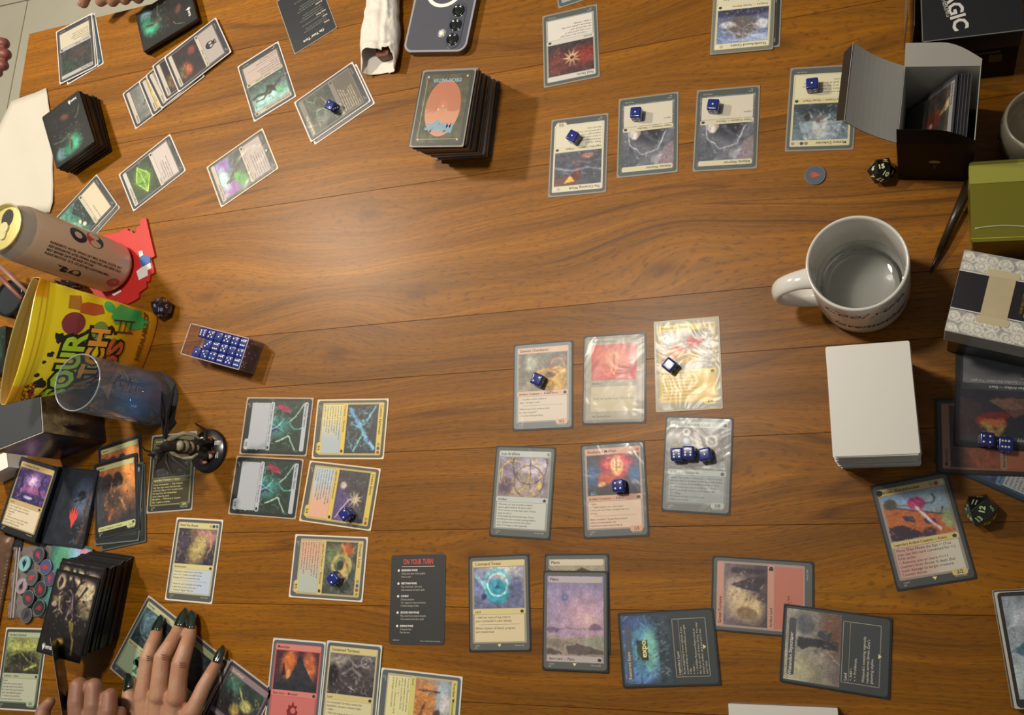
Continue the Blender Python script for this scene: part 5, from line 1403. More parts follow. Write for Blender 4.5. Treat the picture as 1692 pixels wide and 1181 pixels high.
# ------------------------------------------------------------------ yellow sweets pouch, standing, open at the top
p0 = at(253, 516, 3)
p1 = at(247, 645, 3)
q0 = at(58, 458, 150)
q1 = at(9, 668, 150)
bag = thing('candy_bag', 'standing yellow foil candy pouch with black-outlined lettering, open at the top', 'bag', ((p0.x + p1.x) / 2, (p0.y + p1.y) / 2, 0))
BO = Vector(((p0.x + p1.x) / 2, (p0.y + p1.y) / 2, 0))
p1 = Vector((p0.x - 24, p0.y - 82, 3))
q1 = q1 + Vector((-5, 0, 0))                      # the glass stands in front of the lower corner


def bag_pt(u, v, off=0.0):
    """u round the pouch 0..1 (0..0.5 front from the lower to the upper picture edge, then the back), v height 0..1"""
    a0, a1 = p0.lerp(q0, v), p1.lerp(q1, v)
    c = (a0 + a1) / 2
    e = (a0 - a1)
    w_ = e.length / 2
    e = e.normalized()
    n = Vector((e.y, -e.x, 0)).normalized()
    if n.x < 0:
        n = -n
    th = 3 + 19 * sin(pi * min(v * .78 + .14, 1)) ** .8
    if v > .7:
        th *= 1 - .45 * (v - .7) / .3
    ang = 2 * pi * u
    cx, sx = -cos(ang), sin(ang)
    X = w_ * math.copysign(abs(cx) ** .9, cx)
    Y = math.copysign(abs(sx) ** .75, sx) * th
    wr = 1.6 * sin(9 * u + 13 * v) * sin(pi * v) + .9 * sin(31 * v + 17 * u) * (abs(cx) ** 2) + 1.4 * sin(23 * v * u + 3)
    if v > .86 and sx > 0:
        Y += 4 * sin(pi * (v - .86) / .28)
    P = c + e * X + n * (Y + (wr + off) * (1 if sx >= 0 else -.6))
    P.z = 1 + 149 * v + (off * .1) + (6 * (v - .86) / .14 * abs(sx) if (v > .86 and sx < 0) else 0)
    return P - BO


NU, NV_ = 96, 110
V, F, C = [], [], []
for j in range(NV_ + 1):
    v = j / NV_
    for i in range(NU):
        u = i / NU
        V.append(tuple(bag_pt(u, v)))
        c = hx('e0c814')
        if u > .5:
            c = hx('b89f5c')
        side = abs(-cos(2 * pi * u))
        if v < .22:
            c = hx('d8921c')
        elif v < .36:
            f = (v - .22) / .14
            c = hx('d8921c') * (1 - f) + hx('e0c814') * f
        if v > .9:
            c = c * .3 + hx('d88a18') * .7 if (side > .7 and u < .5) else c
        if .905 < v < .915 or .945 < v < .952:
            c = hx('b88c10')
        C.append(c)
for j in range(NV_):
    for i in range(NU):
        k = (i + 1) % NU
        F.append((j * NU + i, j * NU + k, (j + 1) * NU + k, (j + 1) * NU + i))
F.append(tuple(range(NU))[::-1])
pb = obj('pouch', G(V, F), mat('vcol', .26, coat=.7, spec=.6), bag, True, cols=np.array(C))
so = pb.modifiers.new('thickness', 'SOLIDIFY')
so.thickness = .0004
so.offset = -1


def on_bag(g, a0, b0, off=.5, rot=0.0):
    """flat drawing -> the front of the pouch; a: mm towards the far side of the table, b: mm up"""
    r = Matrix.Rotation(rot, 3, 'Z')
    out = []
    for v in g.V:
        q = r @ Vector((v[0], v[1], 0))
        a, b = a0 + q.x, b0 + q.y
        vv = min(max(b / 150, 0.01), .99)
        W_ = (p0.lerp(q0, vv) - p1.lerp(q1, vv)).length / 2
        s = max(-.98, min(.98, a / W_))
        u = math.acos(-s) / (2 * pi)
        out.append(tuple(bag_pt(u, vv, off + v[2])))
    g.V = out
    return g


def fine(poly, z=0.0, n=7):
    """a filled outline cut into small triangles so that it can follow a curved surface"""
    cx = sum(p[0] for p in poly) / len(poly)
    cy = sum(p[1] for p in poly) / len(poly)
    P = []
    m = len(poly)
    for i in range(m):
        a, b = poly[i], poly[(i + 1) % m]
        for k in range(3):
            P.append((a[0] + (b[0] - a[0]) * k / 3, a[1] + (b[1] - a[1]) * k / 3))
    m = len(P)
    V = [(cx, cy, z)]
    for j in range(1, n + 1):
        V += [(cx + (x - cx) * j / n, cy + (y - cy) * j / n, z) for x, y in P]
    F = [(0, 1 + k, 1 + (k + 1) % m) for k in range(m)]
    for j in range(n - 1):
        F += [(1 + j * m + k, 1 + (j + 1) * m + k, 1 + (j + 1) * m + (k + 1) % m, 1 + j * m + (k + 1) % m) for k in range(m)]
    return G(V, F)


BK, GN, OR = mat('1d1a12', .35, coat=.5), mat('a6cc2c', .3, coat=.5), mat('e09a34', .3, coat=.5)
for s, a0, b0, mt, sz, wd in (('SOUR', -28, 100, GN, 31, 74), ('PATCH', -26, 76, OR, 29, 88), ('KIDS', -26, 52, mat('d8683c', .3, coat=.5), 29, 70)):
    obj('lettering', on_bag(text(s, sz, 0, -9, .3, 'c', off=.12, wid=wd + 3), a0, b0, .35), BK, bag, label='black outline of the word')
    obj('lettering', on_bag(text(s, sz, 0, -9, .3, 'c', off=.035, wid=wd), a0, b0, .9), mt, bag, label='coloured fill of the word')
rr = random.Random(5)
sp_ = G()
for (a_, b_, r_) in ((-8, 90, 9), (-40, 84, 9), (-58, 74, 7), (2, 100, 7), (-52, 96, 8), (10, 86, 6), (-30, 62, 8), (5, 118, 5), (-12, 122, 3), (-46, 122, 6), (-52, 108, 4), (-36, 128, 2.5), (-62, 92, 4), (16, 66, 5), (14, 58, 3), (-64, 116, 4), (-20, 126, 2), (-56, 127, 3)):
    q_ = [rr.uniform(.65, 1.35) for k in range(14)]
    bl_ = [(r_ * q_[k] * cos(2 * pi * k / 14), r_ * q_[k] * sin(2 * pi * k / 14)) for k in range(14)]
    sp_.add(on_bag(fine(bl_, 0, 3), a_, b_, .3))
obj('ink_splashes', sp_, BK, bag)
bag_bits = [('apple', [(13 * cos(t / 3.2) * (1 - .18 * (abs(t - 5) < 1.1)), 12 * sin(t / 3.2)) for t in range(20)], 21, 108, '7e3238'),
            ('green_splash', [(-8, -30), (2, -34), (8, -22), (14, -24), (16, -6), (20, 8), (12, 20), (2, 22), (-6, 16), (-4, 2), (-12, -8)], 30, 46, '3fae5a'),
            ('green_blob', ellipse(7, 6, 0, 0, 16), 45, 70, '3fae5a'),
            ('green_pear', [(12 * cos(t / 2.55) * (1.0 if cos(t / 2.55) > 0 else .8), 9 * sin(t / 2.55)) for t in range(16)], 14, 78, '7c8a44'),
            ('orange_segment', [(11 * cos(t / 2.55), 6 * sin(t / 2.55)) for t in range(16)], -3, 58, 'b87434'),
            ('red_slice', [(-4, -16), (6, -14), (8, 4), (4, 14), (-6, 12), (-8, -4)], 40, 92, 'b8562c'),
            ('brown_cap', [(-9, -6), (9, -6), (8, 6), (-8, 7)], 46, 109, 'a8701c')]
for nme, poly, a_, b_, c_ in bag_bits:
    obj(nme, on_bag(fine(poly), a_, b_, .55), mat(c_, .3, coat=.5), bag)
ld = G()
for dx in (-7, 7):
    ld.add(fine([(dx - .9, -16), (dx + .9, -16), (dx + .9, 14), (dx - .9, 14)], 0, 2))
for dy in (-11, -3, 5):
    ld.add(fine([(-7, dy - .8), (7, dy - .8), (7, dy + .8), (-7, dy + .8)], 0, 2))
obj('ladder', on_bag(ld, 22, 50, 1.0), mat('5b2a1c', .4), bag)
obj('corner_print', on_bag(text('SOFT &', 7, 0, 3, 0, 'c', off=.05).add(text('CHEWY', 7, 0, -4, 0, 'c', off=.05)), -58, 128, .8, .1), mat('8a2a24', .4), bag)
obj('side_print', on_bag(text('RESEALABLE ZIP', 8, 0, 0, 0, 'c', off=.04), 14, 14, .8), mat('7a4a10', .4), bag)

# ------------------------------------------------------------------ dark picture box
cb = at(176, 730, 0)
e1 = (at(89, 763, 0) - cb)
e1.z = 0
e1.normalize()
e2 = Vector((e1.y, -e1.x, 0))
if e2.y < 0:
    e2 = -e2
ab = atan2(e2.y, e2.x)                                     # local x along e2
LX, LY, HZ = 70, 74, 92
bc = cb + e1 * LY / 2 + e2 * LX / 2
bx = thing('deck_box', 'dark cardboard deck box printed with pale mist and black figures, under the yellow pouch', 'box', (bc.x, bc.y, 0), ab)
sgn = 1 if (Matrix.Rotation(-ab, 3, 'Z') @ e1).y > 0 else -1
obj('body', slab(LX - .6, LY - .6, 0, HZ, .8), mat('1c1b1d', .4, coat=.3), bx)
obj('lid_panel', slab(LX - 2, LY - 2, HZ, HZ + .8, 1), mat('3a3e42', .45), bx)
lidr = G()
for (cx, cy, sx, sy) in ((0, LY / 2, LX, .8), (0, -LY / 2, LX, .8), (LX / 2, 0, .8, LY), (-LX / 2, 0, .8, LY)):
    lidr.add(box(cx, cy, HZ, sx, sy, 1.2))
obj('lid_edge', lidr, mat('b8b4a8', .5), bx)
MIST = [('G', '7c6c50', '2a2124'), ('E', .4, .1, .5, .3, 0, '8c7c5c', .9), ('P', [(.05, 1), (.1, .5), (.16, .3), (.25, .6), (.3, 1)], '1c181c'), ('P', [(.38, 1), (.42, .6), (.5, .35), (.58, .7), (.62, 1)], '1e191e'), ('P', [(.7, 1), (.76, .55), (.86, .3), (.92, .6), (1, 1)], '1a161a'), ('E', .2, .9, .3, .2, 0, '1c181c', .6), ('E', .6, .95, .06, .06, 0, '8c8078', .5), ('L', [(.9, .3), (1, .6)], .02, '8c8468'), ('S', 30, ['9c8c68', '241e20', '4c4240'], .1, .014), ('N', .35, 10)]
g, cc = picture(MIST, LX - 1, HZ - 1, 0, 0, 0, 4, .8)
NS = -sgn                                                  # side facing away from e1
g.xf(Matrix.Rotation(pi / 2, 3, 'X'))
fA = G([(x * (-NS if False else 1), y, z) for x, y, z in g.V], g.F)
m_ = Matrix.Rotation(0 if NS < 0 else pi, 3, 'Z')
fA.xf(m_).move(0, NS * (LY / 2 + .05), HZ / 2)
obj('printed_panel', fA, mat('vcol', .35, coat=.4), bx, cols=cc)
PUR = [('G', '2a2426', '1c1820'), ('E', .3, .25, .3, .12, -10, '6c605c', .7), ('E', .25, .35, .2, .05, 0, '2c2426', .5), ('E', .6, .3, .3, .06, 10, '5c4438', .8), ('E', .4, .85, .2, .12, 0, '4c3a64', .9), ('L', [(0, .1), (.4, .2), (.9, .15)], .014, '8c7c70'), ('S', 40, ['8c7c74', '181416', '4c3a34', '3c3450'], .12, .013), ('N', .35, 10)]
g, cc = picture(PUR, LY - 1, HZ - 1, 0, 0, 0, 5, .8)
g.xf(Matrix.Rotation(pi / 2, 3, 'X')).xf(Matrix.Rotation(-pi / 2, 3, 'Z')).move(-(LX / 2 + .05), 0, HZ / 2)
obj('printed_panel', g, mat('vcol', .35, coat=.4), bx, cols=cc)

# ------------------------------------------------------------------ winged miniature on a round base
mc = at(343, 744, 3)
mini = thing('miniature', 'small dark painted miniature of a winged beast standing on a round black base', 'figurine', (mc.x, mc.y, 1.2))
obj('base', lathe([(0.01, 0), (25, 0), (25, 1.2), (23, 3.6), (0.01, 3.8)], 40), mat('16171a', .3, coat=.4), mini, True)
DKM = mat('26221f', .5, bump=.6, bscale=250, grain=.7, gscale=150)
BNM = mat('837a62', .55, bump=.6, bscale=250, grain=.5, gscale=200)
rk = G()
for (x, y, r_) in ((2, 10, 7), (-7, 2, 6), (6, -6, 6), (-2, -13, 5)):
    rk.add(ball((x, y, 5), r_, 9, 6, (1.1, .9, .6)))
obj('rock', rk, mat('4b2e2c', .7, bump=.8, grain=.5), mini, True)


def remesh(name, parts, m, parent, voxel=.7, smooth=6, label=None):
    g = G()
    for q in parts:
        g.add(q)
    me = mesh('tmp', g)
    o = bpy.data.objects.new('tmp', me)
    COL.objects.link(o)
    r = o.modifiers.new('r', 'REMESH')
    r.mode = 'VOXEL'
    r.voxel_size = voxel * M
    r.use_smooth_shade = True
    if smooth:
        s = o.modifiers.new('s', 'SMOOTH')
        s.factor = .5
        s.iterations = smooth
    dg = bpy.context.evaluated_depsgraph_get()
    dg.update()
    me2 = bpy.data.meshes.new_from_object(o.evaluated_get(dg))
    bpy.data.objects.remove(o)
    bpy.data.meshes.remove(me)
    me2.name = name
    me2.materials.clear()
    me2.materials.append(m)
    me2.polygons.foreach_set('use_smooth', [True] * len(me2.polygons))
    return obj(name, me2, m, parent, label=label)


def chain(pts, n=12):
    """rounded limb through (x, y, z, r) points"""
    q = G()
    P = [Vector(p[:3]) for p in pts]
    q.add(tube([tuple(p) for p in P], [p[3] for p in pts], n))
    for p in pts:
        q.add(ball(p[:3], p[3] * 1.0, n, 8))
    return q


remesh('body', [chain([(0, 0, 8, 6), (-3, 1, 28, 8), (-6, 0, 46, 9), (-8, -2, 58, 7), (-9, -6, 68, 5)]),
                chain([(5, 8, 4, 3), (8, 9, 14, 4), (0, 5, 26, 5)]), chain([(6, -9, 4, 3), (8, -8, 14, 4), (0, -5, 26, 5)]),
                chain([(0, 0, 24, 4), (8, 10, 16, 3), (12, 20, 22, 2), (6, 27, 34, 1)])], DKM, mini, .8, 3)
remesh('head', [chain([(-9, -6, 66, 4.5), (-8, -12, 74, 5), (-4, -18, 74, 3.4)]), chain([(-10, -10, 77, 1.6), (-14, -8, 84, 1.2), (-13, -4, 90, .6)], 8), chain([(-6, -13, 78, 1.6), (-6, -14, 86, 1.2), (-2, -13, 91, .6)], 8)], DKM, mini, .7, 2)
for s in (1, -1):
    obj('arm', chain([(-7, 7 * s, 56, 3.4), (2, 14 * s, 46, 2.6), (12, 13 * s, 40, 2), (17, 9 * s, 38, 1.4)]), BNM, mini, True)
for k, (z, r_) in enumerate(((50, 7.4), (42, 8.4), (33, 7.8), (24, 6.4))):
    obj('belly_plate', ball((2.2, 0, z), r_, 12, 8, (.75, .85, .42)), BNM, mini, True)


def wing(tips, root, m):
    V, F = [], []
    rib = [root] + tips
    n = len(tips)
    g = G()
    for t in tips:
        g.add(tube([root, tuple((Vector(root) * .5 + Vector(t) * .5) + Vector((0, 0, 4))), t], [2.2, 1.4, .5], 7))
    for a, b in zip(tips[:-1], tips[1:]):
        A, B, R_ = Vector(a), Vector(b), Vector(root)
        mid = (A + B) * .5 * .82 + R_ * .18
        for d in (.45, -.45):
            k = len(g.V)
            up = Vector((0, d * .4, d))
            g.V += [tuple(R_ + up), tuple(A + up), tuple(mid + up), tuple(B + up)]
            g.F += [(k, k + 1, k + 2), (k, k + 2, k + 3)] if d > 0 else [(k, k + 2, k + 1), (k, k + 3, k + 2)]
        k = len(g.V) - 8
        for i, j in ((1, 2), (2, 3)):
            g.F.append((k + i, k + j, k + 4 + j, k + 4 + i))
    return g


obj('wing', wing([(30, 60, 96), (8, 54, 92), (14, 40, 74), (2, 24, 58)], (-10, 8, 60), DKM), mat('1d1c1d', .45, coat=.3), mini)
obj('wing', wing([(6, -30, 88), (14, -34, 70), (20, -28, 52), (6, -14, 40)], (-10, -6, 58), DKM), mat('34332f', .45, coat=.3), mini)
for (x, y, z, r_, c_) in ((8, 12, 9, 3.2, 'a8563c'), (10, -8, 9, 3.4, 'c8b4a4'), (3, -14, 8, 3, 'b88c78'), (1, 12, 14, 2.6, 'd8d0c8'), (13, -3, 7, 2.6, '7c2420')):
    obj('skull', ball((x, y, z), r_, 9, 7, (1, .85, .9)), mat(c_, .5), mini, True)
obj('base_print', text('II', 9, 13, -9, 3.9, off=.05).add(slab(9, 5, 3.8, 3.95, 0, 15, 8)), mat('b8b6b0', .5), mini)

# ------------------------------------------------------------------ clear box of dice
zb = 27
A, B, C_, D_ = at(316, 535, zb), at(413, 557.5, zb), at(395.3, 611.5, zb), at(298, 584.5, zb)
cx, cy, ca = pose([(316, 535), (413, 557.5), (395.3, 611.5), (298, 584.5)], zb)
LW = ((B - A).length + (C_ - D_).length) / 2
LH = ((D_ - A).length + (C_ - B).length) / 2
db = thing('dice_box', 'clear plastic box part filled with rows of blue dice, left of centre', 'box', (cx, cy, .2), ca)
PL = clear('f2ecef', haze=.04)
g = G()
t = 1.2
g.add(slab(LW, LH, 0, t, 1))
for (sx, sy, w_, h_) in ((LW / 2 - t / 2, 0, t, LH), (-LW / 2 + t / 2, 0, t, LH), (0, LH / 2 - t / 2, LW - 2 * t, t), (0, -LH / 2 + t / 2, LW - 2 * t, t)):
    g.add(slab(w_, h_, t, zb, 0, sx, sy))
obj('tray', g, PL, db)
g = G()
for (cx2, cy2, w_, h_) in ((LW / 2 - .5, 0, 1.0, LH), (0, -LH / 2 + .5, LW, 1.0), (0, LH / 2 - .5, LW, 1.0), (-LW / 2 + .5, 0, 1.0, LH)):
    g.add(slab(w_, h_, zb, zb + .6, 0, cx2, cy2))
obj('tray_rim', g, clear('e8dcdc', 1, haze=.5, hc='d8cccc'), db)
mt = Matrix.Rotation(ca, 3, 'Z')
ncol = 6
tops = [[6, 5, 1, 5, 4, 6], [0, 3, 6, 5, 2, 4], [1, 3, 4, 6, 5, 6]]
pit = min(12.25, (LH - 2.8) / 3)
for r in range(3):
    for k in range(6):
        if tops[r][k] == 0:
            continue
        for lay in (0, 1):
            q = mt @ Vector((LW / 2 - 8.4 - (5 - k) * 12.3, LH / 2 - 1.4 - pit * (r + .5), 0))
            if lay == 0 and (k + r) % 3:
                continue
            die('blue die in the clear plastic box, %s row, %s from its closed right end' % (['back', 'middle', 'front'][r], ['sixth', 'fifth', 'fourth', 'third', 'second', 'first'][k]) if lay else 'blue die in the lower layer of the clear plastic box',
                cx + q.x, cy + q.y, 1.6 + 12.1 * lay, ca + pi / 2 * ((k + r) % 4), tops[r][k], group='dice in the clear plastic box', k=k % 4)


# ------------------------------------------------------------------ twenty-sided dice
def ico(r):
    p = (1 + 5 ** .5) / 2
    V = [Vector(v).normalized() * r for v in ((-1, p, 0), (1, p, 0), (-1, -p, 0), (1, -p, 0), (0, -1, p), (0, 1, p), (0, -1, -p), (0, 1, -p), (p, 0, -1), (p, 0, 1), (-p, 0, -1), (-p, 0, 1))]
    F = [(0, 11, 5), (0, 5, 1), (0, 1, 7), (0, 7, 10), (0, 10, 11), (1, 5, 9), (5, 11, 4), (11, 10, 2), (10, 7, 6), (7, 1, 8), (3, 9, 4), (3, 4, 2), (3, 2, 6), (3, 6, 8), (3, 8, 9), (4, 9, 5), (2, 4, 11), (6, 2, 10), (8, 6, 7), (9, 8, 1)]
    return V, F


def d20(label, px, py, ang, nums, ink, col, r=13.5):
    V, F = ico(r)
    n0 = (V[F[0][0]] + V[F[0][1]] + V[F[0][2]]).normalized()
    q = n0.rotation_difference(Vector((0, 0, 1))).to_matrix()
    V = [q @ v for v in V]
    zin = -min(v.z for v in V)
    P = at(px, py, zin)
    o = thing('twenty_sided_die', label, 'die', (P.x, P.y, .1), radians(ang), 'twenty-sided dice')
    me = mesh('body', G([tuple(v + Vector((0, 0, zin))) for v in V], F))
    b = obj('body', me, mat(col, .15, coat=.8, grain=.8, gscale=90), o)
    bv = b.modifiers.new('bevel', 'BEVEL')
    bv.width = .0006
    bv.segments = 2
    order = sorted(range(20), key=lambda k: -(V[F[k][0]] + V[F[k][1]] + V[F[k][2]]).z)
    for k, n in zip(order, nums):
        f = F[k]
        c = (V[f[0]] + V[f[1]] + V[f[2]]) / 3
        nn = c.normalized()
        up = (V[f[0]] - c).normalized()
        if k == order[0]:
            up = Vector((0, 1, 0))
        up = (up - nn * up.dot(nn)).normalized()
        rt = up.cross(nn)
        g = text(str(n), 6.2, 0, -2.2, 0, 'c', off=.04)
        g.V = [tuple(c + rt * a + up * b_ + nn * .12 + Vector((0, 0, zin))) for a, b_, _ in g.V]
        obj('number', g, mat(ink, .4), o)
    return o


d20('black twenty-sided die with cream numbers, beside the open box', 1457, 282, 4, [15, 14, 6, 10, 3, 4, 7, 17, 1, 19, 12, 2, 20, 8, 13, 5, 18, 9, 16, 11], 'e0dcae', '101112', 13.8)
d20('black twenty-sided die with green numbers, twelve on top, lower right', 1621, 843, 75, [12, 11, 13, 5, 14, 18, 7, 17, 1, 19, 15, 2, 20, 8, 3, 4, 6, 9, 16, 10], 'a8c48c', '0e1210', 15)
d20('dark purple twenty-sided die beside the yellow pouch', 267, 508.5, 30, [8, 14, 6, 10, 3, 4, 7, 17, 1, 19, 12, 2, 20, 15, 13, 5, 18, 9, 16, 11], '8c84a0', '15121c', 14.5)


# ------------------------------------------------------------------ round tokens
def token(label, px, py, z, col, logo, ang=0, r=10, group=None, cols=None):
    P = at(px, py, z)
    o = thing('token', label, 'token', (P.x, P.y, z), ang, group)
    obj('disc', prism(ellipse(r, r, 0, 0, 32), 0, 1.6), mat(col, .35, coat=.4, grain=.2), o)
    obj('ring', lathe([(r - .6, 1.6), (r - .4, 1.75), (r - .1, 1.6)], 32), mat(cols or '7a8088', .4), o)
    obj('flame_emblem', flame(.62, 1.62, 1.8), mat(logo, .4), o)
    return o


token('single grey-blue round token with a red emblem, above the mug', 1347, 290, .1, '515a66', 'b84c3c', radians(80))

# ------------------------------------------------------------------ clear bag with tokens, lower left
zc = [(13, 908), (126, 903), (118, 1012), (8, 1014)]
P = pose(zc, 1)
zb_ = thing('zip_bag', 'clear plastic zip bag under the loose round tokens at the left edge', 'bag', (P[0], P[1], .1), P[2])
g = G()
nx, ny = 24, 24
V = [(-46 + 92 * i / nx, -42 + 84 * j / ny, 1.0 + .9 * sin(i * 1.3 + j * .6) + .7 * sin(j * 1.9 - i * .7)) for j in range(ny + 1) for i in range(nx + 1)]
F = [(j * (nx + 1) + i, j * (nx + 1) + i + 1, (j + 1) * (nx + 1) + i + 1, (j + 1) * (nx + 1) + i) for j in range(ny) for i in range(nx)]
b = obj('film', G(V, F), clear('d6d2ce', 1, .12, haze=.3, hc='b4aaaa'), zb_, True)
sm = b.modifiers.new('thickness', 'SOLIDIFY')
sm.thickness = .0003
obj('zip_strip', box(-34, 0, 3, 1.2, 82, 1.4), mat('b8b0ac', .2, coat=.5), zb_)
obj('zip_strip', box(-38, 0, 3, 1.0, 82, 1.2), mat('a8a09c', .2, coat=.5), zb_)
c = card('rainbow foil card corner behind the loose tokens, above the fanned black deck', xy=(at(104, 958, 4).x, at(104, 958, 4).y, radians(-12)), z=3.4, sl=None, border='3c6460', kind='paper', group=R4, seed=77,
         art=[('H', '3c6c60', '6c98a0'), ('E', .8, .1, .4, .14, 0, 'c888a8', .9), ('E', .55, .12, .2, .12, 0, '88b8d8', .9), ('E', .3, .2, .2, .2, 0, '5ca080', .9), ('N', .2, 4)])
TG = 'round tokens scattered on the clear bag'
for i, (x, y, z, c_, l_, t_) in enumerate(((42, 931, 4.4, '7fb0b8', '23262c', 'pale rainbow token with a dark emblem, upper left of the scattered tokens'), (65, 917, 5.5, '3c4450', 'a83c4c', 'dark token at the very top of the scattered tokens'),
                                           (77, 937, 4.6, '4c5478', 'b03848', 'violet-grey token on the right, second from the top of the scattered tokens'), (54, 954, 6.4, '54585c', 'c03c3c', 'grey shiny token in the middle of the scattered tokens'),
                                           (37, 968, 4.4, 'a08c98', '2c2c38', 'pinkish rainbow token with a dark emblem, left of the scattered tokens'), (68, 973, 4.6, '3c3c44', 'b03038', 'dark token right of the pinkish rainbow token'),
                                           (48, 988, 6.2, '3c4248', 'a83444', 'dark token below the pinkish rainbow token'), (66, 1004, 4.6, '2c3434', '8c3040', 'blackish token nearest the fanned black deck'), (45, 1016, 1.8, '4c4c50', '30343c', 'grey token lowest of the scattered tokens'), (84, 955, 3.6, '4c4c60', 'a84058', 'violet token half hidden by the rainbow foil card'))):
    token(t_, x, y, z, c_, l_, i * .7, 9.3, TG)

# ------------------------------------------------------------------ phone
cor = [(667, 80), (772, 86), (783, -60), (682, -75)]
P = [at(x, y, 8) for x, y in ((666, 70), (770, 66))]
ex = (P[1] - P[0])
wd = ex.length
pa = atan2(ex.y, ex.x) + radians(-1)
ctr = at(718, 86, 8)
up_ = Vector((-sin(pa), cos(pa), 0))
cc_ = ctr + up_ * 78
ph = thing('smartphone', 'grey smartphone face down in a clear case with three lenses, beside the wrapper', 'phone', (cc_.x, cc_.y, 0), pa)
PW, PH = wd, 158
obj('case', prism(rrect(PW, PH, 12, n=8), .4, 9.0), mat('2c2c31', .12, coat=1, trans=0), ph)
obj('case_rim', G().add(prism(rrect(PW - .4, PH - .4, 11.8, n=8), 9.0, 10.0)), mat('9a9aa2', .1, coat=1, spec=.8), ph)
obj('back', prism(rrect(PW - 5.5, PH - 5.5, 9.5, n=8), 10.0, 10.15), mat('53545e', .22, coat=.6, grain=.05), ph)
rg = lathe([(21.5, 10.2), (21.5, 10.45), (26.0, 10.45), (26.0, 10.2)], 56)
rg.move(-2, 5)
obj('magnet_ring', rg, mat('e6e4de', .4), ph)
lx = PW / 2 - 20
for k, yy in enumerate((-PH / 2 + 15.5, -PH / 2 + 34, -PH / 2 + 52.5)):
    l = obj('lens', lathe([(7.9, 10.1), (7.9, 11.8), (7.2, 12.4), (6.4, 12.2), (5.6, 11.6), (0.01, 11.6)], 32).move(lx, yy), mat('141619', .12, coat=1, metal=.3), ph, True)
    obj('lens_glass', lathe([(4.6, 11.7), (3, 12.0), (0.01, 12.1)][::-1], 24).move(lx, yy), mat('0a1412', .03, coat=1, spec=1), l, True)
isl = prism(rrect(20, 60, 10, lx, -PH / 2 + 34, n=8), 10.1, 10.9)
obj('lens_island', isl, mat('4c505c', .06, coat=1, spec=.9), ph)
obj('flash', lathe([(3.4, 10.2), (3.4, 11.0), (0.01, 11.2)], 20).move(lx - 16.5, -PH / 2 + 24), mat('efe8d8', .3), ph, True)
obj('flash_ring', lathe([(3.6, 10.2), (4.6, 11.4), (5.6, 10.2)], 24).move(lx - 16.5, -PH / 2 + 24), mat('8c9298', .1, coat=1), ph, True)

# ------------------------------------------------------------------ crumpled wrapper with a chocolate bar
wp = thing('candy_wrapper', 'crumpled white paper wrapper torn open at its near end, beside the phone', 'wrapper', (at(628, 50, 0).x, at(628, 50, 0).y, 0), radians(2))
L0, L1 = at(628, 118, 8), at(640, -40, 8)
axis = (L1 - L0)
LL = axis.length
wa = atan2(axis.y, axis.x) - pi / 2
wp.rotation_euler = (0, 0, wa)
wo = (L0 + L1) / 2
wp.location = (wo.x * M, wo.y * M, 0)
nu, nv = 56, 60
V, F = [], []
rngw = np.random.default_rng(4)
ns = vnoise(nv + 1, nu + 1, 6, rngw, 4)
ns[:, -1] = ns[:, 0]
for j in range(nv + 1):
    v = j / nv
    y = -LL / 2 + LL * v
    for i in range(nu):
        a = 2 * pi * i / nu
        ca_, sa_ = cos(a), sin(a)
        W2 = 21 + 3 * sin(v * 6) + 2 * v
        H2 = 13 - 2 * (1 - v)
        x = W2 * math.copysign(abs(ca_) ** .8, ca_)
        z = 13.5 + H2 * math.copysign(abs(sa_) ** .7, sa_)
        z += (ns[j, i] - .5) * 14 * max(0, sa_)
        if sa_ > 0:
            z -= 6 * max(0, 1 - abs(x - 7) / 4)                # the long fold on the right
            z += 3 * max(0, 1 - abs(x - 13) / 3)
        x += (ns[j, (i * 3) % nu] - .5) * 5
        cut = 0
        if v < .25:
            cut = (20 * max(0, sa_) ** .5 + 4 * (ca_ > .3)) * (1 - v / .25) * (.7 + .6 * ns[0, i])
        V.append((x, y + (cut if sa_ > 0 else -cut * .4), max(.4, z)))
for j in range(nv):
    for i in range(nu):
        k = (i + 1) % nu
        F.append((j * nu + i, j * nu + k, (j + 1) * nu + k, (j + 1) * nu + i))
b = obj('paper', G(V, F), mat('d9d2c8', .55, bump=.2, bscale=60), wp, True)
sm = b.modifiers.new('thickness', 'SOLIDIFY')
sm.thickness = .0004
bar = slab(17, LL * .8, 5, 16, 3, 6, 2)
obj('chocolate_bar', bar, mat('5c2c1c', .45, bump=.3, bscale=120), wp)

# ------------------------------------------------------------------ white paper at the left
org = at(40, 250, 0)
pts = [(-8, 225), (20, 168), (78, 146), (84, 185), (88, 250), (90, 335), (84, 352), (-8, 350)]
g = G()
poly = [((at(x, y, 0) - org).x, (at(x, y, 0) - org).y) for x, y in pts]
f_ = fine(poly, 0, 8)
f_.V = [(x, y, 1.2 + .8 * sin(x * .09 + y * .05) + .6 * sin(y * .13)) for x, y, z in f_.V]
n_ = len(f_.V)
me = mesh('sheet', f_, True)
wpap = thing('paper_sheet', 'blank white sheet of paper at the left edge above the can', 'paper', (org.x, org.y, 0))
b = obj('sheet', me, mat('c2bdb1', .6, grain=.04, gscale=12), wpap)
sm = b.modifiers.new('thickness', 'SOLIDIFY')
sm.thickness = .0006

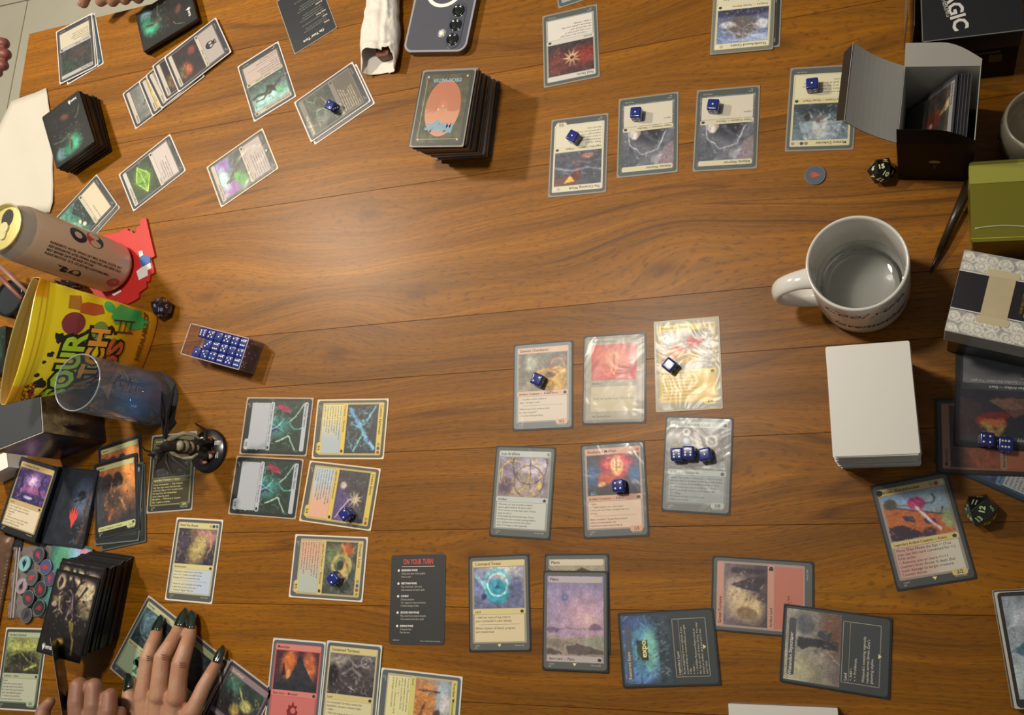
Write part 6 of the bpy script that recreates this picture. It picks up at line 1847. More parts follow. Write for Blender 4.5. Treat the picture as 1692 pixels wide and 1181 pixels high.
# white sheet bottom
c0 = [(1209, 1163), (1390, 1170.5), (1386, 1300), (1205, 1290)]
P = pose(c0, 3)
sh = thing('paper_box', 'flat white box lid cut off by the bottom edge of the picture', 'box', (P[0], P[1], .1), P[2])
A, B, D_ = at(1209, 1163, 12), at(1390, 1170.5, 12), at(1205, 1290, 12)
P = pose(c0, 12)
sh.location = (P[0] * M, P[1] * M, .0001)
sh.rotation_euler = (0, 0, atan2((B - A).y, (B - A).x))
obj('top_panel', slab((B - A).length, (D_ - A).length, 11.2, 12, .6), mat('d6d4cd', .4, coat=.3), sh)
obj('side_wall', slab((B - A).length - .6, (D_ - A).length - .6, 0, 11.2, .6), mat('8f8f8c', .5), sh)

# ------------------------------------------------------------------ black box top right
ZB = 84
A = at(1692, 50, ZB)                                        # near right corner of its top
Bc = at(1524, 70, ZB)
ex = (A - Bc)
ba = atan2(ex.y, ex.x)
WB = ex.length
ux = Vector((cos(ba), sin(ba), 0))
uy = Vector((-sin(ba), cos(ba), 0))
HB = 135
cb_ = Bc + ux * WB / 2 + uy * HB / 2
bb = thing('storage_box', 'large black game box with bold white lettering, top right corner', 'box', (cb_.x, cb_.y, 0), ba)
obj('body', slab(WB - 2, HB - 2, 0, ZB - 26, 1), mat('070708', .5, spec=.2), bb)
obj('lid', slab(WB, HB, ZB - 26, ZB, 1.2), mat('1b1c20', .4, coat=.2), bb)
obj('lid_edge', G().add(box(0, -HB / 2 + .3, ZB, WB, .9, .8)).add(box(-WB / 2 + .3, 0, ZB, .9, HB, .8)), mat('6f6c68', .5), bb)
mp = at(1600, 50, ZB)                                       # foot of the letter C
loc = Matrix.Rotation(-ba, 3, 'Z') @ (mp - cb_)
g = text('MAGIC', 17.5, 0, 0, ZB + .1, 'r', off=.03, squeeze=.95)
g.xf(Matrix.Rotation(radians(-90) - ba + radians(8), 3, 'Z')).move(loc.x - 11, loc.y, 0)
obj('lettering', g, mat('d9d7d2', .4), bb)
g = text('THE GATHERING', 5.2, 0, 0, ZB + .1, 'r', off=.02)
g.xf(Matrix.Rotation(radians(-90) - ba + radians(8), 3, 'Z')).move(loc.x - 17, loc.y + 15, 0)
obj('small_lettering', g, mat('a8a6a2', .4), bb)
g = slab(11, 14, 0, .2, 0).xf(Matrix.Rotation(pi / 2, 3, 'X')).move(-WB / 2 + 62, -HB / 2 + .9, 38)
obj('side_print', g, mat('5c4a1c', .5), bb)
g = text('COMMANDER', 5, 0, 0, 0, 'c', off=.03).xf(Matrix.Rotation(pi / 2, 3, 'X')).move(-WB / 2 + 50, -HB / 2 + .8, 48)
obj('side_print', g, mat('6f6b66', .5), bb)
# sleeved cards standing against it
for i, (x0, y0, l_) in enumerate(((1506, 56, 'outer thin sleeved card edge left of the large black box'), (1516, 64, 'inner thin sleeved card edge left of the large black box'))):
    q = at(x0, y0, 40)
    card(l_, loc3=(q.x, q.y + 44, 45 - 10 * i), rot=(0, radians(-86), radians(-6)), sl='6c685c', border='2c2c2a', fc='5c584c', bar='888888', tb='78725c', group='cards standing beside the black box', seed=80 + i)

# ------------------------------------------------------------------ open white card box
ZO = 86
K = [at(1501, 109, ZO), at(1630, 108, ZO), at(1603, 237, ZO), at(1475, 236, ZO)]
ctr = sum(K, Vector((0, 0, 0))) / 4
e = (K[1] - K[0]) + (K[2] - K[3])
oa = atan2(e.y, e.x) - radians(-2) * 0
ob = thing('card_box', 'open black cardboard box with pale inside, flaps up, holding sleeved cards, top right', 'box', (ctr.x, ctr.y, 0), oa)
W0 = ((K[1] - K[0]).length + (K[2] - K[3]).length) / 2
D0 = ((K[0] - K[3]).length + (K[1] - K[2]).length) / 2
INS, OUT = mat('b7b5ad', .55), mat('060507', .5, spec=.2)
t = .5
for nm_, cx, cy, w_, h_, xi, yi in (('front_wall', 0, -D0 / 2, W0, t, 0, t), ('back_wall', 0, D0 / 2, W0, t, 0, -t), ('left_wall', -W0 / 2, 0, t, D0, t, 0), ('right_wall', W0 / 2, 0, t, D0, -t, 0)):
    o = obj(nm_, box(cx, cy, ZO / 2, w_, h_, ZO), OUT, ob)
    obj('white_lining', box(cx + xi, cy + yi, ZO / 2 + .3, w_ - (.8 if w_ > 2 else 0), h_ - (.8 if h_ > 2 else 0), ZO), INS, o)
obj('bottom', box(0, 0, .4, W0, D0, .8), OUT, ob)


def flap(poly, th, fold, ax_pt, rotm, name, m1, m2):
    """a sheet with outer side m1 and inner side m2, turned about its fold"""
    o = prism(poly, 0, th * .5)
    i = prism(poly, th * .5, th)
    for q, mm_ in ((o, m1), (i, m2)):
        q.xf(rotm).move(*ax_pt)
    p_ = obj(name, o, m1, ob)
    obj('white_lining', i, m2, p_)
    return p_


fp = [(-W0 / 2, 0), (W0 / 2, 0), (W0 / 2, 6)] + [(W0 / 2 - W0 * .55 * k / 6, 6 + 16 * sin(pi / 2 * k / 6)) for k in range(1, 7)] + [(-W0 / 2, 22)]
flap(fp, .7, 0, (0, -D0 / 2, ZO), Matrix.Rotation(radians(82), 3, 'X'), 'front_flap', OUT, OUT)
flap([(x, y * .95) for x, y in fp], .7, 0, (0, D0 / 2, ZO), Matrix.Rotation(radians(48), 3, 'X'), 'back_flap', OUT, INS)
# lid hinged on the left wall, rising outwards, with a tuck flap at its end
th_ = radians(180 - 47)
LL_ = 60
lp = [(0, -D0 / 2), (LL_, -D0 / 2), (LL_, D0 / 2), (0, D0 / 2)]
rl = Matrix.Rotation(-th_, 3, 'Y')
V, F = [], []
o1, o2 = G(), G()
nseg = 10
for k in range(nseg + 1):
    s_ = LL_ * k / nseg
    bow = 3.5 * sin(pi * k / nseg)
    x_ = -W0 / 2 - s_ * cos(radians(47))
    z_ = ZO + s_ * sin(radians(47))
    nx_, nz_ = -sin(radians(47)), -cos(radians(47))
    for g_, d in ((o1, .6), (o2, 0.0)):
        g_.V += [(x_ + nx_ * (bow + d), -D0 / 2, z_ + nz_ * (bow + d)), (x_ + nx_ * (bow + d), D0 / 2, z_ + nz_ * (bow + d))]
for g_ in (o1, o2):
    g_.F += [(2 * k, 2 * k + 1, 2 * k + 3, 2 * k + 2) for k in range(nseg)]
lid = obj('lid', o1, OUT, ob)
s1 = lid.modifiers.new('t', 'SOLIDIFY')
s1.thickness = .0004
ln = obj('white_lining', o2, INS, lid)
s1 = ln.modifiers.new('t', 'SOLIDIFY')
s1.thickness = .0004
xe, ze = -W0 / 2 - LL_ * cos(radians(47)), ZO + LL_ * sin(radians(47))
tk = G([(xe, -D0 / 2 + 1, ze), (xe, D0 / 2 - 1, ze), (xe - 3, D0 / 2 + 0, ze + 14), (xe - 3, -D0 / 2 + 6, ze + 14)], [(0, 1, 2, 3)])
tk = G([(xe, -D0 / 2 + 1, ze), (xe, D0 / 2 - 1, ze), (xe - 8, D0 / 2 - 4, ze - 10), (xe - 8, -D0 / 2 + 5, ze - 10)], [(0, 1, 2, 3)])
o = obj('tuck_flap', tk, mat('2a211b', .5), ob)
s1 = o.modifiers.new('t', 'SOLIDIFY')
s1.thickness = .0006
g = prism(ellipse(5, 3), 0, .2).xf(Matrix.Rotation(pi / 2, 3, 'X')).move(0, -D0 / 2 - .4, ZO - 40)
obj('front_print', g, mat('8a8458', .4), ob)
g = G()
for k in range(4):
    g.add(slab(3 - k * .4, 1, 0, .2, 0, 0, -6 - 2.4 * k))
obj('front_print', g.xf(Matrix.Rotation(pi / 2, 3, 'X')).move(0, -D0 / 2 - .4, ZO - 42), mat('4c4a5c', .4), ob)
# the cards leaning inside
for k in range(9):
    q = Matrix.Rotation(oa, 3, 'Z') @ Vector((-8 + k * 1.3, 0, 0))
    rt = (Matrix.Rotation(oa, 3, 'Z') @ Matrix.Rotation(radians(-61), 3, 'Y') @ Matrix.Rotation(radians(-90), 3, 'Z')).to_euler()
    lo = (ctr.x + q.x, ctr.y + q.y, 41)
    if k == 0:
        card('foremost card leaning inside the open box, reddish-brown figure picture', loc3=lo, rot=rt, sl='3c3c40', border='46464a', fc='6c6a6c', bar='a0a0a0', tb='55555a', name='Ember Scout', typ='Creature', seed=90, sw=65, sh=88, group='cards inside the open box', art=[('G', '54504c', '4c403c'), ('P', [(.2, .0), (.4, .0), (.5, .5)], 'b8a878'), ('E', .45, .5, .16, .14, 0, '8c4434', .5), ('E', .5, .8, .2, .16, 0, '7c3c30', .5), ('E', .55, .75, .05, .07, 0, 'c8b0a0', .4), ('S', 20, ['a05c44', '2c2624'], .08, .014), ('N', .3, 8)])
    else:
        o = thing('playing_card', 'sleeved card edge behind the figure card in the open box', 'card', lo, group='cards inside the open box')
        o.rotation_euler = rt
        obj('sleeve', slab(65, 88, -.9, -.3, 1), mat(['55555a', '2c2c30'][k % 2], .3), o)

# ------------------------------------------------------------------ green box, scroll box, speckled cup, pencil
ZG = 58
A, B, D_ = at(1601, 268, ZG), at(1692, 262, ZG), at(1605, 400, ZG)
ga = atan2((B - A).y, (B - A).x)
WG, HG = 92, (A - D_).length
ux, uy = Vector((cos(ga), sin(ga), 0)), Vector((-sin(ga), cos(ga), 0))
gc = A + ux * WG / 2 - uy * HG / 2
gb = thing('deck_box', 'olive green plastic deck box above the scroll box at the right edge', 'box', (gc.x, gc.y, 0), ga)
obj('body', slab(WG - 1, HG - 1, 0, ZG - 12, 2.5), mat('7c7614', .3, coat=.6), gb)
obj('lid', slab(WG, HG, ZG - 12, ZG, 2.5), mat('706b10', .25, coat=.8), gb)
obj('clear_band', slab(WG + .6, 17, ZG - 14, ZG + .6, 1, 0, HG / 2 - 12), mat('9c9a40', .2, coat=.6), gb)
g = tube([(-WG / 2 + 3 + k * (WG - 8) / 20, -HG / 2 + 12 + 1.5 * sin(k * .35), ZG + .4) for k in range(21)], .7, 6)
obj('white_seam', g, mat('b4b48c', .5), gb, True)
obj('front_fold', slab(WG + .4, .8, ZG - 13, ZG + .3, 0, 0, -HG / 2 + 3), mat('a5a42c', .3), gb)

ZS = 92
A, B, D_ = at(1592, 412, ZS), at(1692, 430, ZS), at(1562, 546, ZS)
sa = atan2((B - A).y, (B - A).x)
ux, uy = Vector((cos(sa), sin(sa), 0)), Vector((-sin(sa), cos(sa), 0))
HS, WS = (A - D_).length, 125
scn = (A + D_) / 2 + ux * WS / 2
sb = thing('deck_box', 'black and white patterned box with a parchment scroll picture and gold lettering', 'box', (scn.x, scn.y, 0), sa)
obj('body', slab(WS - 6, HS - 6, 0, ZS - 36, 1), mat('131112', .4, coat=.3), sb)
dam = [('G', '9c9c98', 'a0a09c')]
rr = random.Random(3)
for k in range(26):
    u_, v_ = (k % 13 + .5) / 13 + rr.uniform(-.02, .02), (.25 if k < 13 else .75) + rr.uniform(-.1, .1)
    dam += [('E', u_, v_, .042, .24, rr.uniform(-40, 40), 'dcd9cc', .25), ('A', u_ + .03, v_ + .12, .02, .007, 'dcd9cc'), ('A', u_, v_, .02, .004, 'a8a8a4')]
g = slab(WS, HS, ZS - 36, ZS, 1)
lid = obj('lid', g, mat('a4a49f', .45, coat=.3), sb)
for cy, hh in ((HS / 2 - 8.5, 15.6), (-HS / 2 + 9.5, 17.6)):
    g, cc = picture(dam, WS - 1, hh, 0, cy, ZS + .06, 3, .5, .004)
    obj('damask_pattern', g, mat('vcol', .45, coat=.2), lid, cols=cc)
obj('black_band', slab(WS - .4, HS - 37, ZS, ZS + .12, 0, 0, .5), mat('17151a', .4, coat=.2), lid)
for y_ in (HS / 2 - 17.6, -HS / 2 + 19.8):
    obj('white_line', slab(WS - .4, .9, ZS + .12, ZS + .2, 0, 0, y_), mat('d8d6d0', .4), lid)
xs_ = -WS / 2 + 33
scr = G()
obj('scroll_sheet', slab(20, 40, ZS + .12, ZS + .3, 0, xs_, .5), mat('bdae8b', .6, grain=.12, gscale=60), lid)
for y_ in (20, -19.5):
    obj('scroll_roll', slab(25, 6, ZS + .12, ZS + .5, 2.4, xs_, y_), mat('c5b795', .6), lid)
g = text('MYTHIC', 7.2, 0, 0, 0, 'c', off=.04).xf(Matrix.Rotation(-pi / 2, 3, 'Z')).move(xs_ + 21, 1.5, ZS + .25)
obj('lettering', g, mat('b58c34', .3, metal=.6), lid)
g = text('COLLECTOR BOX', 2.6, 0, 0, 0, 'c', off=.02).xf(Matrix.Rotation(-pi / 2, 3, 'Z')).move(xs_ + 17.5, 1.5, ZS + .25)
obj('lettering', g, mat('b58c34', .3, metal=.6), lid, label='small gold lettering')

cupc = at(1722, 193, 60)
cup = thing('cup', 'speckled beige ceramic cup cut off by the right edge, below the large black box', 'cup', (cupc.x, cupc.y, 0))
obj('body', lathe([(0.01, 0), (24, 0), (28, 4), (31, 20), (32, 40), (30, 56), (28, 60), (27, 58), (29, 40), (28, 10), (0.01, 6)], 48), mat('a39a84', .35, coat=.5, grain=.25, gscale=30), cup, True)
sp_ = G()
rr = random.Random(8)
for k in range(18):
    a, z = rr.uniform(pi * .5, pi * 1.6), rr.uniform(8, 54)
    r_ = 31.3 if z < 45 else 29.8
    sp_.add(ball((r_ * cos(a), r_ * sin(a), z), rr.uniform(1, 3), 8, 6, (1, 1, 1.4)))
o = obj('speckles', sp_, mat('4a443a', .5), cup, True)
o['kind'] = 'stuff'

q0_, q1_ = at(1537, 451, 2.5), at(1603, 300, 12)
ax_ = (q1_ - q0_)
n_ = ax_.length
pn = thing('pencil', 'dark slender pencil lying between the mug and the green box', 'pencil', tuple(q0_), rot=(0, 0, 0))
d_ = ax_.normalized()
obj('shaft', tube([tuple(d_ * s) for s in (26, 60, n_)], [3.3, 4.0, 4.6], 10), mat('2b2018', .4, coat=.3), pn, True)
obj('tip', tube([tuple(d_ * s) for s in (0, 8, 26)], [.5, 1.4, 3.3], 10), mat('1d1611', .4), pn, True)

# foil-sleeved stack right bottom
c0 = [(1643, 977), (1760, 972), (1800, 1165), (1678, 1172)]
zf = 14
A, D_ = at(1643, 977, zf), at(1678, 1172, zf)
fa_ = atan2((A - D_).y, (A - D_).x) - pi / 2
uy = (A - D_).normalized()
ux = Vector((uy.y, -uy.x, 0))
fh = (A - D_).length
fc_ = (A + D_) / 2 + ux * 33
o = G()
C = []
for i in range(9):
    s = slab(67, fh, i * 1.5, i * 1.5 + 1.1, 2).rot(rr.uniform(-.02, .02)).move(rr.uniform(-1, 1), rr.uniform(-1, 1))
    o.add(s)
    C += [hx('a8a498') if i % 2 else hx('4c4c4a')] * len(s.V)
o = obj('card_deck', o, mat('vcol', .2, coat=.8), None, cols=np.array(C), loc=(fc_.x, fc_.y, 0), rz=fa_)
tag(o, 'low stack of glossy plastic-cased cards at the bottom right edge', 'card deck', None, 'stuff')
card('glossy plastic-cased card with a pale icy picture, bottom right edge', loc3=(fc_.x, fc_.y, zf - .2), rot=(0, 0, fa_), sl='c4c0b4', border='303234', kind='full', art=[('G', '8c94a0', 'a8b4bc'), ('E', .4, .2, .3, .14, 0, 'b8c0cc', .8), ('P', [(0, .55), (.3, .4), (.7, .5), (1, .45), (1, .6), (.5, .68)], '4c6c78'), ('E', .4, .85, .5, .2, 0, 'b4c4c8', .8), ('S', 20, ['d8e0e4', '5c7480'], .2, .014), ('N', .2, 8)], group='glossy cards at the bottom right', seed=92, wave=.6, sw=67, sh=fh - 1)

# ------------------------------------------------------------------ bits at the left edge
jc = at(14, 492, 30)
jar = thing('glass_jar', 'round black jar with a dark glassy lid at the left edge', 'jar', (jc.x, jc.y, 0))
obj('body', lathe([(0.01, 0), (24, 0), (25, 3), (25, 28), (24, 31), (22, 31), (21, 29)], 40), mat('141516', .25, coat=.6), jar, True)
obj('lid_glass', lathe([(0.01, 30.2), (12, 30), (21.2, 28.6)][::-1], 40), mat('2b2f34', .08, coat=1), jar, True)
for i, (a, b, c_, r_) in enumerate((((-12, 428), (44, 482), '8c6a60', 3.2), ((-12, 446), (36, 494), '7c5248', 3.2))):
    A, B = at(*a, 44), at(*b, 40)
    o = thing('chopstick', ['greyish pink stick, upper of the two crossing the black jar', 'reddish brown stick, lower of the two crossing the black jar'][i], 'chopstick', tuple(A), group='sticks over the black jar')
    obj('shaft', tube([(0, 0, 0), tuple((B - A) * .5), tuple(B - A)], [r_, r_, r_ * .8], 8), mat(c_, .4), o, True)
pc = at(120, 487, 10)
pw_ = thing('plastic_wrap', 'crumpled piece of clear shiny plastic between the can and the yellow pouch', 'wrapper', (pc.x - 18, pc.y + 8, 0))
nx = 26
V = [(-34 + 68 * i / nx, -13 + 26 * j / nx, 10 + 5 * sin(i * 1.7 + j * .9) + 4 * sin(j * 2.1 - i * 1.1) + 5 * (1 - (j / nx * 2 - 1) ** 2)) for j in range(nx + 1) for i in range(nx + 1)]
F = [(j * (nx + 1) + i, j * (nx + 1) + i + 1, (j + 1) * (nx + 1) + i + 1, (j + 1) * (nx + 1) + i) for j in range(nx) for i in range(nx)]
b = obj('film', G(V, F), clear('b8a4ac', 1, .15), pw_, True)
sm = b.modifiers.new('thickness', 'SOLIDIFY')
sm.thickness = .0003
bc_ = at(14, 595, 0)
o = thing('card_packet', 'dark green and black card packet at the left edge beside the yellow pouch', 'packet', (bc_.x - 12, bc_.y + 10, 0), radians(8))
obj('body', slab(40, 62, 0, 14, 2), mat('16201c', .35, coat=.5, grain=.6, gscale=60), o)
g, cc = picture([('G', '22362c', '141a18'), ('E', .5, .6, .3, .3, 0, '3c6c4c', .9), ('S', 30, ['8c8c74', '101412', '4c7c5c'], .14, .014), ('N', .3, 8)], 38, 60, 0, 0, 14.05, 6, .8)
obj('picture', g, mat('vcol', .3, coat=.5), o, cols=cc)
wc = at(2, 772, 30)
o = thing('paper_box', 'small white card box corner at the left edge above the purple land card', 'box', (wc.x - 12, wc.y + 2, 0), radians(20))
obj('body', slab(44, 20, 0, 30, .6), mat('e2e0d6', .5), o)
obj('lid', slab(44.6, 20.6, 30, 31, .6), mat('e8e6dc', .5), o)
c0 = at(26, 870, 0)
o = thing('card_packet', 'plain black card packet under the small deck at the left edge', 'packet', (c0.x, c0.y, 0), radians(2))
obj('body', slab(32, 60, 0, .9, 1), mat('17181b', .4), o)
obj('flap', slab(30, 12, .9, 1.3, 1, 0, -22), mat('222428', .4), o)
c0 = at(-8, 965, 0)
o = thing('booster_pack', 'brown foil pack with a crimped end, cut off by the left edge', 'packet', (c0.x - 9, c0.y, 0), radians(-3))
nx = 24
V = [(-30 + 60 * i / nx, -62 + 124 * j / nx, 2 + 7 * max(0, (1 - (i / nx * 2 - 1) ** 4)) * (1 - (j / nx * 2 - 1) ** 8) + .7 * sin(j * 2.3 + i)) for j in range(nx + 1) for i in range(nx + 1)]
F = [(j * (nx + 1) + i, j * (nx + 1) + i + 1, (j + 1) * (nx + 1) + i + 1, (j + 1) * (nx + 1) + i) for j in range(nx) for i in range(nx)]
b = obj('foil', G(V, F), mat('6e5340', .25, metal=.4, coat=.5, grain=.5, gscale=40), o, True)
sm = b.modifiers.new('thickness', 'SOLIDIFY')
sm.thickness = .001
g = G()
for k in range(14):
    g.add(slab(5, 1.2, 3.2, 4.6, 0, 26, -28 + k * 4.4))
obj('crimp', g, mat('b09a78', .25, metal=.5), o)['kind'] = 'stuff'

# ------------------------------------------------------------------ hands
def skin_mat(c):
    m = bpy.data.materials.new('skin')
    m.use_nodes = True
    nt = m.node_tree
    b = nt.nodes['Principled BSDF']
    tc = nt.nodes.new('ShaderNodeTexCoord')
    n = nt.nodes.new('ShaderNodeTexNoise')
    n.inputs['Scale'].default_value = 45
    n.inputs['Detail'].default_value = 5
    nt.links.new(tc.outputs['Object'], n.inputs['Vector'])
    r = nt.nodes.new('ShaderNodeValToRGB')
    k = lin(c)
    r.color_ramp.elements[0].position = .35
    r.color_ramp.elements[0].color = (k[0] * .92, k[1] * .74, k[2] * .70, 1)
    r.color_ramp.elements[1].position = .65
    r.color_ramp.elements[1].color = (min(1, k[0] * 1.05), k[1] * 1.04, k[2] * 1.02, 1)
    nt.links.new(n.outputs[0], r.inputs[0])
    nt.links.new(r.outputs[0], b.inputs['Base Color'])
    b.inputs['Roughness'].default_value = .5
    b.inputs['Subsurface Weight'].default_value = .15
    b.inputs['Subsurface Radius'].default_value = (.008, .003, .0015)
    b.inputs['Subsurface Scale'].default_value = .5
    v = nt.nodes.new('ShaderNodeTexNoise')
    v.inputs['Scale'].default_value = 260
    v.inputs['Detail'].default_value = 3
    nt.links.new(tc.outputs['Object'], v.inputs['Vector'])
    bm = nt.nodes.new('ShaderNodeBump')
    bm.inputs['Strength'].default_value = .25
    bm.inputs['Distance'].default_value = .0006
    nt.links.new(v.outputs[0], bm.inputs['Height'])
    nt.links.new(bm.outputs[0], b.inputs['Normal'])
    return m


def bone(P, org, sub=3):
    """(px, py, z, r) joints -> a smooth limb with points between the joints, in the space of org"""
    Q = [(*(at(p[0], p[1], p[2]) - org), p[3]) for p in P]
    out = []
    for a, b in zip(Q[:-1], Q[1:]):
        for k in range(sub):
            t = k / sub
            out.append(tuple(a[i] + (b[i] - a[i]) * t for i in range(4)))
    out.append(Q[-1])
    return chain(out, 14)


def nail(P0, P1, w, org, m, parent, lift=.9, length=1.0):
    """a long almond nail lying on the last joint, from P0 (bed) to P1 (tip)"""
    A, B = at(*P0) - org, at(*P1) - org
    d = (B - A)
    L_ = d.length * length
    d.normalize()
    s = d.cross(Vector((0, 0, 1))).normalized()
    n = s.cross(d).normalized()
    V, F = [], []
    nu, nv = 10, 12
    for j in range(nv + 1):
        v = j / nv
        wv = w * (1 - max(0, (v - .45) / .55) ** 2.2 * .85) * (.82 + .18 * min(1, v * 4))
        for i in range(nu + 1):
            u = (i / nu * 2 - 1)
            x = u * wv
            h_ = lift + 2.3 * (1 - u * u) - 1.5 * v * v
            V.append(tuple(A + d * (L_ * v) + s * x + n * h_))
    k = len(V)
    V += [tuple(Vector(v) - n * .9) for v in V]
    q = nu + 1
    for j in range(nv):
        for i in range(nu):
            a = j * q + i
            F.append((a, a + 1, a + q + 1, a + q))
            F.append((k + a, k + a + q, k + a + q + 1, k + a + 1))
    for j in range(nv):
        for i in (0, nu):
            a = j * q + i
            f = (a, a + q, k + a + q, k + a)
            F.append(f if i == 0 else f[::-1])
    for j in (0, nv):
        for i in range(nu):
            a = j * q + i
            f = (a, k + a, k + a + 1, a + 1)
            F.append(f if j == 0 else f[::-1])
    return obj('nail', G(V, F), m, parent, True)


SK = skin_mat('b08a70')
SK2 = skin_mat('8f6a56')
org = at(280, 1150, 0)
org.z = 0
h1 = thing('hand', 'right hand with long dark green nails resting on the forest card', 'hand', tuple(org), group=None)
remesh('skin', [
    bone([(259.5, 1041, 9, 6.3), (256.5, 1054, 17, 7.2), (250.5, 1068, 25, 7.9), (244, 1088, 30, 8.6), (240.5, 1120, 31, 8.8), (237, 1151, 31, 10)], org),
    bone([(297, 1034, 9, 6.5), (291, 1048, 19, 7.5), (281, 1066, 28, 8.3), (268.5, 1086, 34, 9.2), (265, 1118, 35, 9.4), (263, 1149, 34, 10.5)], org),
    bone([(315.5, 1039, 9, 6.5), (312.5, 1053, 19, 7.5), (306, 1072, 28, 8.3), (297.5, 1098, 33, 9.4), (294, 1126, 34, 9.4), (292, 1152, 33, 10.4)], org),
    bone([(359, 1093, 8, 5.5), (353, 1104, 13, 6.4), (346, 1117, 19, 7.0), (336, 1135, 23, 7.7), (327, 1156, 27, 8.2), (318, 1176, 29, 9.4)], org),
    bone([(215, 1128, 8, 6.6), (214, 1146, 10, 8), (216, 1172, 14, 9.5), (224, 1204, 18, 11), (240, 1240, 22, 12)], org),
    bone([(238, 1150, 30, 10.5), (243, 1190, 27, 12), (252, 1250, 24, 13)], org),
    bone([(262, 1150, 31, 11), (263, 1190, 28, 12.5), (264, 1250, 25, 13)], org),
    bone([(290, 1153, 30, 11), (285, 1195, 27, 12.5), (277, 1250, 25, 13)], org),
    bone([(316, 1175, 27, 10.5), (306, 1210, 25, 12), (290, 1255, 24, 13)], org),
    bone([(226, 1185, 20, 11), (250, 1230, 20, 14), (262, 1290, 24, 22), (262, 1370, 30, 26)], org),
    bone([(270, 1200, 22, 13), (270, 1290, 24, 24), (270, 1370, 30, 27), (285, 1480, 45, 32), (300, 1650, 70, 38)], org, 5),
    bone([(250, 1165, 24, 10), (275, 1168, 24, 10), (300, 1176, 23, 10)], org),
], SK, h1, 1.15, 7)
NM = mat('16241c', .1, coat=1.0, spec=.7)
nail((257, 1043, 15), (267, 1016, 6), 6.6, org, NM, h1, 1.4)
nail((295, 1036, 15.5), (307.5, 1004, 6), 7.0, org, NM, h1, 1.4)
nail((314.5, 1041, 15.5), (317.5, 1008, 6), 6.8, org, NM, h1, 1.4)
nail((357.5, 1095, 13), (369, 1066, 6), 5.6, org, NM, h1, 1.2)
nail((212, 1140, 15), (211, 1112, 7), 7.0, org, NM, h1, 1.6)
for (x, y, z, r_, nn) in ((244, 1087, 36.5, 5, 'index'), (269, 1085, 41, 5.6, 'middle'), (298, 1098, 40, 5.6, 'ring')):
    P = at(x, y, z) - org
    g = G()
    for k in range(3):
        g.add(tube([(P.x - r_ * .8, P.y + (k - 1) * 1.8 + .6, P.z - .4), (P.x, P.y + (k - 1) * 2.1, P.z + .75), (P.x + r_ * .8, P.y + (k - 1) * 1.8 + .6, P.z - .4)], .35, 5))
    obj('knuckle_crease', g, mat('8a5540', .6), h1, True)

# the other hand of the same player: a fist holding a sleeved card on edge
org = at(125, 1180, 0)
org.z = 0
h2 = thing('hand', 'curled left hand holding a sleeved card on edge, bottom left corner', 'hand', tuple(org))
remesh('skin', [
    bone([(129, 1133, 60, 9), (127, 1160, 62, 9.6), (132, 1200, 58, 11), (140, 1250, 50, 13)], org),
    bone([(131, 1131, 58, 8.3), (122, 1142, 44, 7.6), (119, 1160, 34, 6.5)], org),
    bone([(155, 1135, 60, 8.8), (154, 1165, 62, 9.4), (155, 1205, 58, 11), (156, 1250, 50, 13)], org),
    bone([(155, 1133, 56, 8.4), (147, 1139, 40, 8), (140, 1160, 30, 7)], org),
    bone([(181, 1150, 54, 8.3), (179, 1175, 56, 9), (174, 1210, 54, 11), (168, 1250, 50, 13)], org),
    bone([(182, 1149, 50, 8), (176, 1150, 36, 7.6), (166, 1170, 28, 7)], org),
    bone([(197, 1178, 44, 7.4), (192, 1200, 46, 8.4), (184, 1240, 46, 11)], org),
    bone([(82, 1160, 40, 6), (71, 1174, 42, 7.5), (68, 1196, 44, 10), (80, 1240, 46, 13), (110, 1280, 46, 15)], org),
    bone([(140, 1215, 48, 14), (150, 1280, 46, 22), (150, 1370, 46, 26), (140, 1480, 60, 31), (120, 1650, 85, 38)], org, 5),
    bone([(165, 1225, 46, 13), (160, 1290, 46, 20)], org),
    bone([(110, 1225, 46, 13), (125, 1280, 46, 20), (140, 1360, 46, 24)], org),
], SK2, h2, 1.2, 7)  # darker skin colour here stands in for the dim light on this hand
A, B = at(82, 1066, 62), at(101, 1190, 56)
d = (B - A)
hc = (A + B) / 2
d.normalize()
vw = (Vector((0, 0, CH)) - hc).normalized()
nn_ = d.cross(vw).normalized()
yx = (vw - d * vw.dot(d)).normalized()
yx = (yx * cos(radians(9)) + nn_ * sin(radians(9))).normalized()
rt = Matrix((yx, d, yx.cross(d))).transposed().to_euler()
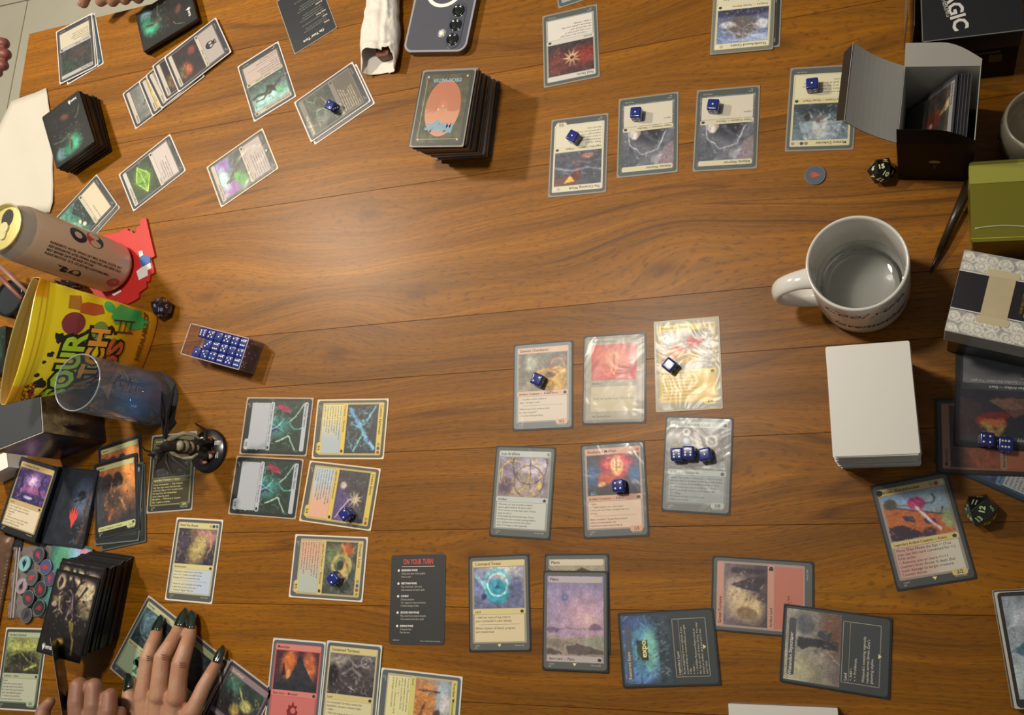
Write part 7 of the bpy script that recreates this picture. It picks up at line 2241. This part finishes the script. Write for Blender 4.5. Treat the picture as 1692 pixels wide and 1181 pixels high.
card('sleeved card held nearly on edge in the curled hand, bottom left', loc3=(hc.x, hc.y, 50), rot=rt, sl='6e6a66', border='2b2c30', fc='3c4040', bar='777777', tb='444444', seed=95, foot=False)

# hand of the player at the top left
org = at(180, -10, 0)
org.z = 0
h3 = thing('hand', 'hand reaching in over the top edge beside the small black deck', 'hand', tuple(org))
remesh('skin', [
    bone([(138, 6, 40, 6.6), (142, -6, 44, 7.5), (152, -22, 48, 8.5), (172, -44, 50, 10)], org),
    bone([(166, 3, 42, 7), (174, -4, 46, 8), (184, -22, 50, 9), (192, -48, 52, 11)], org),
    bone([(186, 3, 40, 7.2), (192, -6, 46, 8.2), (200, -24, 50, 9), (206, -50, 52, 11)], org),
    bone([(206, 0, 38, 7), (212, -10, 44, 8), (216, -28, 50, 9), (218, -52, 52, 11)], org),
    bone([(228, -2, 30, 7), (236, -14, 36, 8), (234, -34, 46, 10), (226, -60, 50, 12)], org),
    bone([(172, -48, 50, 11), (195, -80, 50, 18), (200, -160, 50, 24)], org),
    bone([(215, -52, 50, 12), (208, -90, 50, 20), (208, -160, 50, 24)], org),
    bone([(195, -50, 50, 12), (202, -90, 50, 20)], org),
], SK2, h3, 1.3, 7)
nail((137, 4, 43), (131.5, 9, 39), 4.2, org, mat('8f6f66', .3, coat=.4), h3, 2.6)

# a knuckled hand low beside the table at the left edge
org = at(-20, 95, -120)
h4 = thing('hand', 'reddish brown hand at the far left edge, over the pale floor', 'hand', (org.x, org.y, 0))
org = Vector((org.x, org.y, 0))
SK3 = skin_mat('7c4a40')
remesh('skin', [
    bone([(6, 72, -110, 10), (-4, 72, -108, 11), (-30, 80, -105, 14)], org),
    bone([(9, 90, -112, 10), (-4, 88, -108, 11), (-30, 90, -105, 14)], org),
    bone([(5, 108, -114, 9.5), (-8, 104, -110, 11), (-30, 100, -105, 14)], org),
    bone([(-4, 120, -116, 8.5), (-14, 116, -112, 10), (-34, 108, -105, 13)], org),
    bone([(-30, 90, -105, 16), (-70, 95, -105, 26), (-130, 100, -100, 30)], org),
], SK3, h4, 1.6, 6)
